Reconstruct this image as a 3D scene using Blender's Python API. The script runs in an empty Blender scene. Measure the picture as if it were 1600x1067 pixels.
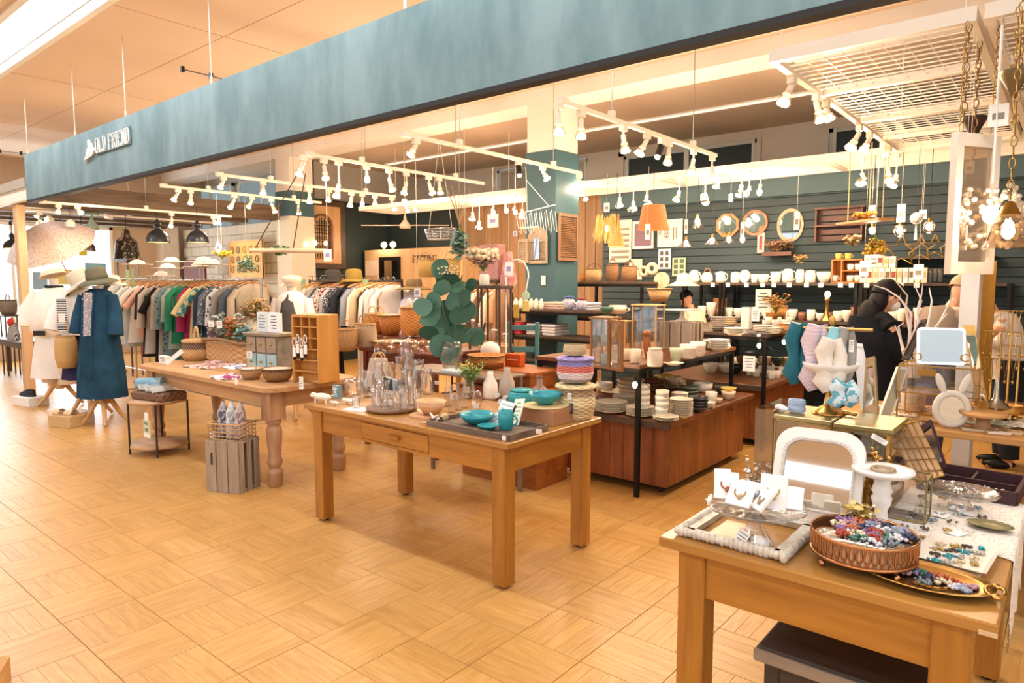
import bpy, bmesh, math, random
from math import sin, cos, pi, radians, sqrt, atan2
from mathutils import Vector, Matrix, noise
random.seed(7)
S=bpy.context.scene
COL=S.collection
R=random.Random(11)
# ---------------------------------------------------------------- camera
FPX, EYE=1057.0, 1.55
PIT, YAW=math.atan(93/1057.0), radians(39.7)
cam=bpy.data.objects.new('camera',bpy.data.cameras.new('camera'))
COL.objects.link(cam); S.camera=cam
cam.data.sensor_width=36; cam.data.lens=36*FPX/1600
cam.location=(0,0,EYE); cam.rotation_euler=(pi/2-PIT,0,YAW)
cam.data.clip_start=0.05; cam.data.clip_end=200
# ---------------------------------------------------------------- world, exposure, main lights
W=bpy.data.worlds.new('hall_daylight'); S.world=W; W.use_nodes=True
bg=W.node_tree.nodes['Background']; bg.inputs[0].default_value=(0.92,0.95,1.0,1); bg.inputs[1].default_value=0.75
S.view_settings.view_transform='Standard'; S.view_settings.look='None'
S.view_settings.exposure=0.62; S.view_settings.gamma=1.0; S.view_settings.use_curve_mapping=False
S.cycles.use_denoising=True
S.cycles.max_bounces=7; S.cycles.diffuse_bounces=4; S.cycles.glossy_bounces=3
S.cycles.transparent_max_bounces=24; S.cycles.transmission_bounces=4
S.cycles.sample_clamp_indirect=4.0; S.cycles.caustics_reflective=False; S.cycles.caustics_refractive=False
TUBE_E, SPOT_W, BULB_E=7.0, 18.0, 10.0
WARM=(1.0,0.76,0.52)
ZC=3.96
def area(name,loc,rot,sx,sy,w,col=(1,1,1)):
    l=bpy.data.lights.new(name,'AREA'); l.shape='RECTANGLE'; l.size=sx; l.size_y=sy; l.energy=w; l.color=col
    o=bpy.data.objects.new(name,l); COL.objects.link(o); o.location=loc; o.rotation_euler=rot
    return o
area('hall_ceiling_light',(-4,-2.0,3.9),(0,0,0),18,0.3,190,(0.93,0.97,1.0))
area('hall_ceiling_light',(-4,-4.8,3.9),(0,0,0),18,0.5,190,(0.93,0.97,1.0))
area('hall_ceiling_light',(-4,2.2,3.86),(0,0,0),18,0.3,70,(0.90,0.96,1.0))
area('window_daylight',(-15.95,4.0,1.6),(0,-pi/2,0),1.9,3.4,70,(0.9,0.95,1.0))
# ---------------------------------------------------------------- pixel to point helpers (1600x1067 frame) used for measuring only
def ray(px,py):
    x=(px-800)/FPX; y=(533.5-py)/FPX
    f=cos(PIT)+y*sin(PIT); u=-sin(PIT)+y*cos(PIT)
    s, c=sin(YAW), cos(YAW)
    return(-s*f+c*x,c*f+s*x,u)
def at(px,py,z=None,Y=None,X=None):
    r=ray(px,py)
    t=(z-EYE)/r[2]if z is not None else(Y/r[1]if Y is not None else X/r[0])
    return Vector((r[0]*t,r[1]*t,EYE+r[2]*t))
def dep(p):
    f=-sin(YAW)*p[0]+cos(YAW)*p[1]
    return f*cos(PIT)-(p[2]-EYE)*sin(PIT)
def atd(px,py,d):
    r=Vector(ray(px,py)); k=dep(Vector((r[0],r[1],EYE+r[2])))
    return Vector((0,0,EYE))+r*(d/k)
def onx(px,X,z): # Y on the line X, z where the column px sits
    lo, hi=0.5, 40
    for _ in range(50):
        m=(lo+hi)/2
        s, c=sin(YAW), cos(YAW); f=-s*X+c*m; r=c*X+s*m; d=f*cos(PIT)-(z-EYE)*sin(PIT)
        if 800+FPX*r/d<px: lo=m
        else: hi=m
    return lo
def mpp(p): return dep(p)/FPX
# ---------------------------------------------------------------- materials
def lin(h):
    if isinstance(h,str):
        h=h.lstrip('#'); h=h if len(h)==6 else ''.join(q*2 for q in h); v=[int(h[i:i+2],16)/255 for i in(0,2,4)]
    else: v=h
    return tuple((x/12.92 if x<=.04045 else((x+.055)/1.055)**2.4)for x in v)+(1,)
MATS={}
def _new(name):
    m=bpy.data.materials.new(name); m.use_nodes=True; nt=m.node_tree
    return m, nt, nt.nodes['Principled BSDF']
def mat(hexc,rough=.55,metal=0,var=.12,scale=6,bump=0,bscale=60,spec=.4,sheen=0):
    k=('p',hexc,rough,metal,var,scale,bump,bscale,spec,sheen)
    if k in MATS: return MATS[k]
    m, nt, b=_new('paint_'+hexc.strip('#')); N=nt.nodes; L=nt.links
    c=lin(hexc)
    b.inputs['Roughness'].default_value=rough; b.inputs['Metallic'].default_value=metal
    b.inputs['Specular IOR Level'].default_value=spec
    if sheen: b.inputs['Sheen Weight'].default_value=sheen
    tc=N.new('ShaderNodeTexCoord')
    if var:
        n=N.new('ShaderNodeTexNoise'); n.inputs['Scale'].default_value=scale; n.inputs['Detail'].default_value=3
        L.new(tc.outputs['Object'],n.inputs['Vector'])
        mx=N.new('ShaderNodeMix'); mx.data_type='RGBA'
        mx.inputs[6].default_value=tuple(x*(1-var)for x in c[:3])+(1,); mx.inputs[7].default_value=tuple(min(1,x*(1+var))for x in c[:3])+(1,)
        L.new(n.outputs[0],mx.inputs[0]); L.new(mx.outputs[2],b.inputs['Base Color'])
    else: b.inputs['Base Color'].default_value=c
    if bump:
        n2=N.new('ShaderNodeTexNoise'); n2.inputs['Scale'].default_value=bscale
        L.new(tc.outputs['Object'],n2.inputs['Vector'])
        bp=N.new('ShaderNodeBump'); bp.inputs['Strength'].default_value=bump; bp.inputs['Distance'].default_value=.01
        L.new(n2.outputs[0],bp.inputs['Height']); L.new(bp.outputs[0],b.inputs['Normal'])
    MATS[k]=m; return m
def wood(c1,c2,axis=0,rough=.45,grain=1.0,scale=1.0,obj_var=.0,coat=.0):
    k=('w',c1,c2,axis,rough,grain,scale,obj_var,coat)
    if k in MATS: return MATS[k]
    m, nt, b=_new('wood_'+c1.strip('#')); N=nt.nodes; L=nt.links
    tc=N.new('ShaderNodeTexCoord'); mp=N.new('ShaderNodeMapping')
    sc=[9*scale]*3; sc[axis]=.9*scale; mp.inputs['Scale'].default_value=sc
    L.new(tc.outputs['Object'],mp.inputs['Vector'])
    oi=N.new('ShaderNodeObjectInfo'); va=N.new('ShaderNodeVectorMath'); va.operation='ADD'
    ml=N.new('ShaderNodeMath'); ml.operation='MULTIPLY'; ml.inputs[1].default_value=37; L.new(oi.outputs['Random'],ml.inputs[0])
    L.new(mp.outputs[0],va.inputs[0]); L.new(ml.outputs[0],va.inputs[1])
    n=N.new('ShaderNodeTexNoise'); n.inputs['Scale'].default_value=1.2; n.inputs['Detail'].default_value=5; n.inputs['Distortion'].default_value=.6
    L.new(va.outputs[0],n.inputs['Vector'])
    n2=N.new('ShaderNodeTexNoise'); n2.inputs['Scale'].default_value=7; n2.inputs['Detail'].default_value=3
    L.new(va.outputs[0],n2.inputs['Vector'])
    ad=N.new('ShaderNodeMath'); ad.operation='MULTIPLY_ADD'; ad.inputs[1].default_value=.35
    L.new(n2.outputs[0],ad.inputs[0]); L.new(n.outputs[0],ad.inputs[2])
    cr=N.new('ShaderNodeValToRGB'); cr.color_ramp.elements[0].position=.45; cr.color_ramp.elements[1].position=.85
    cr.color_ramp.elements[0].color=lin(c1); cr.color_ramp.elements[1].color=lin(c2)
    L.new(ad.outputs[0],cr.inputs[0])
    out=cr.outputs[0]
    if obj_var:
        hs=N.new('ShaderNodeHueSaturation'); mr=N.new('ShaderNodeMapRange')
        mr.inputs[3].default_value=1-obj_var; mr.inputs[4].default_value=1+obj_var
        L.new(oi.outputs['Random'],mr.inputs[0]); L.new(mr.outputs[0],hs.inputs['Value']); L.new(out,hs.inputs['Color']); out=hs.outputs[0]
    L.new(out,b.inputs['Base Color'])
    b.inputs['Roughness'].default_value=rough
    if coat: b.inputs['Coat Weight'].default_value=coat; b.inputs['Coat Roughness'].default_value=.2
    bp=N.new('ShaderNodeBump'); bp.inputs['Strength'].default_value=.15*grain; bp.inputs['Distance'].default_value=.004
    L.new(ad.outputs[0],bp.inputs['Height']); L.new(bp.outputs[0],b.inputs['Normal'])
    MATS[k]=m; return m
def glass(tint='#fdfefe',gl=.1,rough=.03):
    k=('g',tint,gl,rough)
    if k in MATS: return MATS[k]
    m, nt, b=_new('glass_clear'); N=nt.nodes; L=nt.links; N.remove(b)
    t=N.new('ShaderNodeBsdfTransparent'); t.inputs[0].default_value=lin(tint)
    g=N.new('ShaderNodeBsdfGlossy'); g.inputs['Roughness'].default_value=rough
    lw=N.new('ShaderNodeLayerWeight'); lw.inputs[0].default_value=.35
    ma=N.new('ShaderNodeMath'); ma.operation='MULTIPLY_ADD'; ma.inputs[1].default_value=.75; ma.inputs[2].default_value=gl*.5; ma.use_clamp=True
    L.new(lw.outputs['Facing'],ma.inputs[0])
    mx=N.new('ShaderNodeMixShader'); L.new(ma.outputs[0],mx.inputs[0]); L.new(t.outputs[0],mx.inputs[1]); L.new(g.outputs[0],mx.inputs[2])
    L.new(mx.outputs[0],N['Material Output'].inputs[0]); MATS[k]=m; return m
def emit(hexc,s):
    k=('e',hexc,s)
    if k in MATS: return MATS[k]
    m, nt, b=_new('light_glow'); b.inputs['Base Color'].default_value=(0,0,0,1)
    b.inputs['Emission Color'].default_value=lin(hexc); b.inputs['Emission Strength'].default_value=s
    MATS[k]=m; return m
def mirror():
    return mat('#e8eef0',.03,1,0)
def weave(c1,c2,f=70,rough=.7,diag=0): # wicker: over and under strands
    k=('wv',c1,c2,f,diag)
    if k in MATS: return MATS[k]
    m, nt, b=_new('wicker_'+c1.strip('#')); N=nt.nodes; L=nt.links
    tc=N.new('ShaderNodeTexCoord'); sp=N.new('ShaderNodeSeparateXYZ'); L.new(tc.outputs['Object'],sp.inputs[0])
    at2=N.new('ShaderNodeMath'); at2.operation='ARCTAN2'; L.new(sp.outputs[1],at2.inputs[0]); L.new(sp.outputs[0],at2.inputs[1])
    def sinm(src,k_):
        a=N.new('ShaderNodeMath'); a.operation='MULTIPLY'; a.inputs[1].default_value=k_; L.new(src,a.inputs[0])
        s=N.new('ShaderNodeMath'); s.operation='SINE'; L.new(a.outputs[0],s.inputs[0]); return s.outputs[0]
    a=sinm(at2.outputs[0],f*.45); z=sinm(sp.outputs[2],f*2.0)
    pr=N.new('ShaderNodeMath'); pr.operation='MULTIPLY'; L.new(a,pr.inputs[0]); L.new(z,pr.inputs[1])
    mr=N.new('ShaderNodeMapRange'); mr.inputs[1].default_value=-1; mr.inputs[2].default_value=1; L.new(pr.outputs[0],mr.inputs[0])
    mx=N.new('ShaderNodeMix'); mx.data_type='RGBA'; mx.inputs[6].default_value=lin(c1); mx.inputs[7].default_value=lin(c2)
    L.new(mr.outputs[0],mx.inputs[0]); L.new(mx.outputs[2],b.inputs['Base Color']); b.inputs['Roughness'].default_value=rough
    bp=N.new('ShaderNodeBump'); bp.inputs['Strength'].default_value=.9; bp.inputs['Distance'].default_value=.006
    L.new(mr.outputs[0],bp.inputs['Height']); L.new(bp.outputs[0],b.inputs['Normal'])
    MATS[k]=m; return m
def cloth(c1,c2=None,kind='plain',scale=30,rough=.9):
    c2=c2 or c1
    k=('c',c1,c2,kind,scale)
    if k in MATS: return MATS[k]
    m, nt, b=_new('fabric_'+c1.strip('#')); N=nt.nodes; L=nt.links
    tc=N.new('ShaderNodeTexCoord'); b.inputs['Roughness'].default_value=rough; b.inputs['Specular IOR Level'].default_value=.15
    if kind=='plain':
        t=N.new('ShaderNodeTexNoise'); t.inputs['Scale'].default_value=5; t.inputs['Detail'].default_value=6; fac=t.outputs[0]; p=(.3,.7)
        if c1==c2: c2=None
    elif kind in('stripe','vstripe'):
        t=N.new('ShaderNodeTexWave'); t.bands_direction='Z' if kind=='stripe' else 'X'; t.inputs['Scale'].default_value=scale; fac=t.outputs['Fac']; p=(.45,.55)
    elif kind=='floral':
        t=N.new('ShaderNodeTexVoronoi'); t.inputs['Scale'].default_value=scale; fac=t.outputs['Distance']; p=(.28,.36)
    elif kind=='print':
        t=N.new('ShaderNodeTexNoise'); t.inputs['Scale'].default_value=scale; t.inputs['Detail'].default_value=2; fac=t.outputs[0]; p=(.5,.54)
    elif kind=='check':
        t=N.new('ShaderNodeTexChecker'); t.inputs['Scale'].default_value=scale; fac=t.outputs['Fac']; p=(.4,.6)
    L.new(tc.outputs['Object'],t.inputs['Vector'])
    cr=N.new('ShaderNodeValToRGB'); cr.color_ramp.elements[0].position=p[0]; cr.color_ramp.elements[1].position=p[1]
    a=lin(c1); bb=lin(c2)if c2 else tuple(min(1,x*1.25+.01)for x in a[:3])+(1,)
    if not c2: a=tuple(x*.85 for x in a[:3])+(1,)
    cr.color_ramp.elements[0].color=a; cr.color_ramp.elements[1].color=bb
    L.new(fac,cr.inputs[0]); L.new(cr.outputs[0],b.inputs['Base Color'])
    n2=N.new('ShaderNodeTexNoise'); n2.inputs['Scale'].default_value=14; n2.inputs['Detail'].default_value=4; L.new(tc.outputs['Object'],n2.inputs['Vector'])
    bp=N.new('ShaderNodeBump'); bp.inputs['Strength'].default_value=.35; bp.inputs['Distance'].default_value=.02
    L.new(n2.outputs[0],bp.inputs['Height']); L.new(bp.outputs[0],b.inputs['Normal'])
    MATS[k]=m; return m
# ---------------------------------------------------------------- mesh collector
class MB:
    def __init__(s): s.v=[]; s.f=[]; s.sm=[]; s.mi=[]; s.cur=0
    def add(s,vs,fs,smooth=False):
        o=len(s.v); s.v+=[tuple(p)for p in vs]; s.f+=[tuple(i+o for i in f)for f in fs]
        s.sm+=[smooth]*len(fs); s.mi+=[s.cur]*len(fs); return s
    def m(s,i): s.cur=i; return s
    def box(s,x0,x1,y0,y1,z0,z1):
        return s.add([(x0,y0,z0),(x1,y0,z0),(x1,y1,z0),(x0,y1,z0),(x0,y0,z1),(x1,y0,z1),(x1,y1,z1),(x0,y1,z1)],
[(0,3,2,1),(4,5,6,7),(0,1,5,4),(1,2,6,5),(2,3,7,6),(3,0,4,7)])
    def rbox(s,x0,x1,y0,y1,z0,z1,b=.004): # box with chamfered top and vertical edges
        pts=lambda i, z: [(x0+i+b,y0+i,z),(x1-i-b,y0+i,z),(x1-i,y0+i+b,z),(x1-i,y1-i-b,z),(x1-i-b,y1-i,z),(x0+i+b,y1-i,z),(x0+i,y1-i-b,z),(x0+i,y0+i+b,z)]
        v=pts(b,z0)+pts(0,z0+b)+pts(0,z1-b)+pts(b,z1); fs=[tuple(range(7,-1,-1)),tuple(range(24,32))]
        for k in range(3):
            for i in range(8): j=(i+1)%8; fs.append((k*8+i,k*8+j,k*8+8+j,k*8+8+i))
        return s.add(v,fs)
    def cb(s,c,sz,rz=0,rx=0,ry=0):
        M=Matrix.Translation(c)@Matrix.Rotation(rz,4,'Z')@Matrix.Rotation(ry,4,'Y')@Matrix.Rotation(rx,4,'X')
        a, b, d=[x/2 for x in sz]
        vs=[M@Vector(p)for p in[(-a,-b,-d),(a,-b,-d),(a,b,-d),(-a,b,-d),(-a,-b,d),(a,-b,d),(a,b,d),(-a,b,d)]]
        return s.add(vs,[(0,3,2,1),(4,5,6,7),(0,1,5,4),(1,2,6,5),(2,3,7,6),(3,0,4,7)])
    def bar(s,p0,p1,w,h=None):
        p0, p1=Vector(p0), Vector(p1); d=p1-p0; L=d.length; h=h or w
        if L<1e-6: return s
        q=d.to_track_quat('X','Z').to_matrix().to_4x4(); M=Matrix.Translation((p0+p1)/2)@q
        a, b, e=L/2, w/2, h/2
        vs=[M@Vector(p)for p in[(-a,-b,-e),(a,-b,-e),(a,b,-e),(-a,b,-e),(-a,-b,e),(a,-b,e),(a,b,e),(-a,b,e)]]
        return s.add(vs,[(0,3,2,1),(4,5,6,7),(0,1,5,4),(1,2,6,5),(2,3,7,6),(3,0,4,7)])
    def tube(s,pts,r,n=6,closed=False):
        pts=[Vector(p)for p in pts]; N=len(pts); rs=r if isinstance(r,(list,tuple))else[r]*N
        vs=[]; up=None
        for i, p in enumerate(pts):
            a=pts[(i-1)%N]if(closed or i)else p; b=pts[(i+1)%N]if(closed or i<N-1)else p
            t=(b-a)
            if t.length<1e-9: t=Vector((0,0,1))
            t.normalize()
            if up is None: up=Vector((0,0,1))if abs(t.z)<.9 else Vector((1,0,0))
            x=up.cross(t)
            if x.length<1e-5: x=Vector((0,1,0)).cross(t)
            x.normalize(); y=t.cross(x).normalized(); up=y
            for k in range(n):
                an=2*pi*k/n; vs.append(p+x*(cos(an)*rs[i])+y*(sin(an)*rs[i]))
        fs=[]
        for i in range(N if closed else N-1):
            j=(i+1)%N
            for k in range(n): l=(k+1)%n; fs.append((i*n+k,i*n+l,j*n+l,j*n+k))
        s.add(vs,fs,True)
        if not closed: s.add(vs[:n],[tuple(range(n-1,-1,-1))]); s.add(vs[-n:],[tuple(range(n))])
        return s
    def cyl(s,p0,p1,r0,r1=None,n=12): return s.tube([p0,p1],[r0,r0 if r1 is None else r1],n)
    def lathe(s,prof,n=20,c=(0,0,0),ripple=0,rn=8,sx=1,sy=1,cap=True):
        vs=[];
        for r, z in prof:
            for k in range(n):
                a=2*pi*k/n; q=r*(1+ripple*cos(rn*a))if r>1e-6 else 0
                vs.append((c[0]+q*cos(a)*sx,c[1]+q*sin(a)*sy,c[2]+z))
        fs=[]
        for i in range(len(prof)-1):
            for k in range(n): l=(k+1)%n; fs.append((i*n+k,i*n+l,i*n+n+l,i*n+n+k))
        s.add(vs,fs,True)
        if cap and prof[0][0]>1e-5: s.add(vs[:n],[tuple(range(n-1,-1,-1))])
        if cap and prof[-1][0]>1e-5: s.add(vs[-n:],[tuple(range(n))])
        return s
    def ell(s,c,r,n=10,m=7,M=None,z0=-1,z1=1):
        vs=[]; fs=[]
        a0, a1=math.asin(max(-1,z0)), math.asin(min(1,z1))
        for i in range(m+1):
            t=a0+(a1-a0)*i/m
            for k in range(n):
                a=2*pi*k/n; p=Vector((r[0]*cos(t)*cos(a),r[1]*cos(t)*sin(a),r[2]*sin(t)))
                if M: p=M@p
                vs.append(p+Vector(c))
        for i in range(m):
            for k in range(n): l=(k+1)%n; fs.append((i*n+k,i*n+l,i*n+n+l,i*n+n+k))
        return s.add(vs,fs,True)
    def tor(s,c,R_,r,n=24,k=6,M=None,sx=1,sy=1,a0=0,a1=2*pi):
        full=abs(a1-a0-2*pi)<1e-6; cnt=n if full else n+1
        pts=[]
        for i in range(cnt):
            a=a0+(a1-a0)*i/n; p=Vector((R_*cos(a)*sx,R_*sin(a)*sy,0))
            if M: p=M@p
            pts.append(p+Vector(c))
        return s.tube(pts,r,k,full)
    def prism(s,poly,t,M=None,smooth=False): # poly in local xz, thickness t along y
        n=len(poly); vs=[Vector((x,-t/2,z))for x,z in poly]+[Vector((x,t/2,z))for x,z in poly]
        if M: vs=[M@v for v in vs]
        fs=[tuple(range(n)),tuple(range(2*n-1,n-1,-1))]+[(i,n+i,n+(i+1)%n,(i+1)%n)for i in range(n)]
        return s.add(vs,fs,smooth)
    def ring(s,outer,inner,t,M=None,y=0): # frame between two outlines in local xz
        n=len(outer); vs=[]
        for yy in(-t/2+y,t/2+y):
            vs+=[Vector((x,yy,z))for x,z in outer]+[Vector((x,yy,z))for x,z in inner]
        if M: vs=[M@v for v in vs]
        fs=[]
        for i in range(n):
            j=(i+1)%n
            fs+=[(i,j,n+j,n+i),(2*n+j,2*n+i,3*n+i,3*n+j),(j,i,2*n+i,2*n+j),(n+i,n+j,3*n+j,3*n+i)]
        return s.add(vs,fs)
    def grid(s,fn,nu,nv,smooth=True):
        vs=[fn(i/nu,j/nv)for j in range(nv+1)for i in range(nu+1)]; w=nu+1
        return s.add(vs,[(j*w+i,j*w+i+1,j*w+w+i+1,j*w+w+i)for j in range(nv)for i in range(nu)],smooth)
    def loft(s,secs,n=24,fold=0,fn=9,seed=0): # secs: (cx,cy,z,rx,ry,foldamp)
        vs=[]
        for q in secs:
            cx, cy, z, rx, ry=q[:5]; fa=q[5]if len(q)>5 else fold
            for k in range(n):
                a=2*pi*k/n; w=1+fa*(sin(fn*a+seed)*.6+sin((fn*1.7)//1*a+2*seed+z*2)*.4)
                vs.append((cx+rx*w*cos(a),cy+ry*w*sin(a),z))
        fs=[]
        for i in range(len(secs)-1):
            for k in range(n): l=(k+1)%n; fs.append((i*n+k,i*n+l,i*n+n+l,i*n+n+k))
        return s.add(vs,fs,True)
    def mesh(s,name,mats):
        me=bpy.data.meshes.new(name); me.from_pydata(s.v,[],s.f)
        if not isinstance(mats,(list,tuple)): mats=[mats]
        for m in mats: me.materials.append(m)
        me.polygons.foreach_set('use_smooth',s.sm); me.polygons.foreach_set('material_index',[min(i,len(mats)-1)for i in s.mi])
        me.update(); return me
def _snake(n): return n
def P(name,mb,m,parent=None,label=None,loc=(0,0,0),rot=(0,0,0),kind=None):
    me=mb.mesh(name,m)if isinstance(mb,MB)else mb
    o=bpy.data.objects.new(name,me); COL.objects.link(o); o.location=loc; o.rotation_euler=rot
    if parent: o.parent=parent
    if label: o['label']=label
    if kind: o['kind']=kind
    return o
ORD=['first','second','third','fourth','fifth','sixth','seventh','eighth','ninth','tenth','eleventh','twelfth','thirteenth','fourteenth','fifteenth','sixteenth','seventeenth','eighteenth','nineteenth','twentieth']+['twenty-'+x for x in['first','second','third','fourth','fifth','sixth','seventh','eighth','ninth']]+['thirtieth']+['thirty-'+x for x in['first','second','third','fourth','fifth','sixth','seventh','eighth','ninth']]
def tag(o,label,cat,group=None):
    o['label']=label; o['category']=cat
    if group: o['group']=group
    return o
def T(name,label,cat,loc=(0,0,0),rz=0,group=None,sc=None,rot=None):
    o=bpy.data.objects.new(name,None); COL.objects.link(o); o.location=loc; o.rotation_euler=rot or(0,0,rz)
    if sc: o.scale=sc if isinstance(sc,(tuple,list))else(sc,)*3
    o.empty_display_size=.05
    return tag(o,label,cat,group)
def struct(name,mb,m,parent=None,loc=(0,0,0)):
    o=P(name,mb,m,parent,loc=loc)
    if not parent: o['kind']='structure'
    return o
# kits: a kind of thing as shared meshes, placed any number of times
KITS={}
def kit(key,fn):
    if key not in KITS: KITS[key]=[(n,mb.mesh(n,m),[(sn,smb.mesh(sn,sm))for sn,smb,sm in subs])for n,mb,m,subs in fn()]
    return KITS[key]
def inst(k,name,label,cat,loc,w=1,d=None,h=None,rz=0,group=None,rot=None):
    sc=(w,d if d else w,h if h else w)
    if len(k)==1 and not k[0][2]:
        o=bpy.data.objects.new(name,k[0][1]); COL.objects.link(o); o.location=loc; o.rotation_euler=rot or(0,0,rz); o.scale=sc
        return tag(o,label,cat,group)
    t=T(name,label,cat,loc,rz,group,sc,rot)
    for n, me, subs in k:
        o=bpy.data.objects.new(n,me); COL.objects.link(o); o.parent=t
        for sn, sme in subs:
            q=bpy.data.objects.new(sn,sme); COL.objects.link(q); q.parent=o
    return t
def beam(parent,loc,dv,w,col=WARM):
    l=bpy.data.lights.new('bulb_light','SPOT'); l.energy=w; l.color=col; l.shadow_soft_size=.05; l.spot_size=radians(150); l.spot_blend=1
    o=bpy.data.objects.new('bulb_light',l); COL.objects.link(o); o.location=loc; o.parent=parent; o.rotation_euler=Vector(dv).to_track_quat('-Z','Y').to_euler()
def lamp(parent,loc,w,name='bulb_light',col=WARM,r=.03):
    l=bpy.data.lights.new(name,'POINT'); l.energy=w; l.color=col; l.shadow_soft_size=r
    o=bpy.data.objects.new(name,l); COL.objects.link(o); o.location=loc; o.parent=parent
    return o
# common materials
BLACKM=mat('#23211f',.4,.6,.1); WHITEM=mat('#ece4d6',.4,0,.03); CREAM=mat('#e2cfae',.45,0,.05)
BRASS=mat('#b08d4e',.3,1,.15); WHITE=mat('#f2efe9',.4,0,.03); PAPER=mat('#f4f2ec',.8,0,.02)
CHROME=mat('#b8b8b4',.2,1,.05); GOLD=mat('#c9a05a',.28,1,.12)
STRING=mat('#e6ddca',.8)
# ================================================================ SETTING
TX, TY=.331, .3125; X0, Y0=-2.14, .965
XL, XR, YB, YF=-20.0, 3.6, 11.0, -9.0
floor=struct('floor',MB().box(XL,XR,YF,YB,-.06,-.004),mat('#6b4420',.8))
def floor_mat():
    m, nt, b=_new('parquet_oak'); N=nt.nodes; L=nt.links
    tc=N.new('ShaderNodeTexCoord'); mp=N.new('ShaderNodeMapping'); mp.inputs['Scale'].default_value=(2.6,20,1)
    va=N.new('ShaderNodeVectorMath'); oi=N.new('ShaderNodeObjectInfo'); at_=N.new('ShaderNodeAttribute'); at_.attribute_name='tone'
    mu=N.new('ShaderNodeMath'); mu.operation='MULTIPLY'; mu.inputs[1].default_value=91; L.new(oi.outputs['Random'],mu.inputs[0])
    mu2=N.new('ShaderNodeMath'); mu2.operation='MULTIPLY_ADD'; mu2.inputs[1].default_value=53; L.new(at_.outputs['Fac'],mu2.inputs[0]); L.new(mu.outputs[0],mu2.inputs[2])
    L.new(tc.outputs['Object'],mp.inputs[0]); L.new(mp.outputs[0],va.inputs[0]); L.new(mu2.outputs[0],va.inputs[1])
    n=N.new('ShaderNodeTexNoise'); n.inputs['Scale'].default_value=1.6; n.inputs['Detail'].default_value=6; n.inputs['Distortion'].default_value=1.2
    L.new(va.outputs[0],n.inputs['Vector'])
    cr=N.new('ShaderNodeValToRGB'); e=cr.color_ramp.elements
    e[0].position=.3; e[0].color=lin('#bd8b49'); e[1].position=.72; e[1].color=lin('#d2a562')
    L.new(n.outputs[0],cr.inputs[0])
    hs=N.new('ShaderNodeHueSaturation'); mr=N.new('ShaderNodeMapRange'); mr.inputs[3].default_value=.93; mr.inputs[4].default_value=1.05
    L.new(at_.outputs['Fac'],mr.inputs[0]); L.new(mr.outputs[0],hs.inputs['Value']); L.new(cr.outputs[0],hs.inputs['Color'])
    L.new(hs.outputs[0],b.inputs['Base Color']); b.inputs['Roughness'].default_value=.34; b.inputs['Specular IOR Level'].default_value=.5
    return m
FM=floor_mat()
def tone(me,vals):
    a=me.attributes.new('tone','FLOAT','POINT'); a.data.foreach_set('value',vals)
def strips(mb,tones,cx,cy,L_,W_,full=True,rot=False):
    n=5; g=.0012
    for i in range(n):
        e_=.0011; a0=-W_/2+e_+(W_-2*e_)*i/n+.0003; a1=-W_/2+e_+(W_-2*e_)*(i+1)/n-.0003
        x0, x1=-L_/2+g, L_/2-g; q=R.random()
        if full:
            b=.0008; v=[(x0,a0,-.004),(x1,a0,-.004),(x1,a1,-.004),(x0,a1,-.004),(x0,a0,-b),(x1,a0,-b),(x1,a1,-b),(x0,a1,-b),(x0+b,a0+b,0),(x1-b,a0+b,0),(x1-b,a1-b,0),(x0+b,a1-b,0)]
            f=[(0,1,5,4),(1,2,6,5),(2,3,7,6),(3,0,4,7),(4,5,9,8),(5,6,10,9),(6,7,11,10),(7,4,8,11),(8,9,10,11)]
        else: v=[(x0,a0,0),(x1,a0,0),(x1,a1,0),(x0,a1,0)]; f=[(0,1,2,3)]
        if rot: v=[(-p[1]+cx,p[0]+cy,p[2])for p in v]
        else: v=[(p[0]+cx,p[1]+cy,p[2])for p in v]
        mb.add(v,f); tones+=[q]*len(v)
variants={}
for o_ in(0,1):
    variants[o_]=[]
    for k in range(6):
        mb=MB(); tn=[]; strips(mb,tn,0,0,TX if not o_ else TY,TY if not o_ else TX)
        me=mb.mesh('parquet_tile',FM); tone(me,tn); variants[o_].append(me)
tiles=[]
for i in range(int((XL-X0)/TX),int((XR-X0)/TX)+1):
    for j in range(int((YF-Y0)/TY),int((YB-Y0)/TY)):
        cx, cy=X0+(i+.5)*TX, Y0+(j+.5)*TY
        f=-sin(YAW)*cx+cos(YAW)*cy; r=cos(YAW)*cx+sin(YAW)*cy
        vis=f>2.0 and abs(r/f)<.82
        tiles.append(((0 if vis else 1,f),i,j,cx,cy))
tiles.sort(key=lambda t:t[0])
far={0:(MB(),[]),1:(MB(),[])}
for n_, (kk,i,j,cx,cy)in enumerate(tiles):
    o_=(i+j)%2
    if n_<298:
        o=P('parquet_tile',R.choice(variants[o_]),None,floor,loc=(cx,cy,R.uniform(-.0003,.0003)),rot=(0,0,pi/2 if o_ else 0))
    else:
        mb, tn=far[o_]
        if o_: strips(mb,tn,cy,-cx,TY,TX,False)
        else: strips(mb,tn,cx,cy,TX,TY,False)
for o_ in(0,1):
    mb, tn=far[o_]; me=mb.mesh('distant_parquet',FM); tone(me,tn)
    P('distant_parquet',me,None,floor,rot=(0,0,pi/2 if o_ else 0),kind='stuff')
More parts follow.
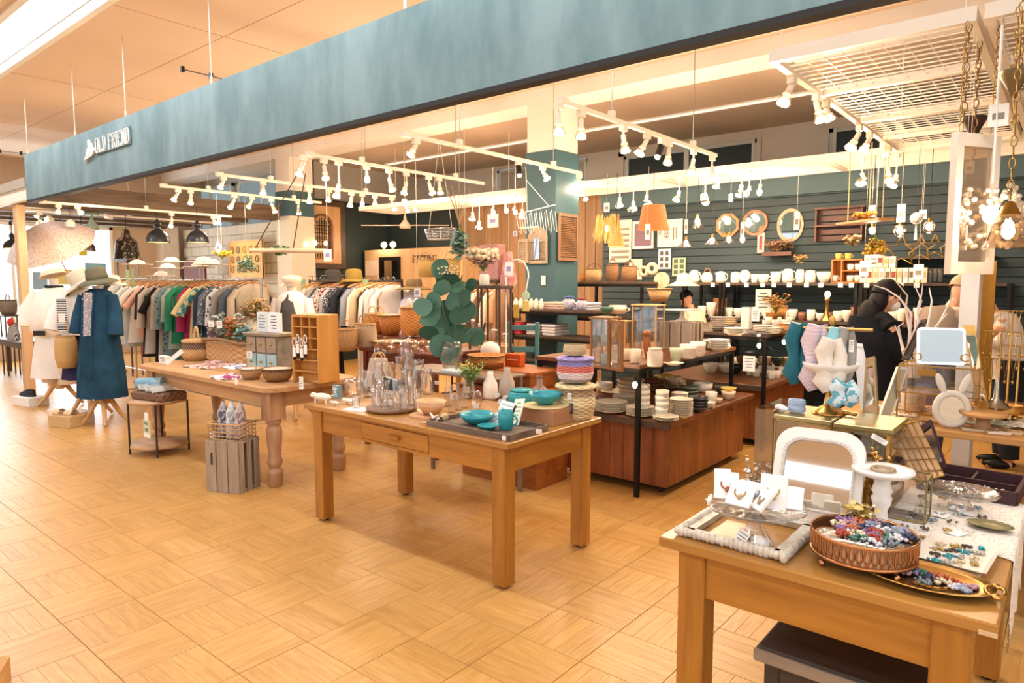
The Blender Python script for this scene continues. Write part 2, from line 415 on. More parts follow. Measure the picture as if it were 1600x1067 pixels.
# ceiling with a recessed light channel
cm=mat('#e3cdb8',.85,0,.05,2)
struct('ceiling',MB().box(XL,XR,YF,1.93,ZC,ZC+.1).box(XL,XR,2.48,YB+.2,ZC,ZC+.1).box(XL,XR,1.93,2.48,ZC+.12,ZC+.2),cm)
struct('trim_1',MB().box(XL,XR,1.93,1.99,ZC-.015,ZC+.12).box(XL,XR,2.42,2.48,ZC-.015,ZC+.12),WHITE)
t=T('strip_light','long bright fluorescent strip light recessed in the white hall ceiling','ceiling light',(-8,2.2,ZC))
P('housing',MB().box(-12,11.5,-.2,.2,.07,.11),WHITE,t)
P('tube',MB().box(-12,11.5,-.13,.13,.03,.07),emit('#f2f8ff',TUBE_E),t)
q0=at(1120,171,z=3.93)
t=T('strip_light','thin pale linear strip made to glow on the shop ceiling behind the beam','ceiling light',(-4,q0.y,ZC))  # pale ceiling strip; its glow is added to brighten the upper back
P('housing',MB().box(-7,6,-.05,.05,-.02,-.001),WHITE,t)
P('tube',MB().box(-6.95,5.95,-.035,.035,-.035,-.0205),emit('#ffe0c4',1.0),t)
struct('trim_2',MB().box(XL,XR,4.6,4.606,ZC-.002,ZC).box(XL,XR,3.5,3.505,ZC-.002,ZC).box(-9.6,-9.595,2.5,6.9,ZC-.002,ZC).box(-6.6,-6.595,2.5,6.9,ZC-.002,ZC).box(-12.6,-12.595,2.5,6.9,ZC-.002,ZC).box(-3.6,-3.595,2.5,6.9,ZC-.002,ZC),mat('#a88d78',.9))
# beam across the shop and its columns
wallw=mat('#ddd6cc',.8,0,.05,1.5); teal=mat('#41616a',.5,0,.12,2.2,.15,30); dark=mat('#2d4549',.6,0,.12,1.5,.2,18)
struct('trim_3',MB().box(XL,XR,6.93,7.41,3.79,ZC),mat('#e9e6e2',.7,0,.03))
def column(x0,x1,zg=0):
    c=struct('trim_4',MB().box(x0,x1,6.93,7.41,3.19,3.79),mat('#e9e4dc',.7,0,.03))
    struct('painted_casing',MB().box(x0-.012,x1+.012,6.918,7.422,zg,3.19),teal,c)
    if zg: struct('whitewashed_casing',MB().box(x0-.01,x1+.01,6.92,7.42,0,zg),mat('#d8d3c4',.7,0,.08,3,.3,40),c)
    return c
column(-5.5,-5.05); column(-11.38,-10.93,2.74); column(-17.2,-16.75)
# upper back wall, windows
ubw=struct('wall_back',MB().box(-11.9,-9.55,10.93,11.13,0,ZC).box(-9.55,-6.1,10.93,11.13,0,2.2).box(-6.1,-4.0,10.93,11.13,0,2.2).box(-9.55,-6.55,10.93,11.13,3.9,ZC).box(-6.55,-3.95,10.93,11.13,3.82,ZC).box(-3.95,-2.95,10.93,11.13,0,ZC).box(-2.95,XR,10.93,11.13,3.82,ZC).box(-2.95,XR,10.93,11.13,0,2.2).box(-7.22,-6.44,10.93,11.13,2.2,3.9).box(-8.42,-8.28,10.93,11.13,2.2,3.9).box(-4.02,-3.94,10.93,11.13,2.2,3.82).box(-1.12,-.98,10.93,11.13,2.2,3.82).box(1.18,XR,10.93,11.13,2.2,3.82),wallw)
wn=0
nightglass=mat('#2a3d44',.25,0,.1)
def window(x0,x1,z0,z1,n,y=10.93,gm=nightglass):
    global wn; wn+=1
    g=MB()
    w=struct('window_%d'%wn,MB().box(x0,x1,y+.02,y+.08,z1-.06,z1).box(x0,x1,y+.02,y+.08,z0,z0+.05).box(x0,x0+.06,y+.02,y+.08,z0,z1).box(x1-.06,x1,y+.02,y+.08,z0,z1),mat('#cfd3cf',.5))
    for i in range(n):
        a=x0+.06+(x1-x0-.12)*i/n; b=x0+.06+(x1-x0-.12)*(i+1)/n
        P('sash',MB().box(a,a+.045,y+.01,y+.06,z0,z1).box(b-.045,b,y+.01,y+.06,z0,z1),mat('#dfe4e2',.4),w)
        P('pane',MB().box(a+.045,b-.045,y+.04,y+.05,z0+.05,z1-.06),gm,w)
    return w
window(-6.45,-4.0,2.2,3.82,2); window(-2.95,-1.1,2.2,3.82,2); window(-1.0,1.2,2.2,3.82,2)
for xx in(-9.5,-8.3):
    window(xx,xx+1.1,2.2,3.88,1,gm=mat('#b9b2a6',.5))
# left wing of the upper wall with a deep window, room's inner side wall
struct('wall_left',MB().box(-12.1,-11.9,7.41,YB,0,ZC),wallw)
struct('wall_back_left',MB().box(XL,-11.9,7.9,8.1,0,ZC),mat('#d4d4d0',.8,0,.04))
window(-17.6,-14.6,2.6,3.75,3,y=7.8,gm=emit('#9fb0b4',.5)); window(-14.4,-12.4,2.6,3.75,2,y=7.8,gm=emit('#9fb0b4',.4))
# dark painted inner wall, boarded, behind the clothes
struct('wall_left_inner',MB().box(-11.3,-11.1,7.45,10.9,0,3.12),mat('#25302f',.6,0,.1))
boardm=wood('#8f6c4a','#a9845d',2,.6,1,.6)
pw=struct('wall_boarded',MB().box(-11.1,-5.5,9.3,9.4,0,2.98),mat('#1f2a2b',.6))
for k in range(17):
    x=-8.95+k*.2
    P('plank',MB().rbox(x+.004,x+.196,9.262,9.3,0,2.95,.004),boardm,pw)
# dark green boarded partition behind the shelves
part_w=struct('wall_partition',MB().box(-5.5,XR,8.78,8.9,0,2.98),mat('#1c2a2c',.6))
for k in range(30):
    z=.1*k
    P('board',MB().rbox(-5.5,XR,8.755,8.785,z+.003,z+.097,.003),mat('#36454a',.6,0,.1,3),part_w)
P('rack_shadow_band',MB().box(-5.5,XR,8.70,8.78,2.62,2.98),mat('#4a6269',.6,0,.1,2),part_w)  # lighter teal band: the rack's shadow line put into the wall colour
struct('wall_right',MB().box(XR,XR+.1,2,YB,0,ZC),wallw)
# left end wall with the bright shop window
lw=struct('wall_end',MB().box(-16.3,-16.1,5.85,8,0,ZC).box(-16.3,-16.1,-1,5.85,2.72,ZC).box(-16.3,-16.1,-1,5.85,0,.45).box(-16.3,-16.1,-1,2.2,.45,2.72),mat('#cdb69c',.8,0,.04))
wn+=1
wf=struct('window_%d'%wn,MB().box(-16.2,-16.08,5.79,5.85,.45,2.72).box(-16.2,-16.08,2.2,5.85,2.66,2.72).box(-16.2,-16.08,2.2,5.85,.45,.52).box(-16.2,-16.08,4.0,4.05,.45,2.72),WHITE)
P('pane',MB().box(-16.15,-16.14,2.2,5.8,.5,2.7),emit('#eef4f6',1.6),wf)
for(y0,y1,z0,z1,c)in[(5.3,5.7,1.55,1.95,'#8fc4dd'),(4.7,5.1,1.5,1.8,'#e8dc8a'),(5.2,5.35,2.1,2.4,'#e6d24a'),(4.35,4.6,1.4,1.75,'#9bbfdc')]:
    tag(P('window_poster',MB().box(-16.13,-16.12,y0,y1,z0,z1),mat(c,.7)),{'#8fc4dd':'pale blue poster in the bright shop window','#e8dc8a':'pale yellow poster low in the bright shop window','#e6d24a':'small bright yellow sticker high in shop window','#9bbfdc':'small grey-blue poster in the shop window'}[c],'poster')
struct('trim_5',MB().box(-16.1,-15.75,6.75,7.1,0,2.9),mat('#e5ddd2',.7))
# white painted block wall
bw=struct('wall_block',MB().box(-15.8,-11.4,7.25,7.4,0,2.72),mat('#b9b4a4',.8))
bm=mat('#d8d3c4',.7,0,.08,3,.3,40); bms=[]
for v in range(3): bms.append(MB().rbox(.006,.394,0,.03,.006,.194,.006).mesh('block',bm))
for r_ in range(13):
    for k in range(11):
        x=-15.8+k*.4+(.2 if r_%2 else 0)
        if x+.4<-11.3: P('block',R.choice(bms),None,bw,loc=(x,7.225+R.uniform(-.002,.002),.12+r_*.2))
# rustic brown ceiling beams at the left
rb=wood('#46382c','#6b5947',1,.8,2,1.2)
for k, x in enumerate((-11.1,-12.0,-12.9,-13.8,-14.7)):
    z=2.9
    b=P('rustic_beam',MB().rbox(x-.13,x+.13,2.9,6.75-.1*k,z-.25,z,.015),rb)
    tag(b,'rough brown timber beam over the clothes area, %s from the right'%ORD[k],'beam','rough timber beams at the left')
# fascia sign board hanging from the ceiling
def sign_mat():
    m, nt, b=_new('sign_teal_paint'); N=nt.nodes; L=nt.links
    tc=N.new('ShaderNodeTexCoord'); mp=N.new('ShaderNodeMapping'); mp.inputs['Scale'].default_value=(3,1,1.1); L.new(tc.outputs['Object'],mp.inputs[0])
    n=N.new('ShaderNodeTexNoise'); n.inputs['Scale'].default_value=.9; n.inputs['Detail'].default_value=7; n.inputs['Roughness'].default_value=.65; L.new(mp.outputs[0],n.inputs[0])
    cr=N.new('ShaderNodeValToRGB'); e=cr.color_ramp.elements; e[0].position=.32; e[0].color=lin('#55757b'); e[1].position=.62; e[1].color=lin('#7a979b')
    L.new(n.outputs[0],cr.inputs[0]); L.new(cr.outputs[0],b.inputs['Base Color']); b.inputs['Roughness'].default_value=.6
    return m
sb=T('fascia_sign','long teal painted fascia sign board hanging over the shop front','sign',(-10.5,2.82,2.6))
P('board',MB().box(0,12.6,0,.06,0,.575),sign_mat(),sb)
P('edge_strip',MB().box(0,12.6,-.004,.07,-.03,0),mat('#1c1a18',.6),sb)
for k, x in enumerate((.05,1.75,3.15,4.9,7.3,9.7)):
    P('hanging_rod',MB().cyl((x,.03,.575),(x,.03,ZC-2.6),.006,n=6).cyl((x,.03,.575),(x,.03,.64),.014,n=6),mat('#d8cfc4',.4,.5),sb)
# slab serif letters out of strokes
GL={'O':[(0,.18,0,.82),(.55,.18,.55,.82),(.12,0,.43,0),(.12,1,.43,1),(0,.18,.12,0),(.55,.18,.43,0),(0,.82,.12,1),(.55,.82,.43,1)],
'L':[(.1,0,.1,1),(0,1,.22,1),(0,0,.5,0),(.5,0,.5,.22)],'D':[(.1,0,.1,1),(0,0,.38,0),(0,1,.38,1),(.38,0,.55,.2),(.55,.2,.55,.8),(.55,.8,.38,1)],
'F':[(.1,0,.1,1),(0,0,.22,0),(0,1,.5,1),(.5,1,.5,.82),(.1,.52,.36,.52)],'R':[(.1,0,.1,1),(0,0,.22,0),(0,1,.42,1),(.42,1,.52,.88),(.52,.88,.52,.65),(.52,.65,.42,.52),(.1,.52,.42,.52),(.34,.52,.55,0)],
'I':[(.12,0,.12,1),(0,0,.24,0),(0,1,.24,1)],'E':[(.1,0,.1,1),(0,0,.5,0),(0,1,.5,1),(.5,0,.5,.2),(.5,1,.5,.8),(.1,.52,.36,.52)],
'N':[(.08,0,.08,1),(.52,0,.52,1),(.08,1,.52,0),(0,0,.18,0),(0,1,.14,1),(.44,1,.62,1)],'T':[(.27,0,.27,1),(0,1,.54,1),(0,1,0,.8),(.54,1,.54,.8),(.16,0,.38,0)],
'G':[(0,.18,0,.82),(.12,0,.43,0),(.12,1,.43,1),(0,.18,.12,0),(0,.82,.12,1),(.43,1,.52,.8),(.52,.05,.52,.42),(.52,.42,.34,.42)],' ':[]}
def letters(txt,hgt,wf,parent,m,t=.02,th=.1,x=0,y=0,z=0):
    for ch in txt:
        if ch!=' ':
            mb=MB()
            for a, b, c, d in GL[ch]:
                w=th*1.5 if(a==c)else th*.7
                mb.bar((x+a*wf,y,z+b*hgt),(x+c*wf,y,z+d*hgt),t,w*hgt if a!=c else w*hgt*.8)
            P('letter',mb,m,parent,'letter '+ch)
        x+=(.38 if ch in 'I ' else .74)*wf
sx=at(131,240,Y=2.8); ex=at(203,232,Y=2.8)
lg=T('shop_sign_lettering','white raised letters OLD FRIEND with a bird emblem on teal board','sign',(sx.x,2.805,sx.z))
wl=(ex.x-sx.x)
letters('OLD FRIEND',.145,wl*.109,lg,WHITE,t=.011,th=.07,x=wl*.27,y=0,z=-.035)
mb=MB(); em=wl*.26
mb.prism([(0,-.08),(.04*em*4,-.07),(em*.75,-.045),(em*.95,.0),(em*.8,.04),(em*.62,.06),(em*.5,.13),(em*.42,.12),(em*.42,.05),(em*.25,.02),(em*.2,-.03)],.02)
mb.prism([(em*.35,-.05),(em*.7,.0),(em*.66,.09),(em*.5,.03)],.03)
P('bird_emblem',mb,WHITE,lg)
P('shadow_backing',MB().rbox(wl*.26,wl*1.0,.004,.012,-.05,.125,.003),mat('#5f7d82',.6),lg)
# wooden post and low fascia at the far left
px_=at(33,380,Y=2.92).x
mb=MB().box(px_-.09,px_+.07,2.87,2.97,0,2.6)
tag(P('timber_post',mb,wood('#c79f74','#dcb78b',2,.6)),'pale timber post under left end of the teal sign','post')
tag(P('side_fascia',MB().box(-15.5,-10.56,2.84,2.9,2.62,2.78).m(1).box(-15.5,-10.56,2.82,2.92,2.78,2.9),[mat('#e6e0d2',.6),mat('#a79c8a',.7)]),'white and grey low fascia left of the teal sign','fascia')
# sensors on thin black rod over the sign
for px, lab in((300,'thin black rod with two sensors above the middle of the teal sign'),(18,'thin black rod with two sensors at the far left above sign')):
    a=at(px-(15 if px>100 else 18),108 if px>100 else 236,Y=3.0); b=at(px+(50 if px>100 else 30),124 if px>100 else 241,Y=3.0)
    t=T('sensor_rod',lab,'sensor',a)
    P('rod',MB().cyl((0,0,0),b-a,.006,n=6),BLACKM,t)
    for f in(.0,.7): P('sensor',MB().cb((b-a)*f,(.03,.03,.05)),BLACKM,t)
# ================================================================ FURNITURE
TBL=wood('#96601f','#b97d2f',0,.38,.6,1.2,0,.15); TBLy=wood('#96601f','#b97d2f',1,.38,.6,1.2,0,.15); TBLz=wood('#925d1e','#b5792c',2,.4,.6,1.2,0,.15)
TOPM=wood('#9c6a2e','#b98540',0,.3,.5,1.0,0,.3)
def desk(lab,x0,x1,y0,y1,z,drawer=None,over=.05,leg=.085,ap=.14):
    t=T('wooden_table',lab,'table',((x0+x1)/2,(y0+y1)/2,0))
    a, b=(x1-x0)/2, (y1-y0)/2; c=a-over; d=b-.035
    P('tabletop',MB().rbox(-a,a,-b,b,z-.032,z,.004),TOPM,t)
    for sx in(-1,1):
        for sy in(-1,1):
            xa, ya=sx*c, sy*d
            P('leg',MB().rbox(min(xa,xa-sx*leg),max(xa,xa-sx*leg),min(ya,ya-sy*leg),max(ya,ya-sy*leg),.015,z-.033,.004),TBLz,t)
            P('foot_glide',MB().cyl((xa-sx*leg/2,ya-sy*leg/2,0),(xa-sx*leg/2,ya-sy*leg/2,.015),.022,n=10),BLACKM,t)
    i=.012; zt=z-.034
    if drawer:
        u, v=drawer[0]-(x0+x1)/2, drawer[1]-(x0+x1)/2
        P('apron',MB().box(-c+leg,u-.004,-d+i,-d+i+.022,zt-ap,zt).box(v+.004,c-leg,-d+i,-d+i+.022,zt-ap,zt).box(u-.004,v+.004,-d+i,-d+i+.022,zt-.02,zt).box(u-.004,v+.004,-d+i,-d+i+.022,zt-ap,zt-ap+.016),TBL,t)
        dr=P('drawer',MB().rbox(u,v,-d+i-.004,-d+i+.02,zt-ap+.019,zt-.023,.003),TBL,t)
        m_=(u+v)/2+.02
        P('handle',MB().rbox(m_-.045,m_+.045,-d+i-.03,-d+i-.004,zt-ap/2-.012,zt-ap/2+.012,.005),TBL,dr)
    else: P('apron',MB().box(-c+leg,c-leg,-d+i,-d+i+.022,zt-ap,zt),TBL,t)
    P('apron',MB().box(-c+leg,c-leg,d-i-.022,d-i,zt-ap,zt),TBL,t)
    for sx in(-1,1): P('apron',MB().box(sx*(c-i-.011)-.011,sx*(c-i-.011)+.011,-d+leg,d-leg,zt-ap,zt),TBLy,t)
    return t
dx0=at(566,665,Y=2.51).x; dx1=at(670,690,Y=2.51).x
ctable=desk('honey brown wooden table with front drawer in the middle of the floor',-3.79,-2.07,2.46,3.31,.77,(dx0,dx1))
rtable=desk('honey brown wooden table at the lower right, covered with jewellery displays',-.945,-.092,1.845,3.225,.77)
P('worn_chip',MB().box(.39,.427,-.695,-.69,.74,.75),mat('#d8b890',.6),rtable)
# dark bench under the right table
BK=wood('#2a211c','#43362d',0,.45,.8,1.5)
t=T('low_bench','dark brown worn low bench under the lower right table','bench',(-.45,2.15,0))
P('seat',MB().rbox(-.235,.26,-.17,.14,.41,.455,.008),BK,t)
P('seat_edge',MB().rbox(-.237,.262,-.182,-.17,.412,.45,.003),wood('#7b6a58','#9a8a76',0,.6),t)
for sx in(-1,1):
    for sy in(-1,1): P('leg',MB().rbox(.01+sx*.2-.022,.01+sx*.2+.022,-.015+sy*.12-.022,-.015+sy*.12+.022,0,.41),BK,t)
P('rail',MB().box(-.17,.19,-.15,-.13,.34,.405),BK,t); P('rail',MB().box(-.17,.19,.1,.12,.34,.405),BK,t)
# farmhouse table with turned legs
PN=wood('#a5774a','#c79b69',0,.5,.8,.9); PNz=wood('#9a7150','#bd9470',2,.55,.8,1)
t=big=T('farmhouse_table','large old pine table with thick turned legs near the clothes racks','table',(-5.62,3.02,0))
mb=MB(); pts=[]
def rrect(a,b,r,n=5,top_only=False):
    o=[]
    for cx, cy, s0 in((a-r,b-r,0),(-a+r,b-r,90),(-a+r,-b+r,180),(a-r,-b+r,270)):
        for i in range(n+1): an=radians(s0+90*i/n); o.append((cx+r*cos(an),cy+r*sin(an)))
    return o
def slab(mb,a,b,r,z0,z1,c=(0,0),bev=.008):
    o=rrect(a,b,r); n=len(o); i_=rrect(a-bev,b-bev,max(.001,r-bev))
    v=[(x+c[0],y+c[1],z0)for x,y in o]+[(x+c[0],y+c[1],z1-bev)for x,y in o]+[(x+c[0],y+c[1],z1)for x,y in i_]
    f=[tuple(range(n-1,-1,-1)),tuple(range(2*n,3*n))]
    for k in(0,1): f+=[(k*n+i,k*n+(i+1)%n,k*n+n+(i+1)%n,k*n+n+i)for i in range(n)]
    return mb.add(v,f)
P('tabletop',slab(MB(),1.17,.42,.14,.74,.78),PN,t)
P('apron',MB().box(-1.03,1.03,-.33,-.30,.61,.74),PN,t); P('apron',MB().box(-1.03,1.03,.30,.33,.61,.74),PN,t)
for sx in(-1,1): P('apron',MB().box(sx*1.045-.012,sx*1.045+.012,-.27,.27,.61,.74),wood('#a5774a','#c79b69',1,.5,.8,.9),t)
P('knob',MB().ell((1.07,.1,.675),(.015,.02,.02)),PNz,t)
for sx in(-1,1):
    for sy in(-1,1):
        lx, ly=sx*1.01, sy*.29
        mb=MB().box(lx-.065,lx+.065,ly-.065,ly+.065,.52,.74)
        mb.lathe([(.045,0),(.055,.02),(.058,.1),(.062,.11),(.05,.13),(.036,.145),(.05,.16),(.058,.19),(.05,.22),(.045,.24),(.055,.34),(.06,.42),(.052,.46),(.04,.475),(.055,.485),(.058,.5),(.05,.52)],18,(lx,ly,0))
        P('leg',mb,PNz,t)
# slatted crate and side table
CR=wood('#8d7a66','#ab9985',2,.8,1.5,1.6,.1)
def crate(lab,loc,w,d,h,rz=0,m=CR,open_up=False,slats=3):
    t=T('wooden_crate',lab,'crate',loc,rz)
    for sx in(-1,1):
        for sy in(-1,1): P('corner_post',MB().box(sx*(w/2-.03)-.015,sx*(w/2-.03)+.015,sy*(d/2-.03)-.015,sy*(d/2-.03)+.015,.01,h-.01),m,t)
    for(n_,L_,ax)in((slats,w,0),(slats,d,1)):
        for s_ in(-1,1):
            for k in range(n_):
                a=-L_/2+L_*k/n_+.003; b=-L_/2+L_*(k+1)/n_-.006
                if ax==0: P('slat',MB().rbox(a,b,s_*(d/2-.006)-.006,s_*(d/2-.006)+.006,0,h,.002),m,t)
                else: P('slat',MB().rbox(s_*(w/2-.006)-.006,s_*(w/2-.006)+.006,a+.013,b-.013,0,h,.002),m,t)
    P('end_board',MB().box(-w/2+.014,w/2-.014,-d/2+.014,d/2-.014,h-.02,h-.006),m,t)
    P('end_board',MB().box(-w/2+.014,w/2-.014,-d/2+.014,d/2-.014,.006,.02),m,t)
    return t
cc=crate('grey weathered crate standing on end beside the big pine table leg',(-4.80,2.50,0),.30,.24,.385,radians(22))
P('hand_slot',MB().cb((-.09,-.121,.25),(.016,.004,.09)),mat('#3a3028'),cc)
rt=T('round_side_table','small two tier side table with thin iron legs holding a wicker tray','table',(-6.36,2.62,0))
P('tabletop',MB().lathe([(.0,.47),(.25,.47),(.255,.48),(.255,.487),(.25,.495),(0,.495)],8),wood('#a98058','#c49c72',0),rt)
P('lower_shelf',MB().lathe([(.0,.07),(.25,.07),(.255,.08),(.25,.1),(0,.1)],8),wood('#a98058','#c49c72',0),rt)
for k in range(4):
    a=pi/4+k*pi/2+.3; P('leg',MB().bar((.24*cos(a),.24*sin(a),0),(.24*cos(a),.24*sin(a),.47),.014),mat('#4c4339',.5,.6),rt)
# dish islands with plank doors, castors and an iron shelf frame
RW=wood('#74411f','#a15c2b',2,.42,.7,1.3,.14,.15); RT=wood('#5d3820','#8a5530',1,.4,.6,1.1)
DT=wood('#3b2c24','#54402f',1,.5)
def island(lab,x0,x1,y0,y1,zt,ztop,over=(.07,.1),gap=None):
    t=T('display_cabinet',lab,'cabinet',((x0+x1)/2,(y0+y1)/2,0)); a, b=(x1-x0)/2, (y1-y0)/2
    P('carcass',MB().box(-a+.02,a-.02,-b+.02,b-.02,.075,zt-.04),DT,t)
    n=max(3,round(2*a/.115))
    for k in range(n):
        u, v=-a+2*a*k/n, -a+2*a*(k+1)/n
        P('plank',MB().rbox(u+.0015,v-.0015,-b,-b+.02,.065,zt-.045,.002),RW,t)
    n=round(2*b/.13)
    for k in range(n):
        u, v=-b+2*b*k/n, -b+2*b*(k+1)/n
        p=P('plank',MB().rbox(a-.02,a,u+.0015+(.0 if k else .02),v-.0015,.065,zt-.045,.002),RW,t)
    for yy in(-b+.28,b-.32): P('handle',MB().tube([(a,yy-.04,zt-.1),(a+.02,yy-.04,zt-.1),(a+.02,yy+.04,zt-.1),(a,yy+.04,zt-.1)],.005),BRASS,t)
    P('worktop',MB().rbox(-a-over[0],a+over[0],-b-over[1],b+.06,zt-.04,zt,.004),RT,t)
    P('worktop_edge',MB().rbox(-a-over[0]-.004,a+over[0]+.003,-b-over[1]-.014,-b-over[1],zt-.055,zt-.002,.003),DT,t)
    for sx in(-1,1):
        for sy in(-1,1):
            c=P('castor',MB().cb((sx*(a-.09),sy*(b-.09),.062),(.05,.05,.012)),CHROME,t)
            P('wheel',MB().cyl((sx*(a-.09)-.011,sy*(b-.09),.028),(sx*(a-.09)+.011,sy*(b-.09),.028),.028,n=12),mat('#2b2826',.5),c)
    return t
isl=island('low brown plank cabinet on castors in front, its worktop loaded with dishes',-3.16,-2.19,4.385,5.84,.57,0)
isl3=island('brown plank cabinet behind, in the aisle under mugs and bowls',-3.2,-2.2,6.3,7.6,.6,0)
def shelf_frame(lab,x0,x1,y0,y1,z,extra=(),topm=RT,bt=.03):
    t=T('iron_shelf',lab,'shelf',((x0+x1)/2,(y0+y1)/2,0)); a, b=(x1-x0)/2, (y1-y0)/2
    for sx in(-1,1):
        for sy in(-1,1): P('post',MB().box(sx*(a-.016)-.016,sx*(a-.016)+.016,sy*(b-.016)-.016,sy*(b-.016)+.016,0,z-bt),BLACKM,t)
    for zz in(z,)+tuple(extra):
        for s_ in(-1,1):
            P('rail',MB().box(-a+.033,a-.033,s_*(b-.016)-.014,s_*(b-.016)+.014,zz-bt-.03,zz-bt-.001),BLACKM,t)
            P('rail',MB().box(s_*(a-.016)-.014,s_*(a-.016)+.014,-b+.033,b-.033,zz-bt-.03,zz-bt-.001),BLACKM,t)
        o=.01 if zz==z else-.034
        P('shelf_board',MB().rbox(-a-o,a+o,-b-o,b+o,zz-bt,zz,.003),topm,t)
    return t
shelf_frame('tall iron framed wood shelf straddling the front dish cabinet',-3.26,-2.345,4.24,5.98,.965,topm=RT)
shelf_frame('iron framed shelf over the rear cabinet, holding stacks of plates',-3.3,-2.12,6.15,7.7,1.08,topm=DT)
# partition shelving (tall black shelving along the dark wall)
def wall_shelving(lab,x0,x1,zs,m=DT):
    t=T('wall_shelving',lab,'shelf',((x0+x1)/2,8.45,0)); a=(x1-x0)/2
    for sx in(-1,1):
        for y in(-.23,.23): P('post',MB().box(sx*(a-.015)-.015,sx*(a-.015)+.015,y-.015,y+.015,0,max(zs)+.0),BLACKM,t)
    for z in zs: P('shelf_board',MB().box(-a+.032,a-.032,-.25,.25,z-.03,z),m,t)
    return t
SHX=[at(px,440,Y=8.3).x for px in(1075,1133,1345,1470)]
wall_shelving('black iron wall shelving unit at the left end of the dark wall, teapots on top',SHX[0],SHX[1]-.01,(.45,1.1,1.54))
wall_shelving('wide black iron wall shelving unit with white enamelware on top',SHX[1]+.01,SHX[2]-.01,(.45,1.1,1.54))
wall_shelving('black iron wall shelving unit on the right, boxes along its top',SHX[2]+.01,SHX[3]+.6,(.45,1.1,1.54))
shelf_frame('black iron shelf with folded blue cloths behind the teal ladder',at(805,480,Y=6.6).x,at(935,480,Y=6.6).x,6.5,7.0,1.22,(.6,.9),DT)
shelf_frame('black iron shelf with wicker baskets on top beside the green column',at(900,440,Y=7.6).x,at(1010,440,Y=7.6).x,7.5,8.1,1.55,(1.1,.6),DT)
BL=mat('#7f9aa0',.6,0,.15,5)
t=T('trestle_table','pine topped table on blue trestle legs at the right','table',(-.1,4.75,0))
P('tabletop',MB().rbox(-.98,1.3,-.6,.2,.735,.77,.004),wood('#b3834c','#d2a468',0),t)
for x in(-.8,.05,.9):
    for s_ in(-1,1):
        P('leg',MB().bar((x,-.2+s_*.08,.73),(x,-.2+s_*.36,.02),.07,.05),BL,t)
    P('brace',MB().bar((x,-.44,.28),(x,.04,.28),.05,.06),BL,t)
    P('bearer',MB().box(x-.04,x+.04,-.55,.15,.68,.733),BL,t)
P('stretcher',MB().bar((-.8,-.2,.3),(.9,-.2,.3),.05,.06),BL,t)
t=T('blue_stool','blue painted arched wooden bench beneath the pine trestle table','bench',(.1,3.8,0))
P('seat',MB().rbox(-.75,.6,-.14,.14,.42,.45),BL,t)
for x in(-.65,-.1,.5): P('leg',MB().prism([(-.14,0),(-.08,0),(-.05,.3),(0,.36),(.05,.3),(.08,0),(.14,0),(.11,.42),(-.11,.42)],.04,Matrix.Translation((x,0,0))@Matrix.Rotation(pi/2,4,'Z')),BL,t)
# red-brown table and stacked boxes in the middle
RB=wood('#56261a','#743622',0,.45)
def simple_table(lab,x0,x1,y0,y1,z,m,leg=.05,name='display_table',th=.03,apron=.09):
    t=T(name,lab,'table',((x0+x1)/2,(y0+y1)/2,0)); a, b=(x1-x0)/2, (y1-y0)/2
    P('tabletop',MB().rbox(-a,a,-b,b,z-th,z,.004),m,t)
    for sx in(-1,1):
        for sy in(-1,1): P('leg',MB().rbox(sx*(a-leg)-leg/2,sx*(a-leg)+leg/2,sy*(b-leg)-leg/2,sy*(b-leg)+leg/2,0,z-th),m,t)
    if apron:
        for sy in(-1,1): P('apron',MB().box(-a+leg*1.6,a-leg*1.6,sy*(b-leg)-.01,sy*(b-leg)+.01,z-th-apron,z-th),m,t)
        for sx in(-1,1): P('apron',MB().box(sx*(a-leg)-.01,sx*(a-leg)+.01,-b+leg*1.6,b-leg*1.6,z-th-apron,z-th),m,t)
    return t
redt=simple_table('dark red wooden table carrying straw baskets behind the glassware',at(561,560,Y=4.0).x,at(705,560,Y=4.2).x,4.0,4.75,.93,RB)
simple_table('small white round-legged table under two straw bags',at(530,560,Y=4.35).x-.1,at(566,560,Y=4.3).x-.05,4.3,4.75,.9,WHITE,.03,apron=0)
OR=wood('#8a4b20','#b0682f',0,.4)
t=T('stepped_display_chest','orange brown wooden chest of stepped tiers behind the glassware table','chest',(at(790,600,Y=3.95).x,4.1,0))
P('base',MB().rbox(-.42,.34,-.2,.2,0,.70),OR,t); P('lid',MB().rbox(-.45,.37,-.23,.23,.702,.74),OR,t)
P('upper_tier',MB().rbox(-.38,.26,-.17,.17,.742,.85),OR,t); P('upper_lid',MB().rbox(-.41,.29,-.2,.2,.852,.88),OR,t)
chest=t
# low dark riser table with glass and basket items between (trays of glass)
simple_table('thin grey wooden stand behind the glassware with a big leafy vase',at(632,570,Y=3.55).x,at(780,570,Y=3.55).x,3.5,3.85,.88,wood('#6d5a4a','#8b7764',0),.03,th=.02,apron=0)
# teal ladder-back chair
TL=mat('#527f7d',.55,0,.12,6)
cx=at(818,520,Y=4.9)
t=T('teal_ladder_chair','teal painted ladder-back chair hung with paper tags','chair',(cx.x,4.9,0),radians(25))
for s_ in(-.13,.13):
    P('back_post',MB().rbox(s_-.018,s_+.018,-.018,.018,0,1.18),TL,t); P('front_leg',MB().rbox(s_-.018,s_+.018,-.36,-.324,0,.68),TL,t)
for z in(.74,.9,1.1): P('rung',MB().rbox(-.11,.11,-.008,.008,z,z+.05),TL,t)
P('seat',MB().rbox(-.16,.16,-.38,-.02,.68,.71),TL,t)
# small dark tables at the far left behind the post
simple_table('dark brown table at the far left edge with a striped bag',at(-15,535,Y=3.2).x,at(31,535,Y=3.05).x,3.05,3.5,.65,wood('#3f2d22','#5c4433',0),.07)
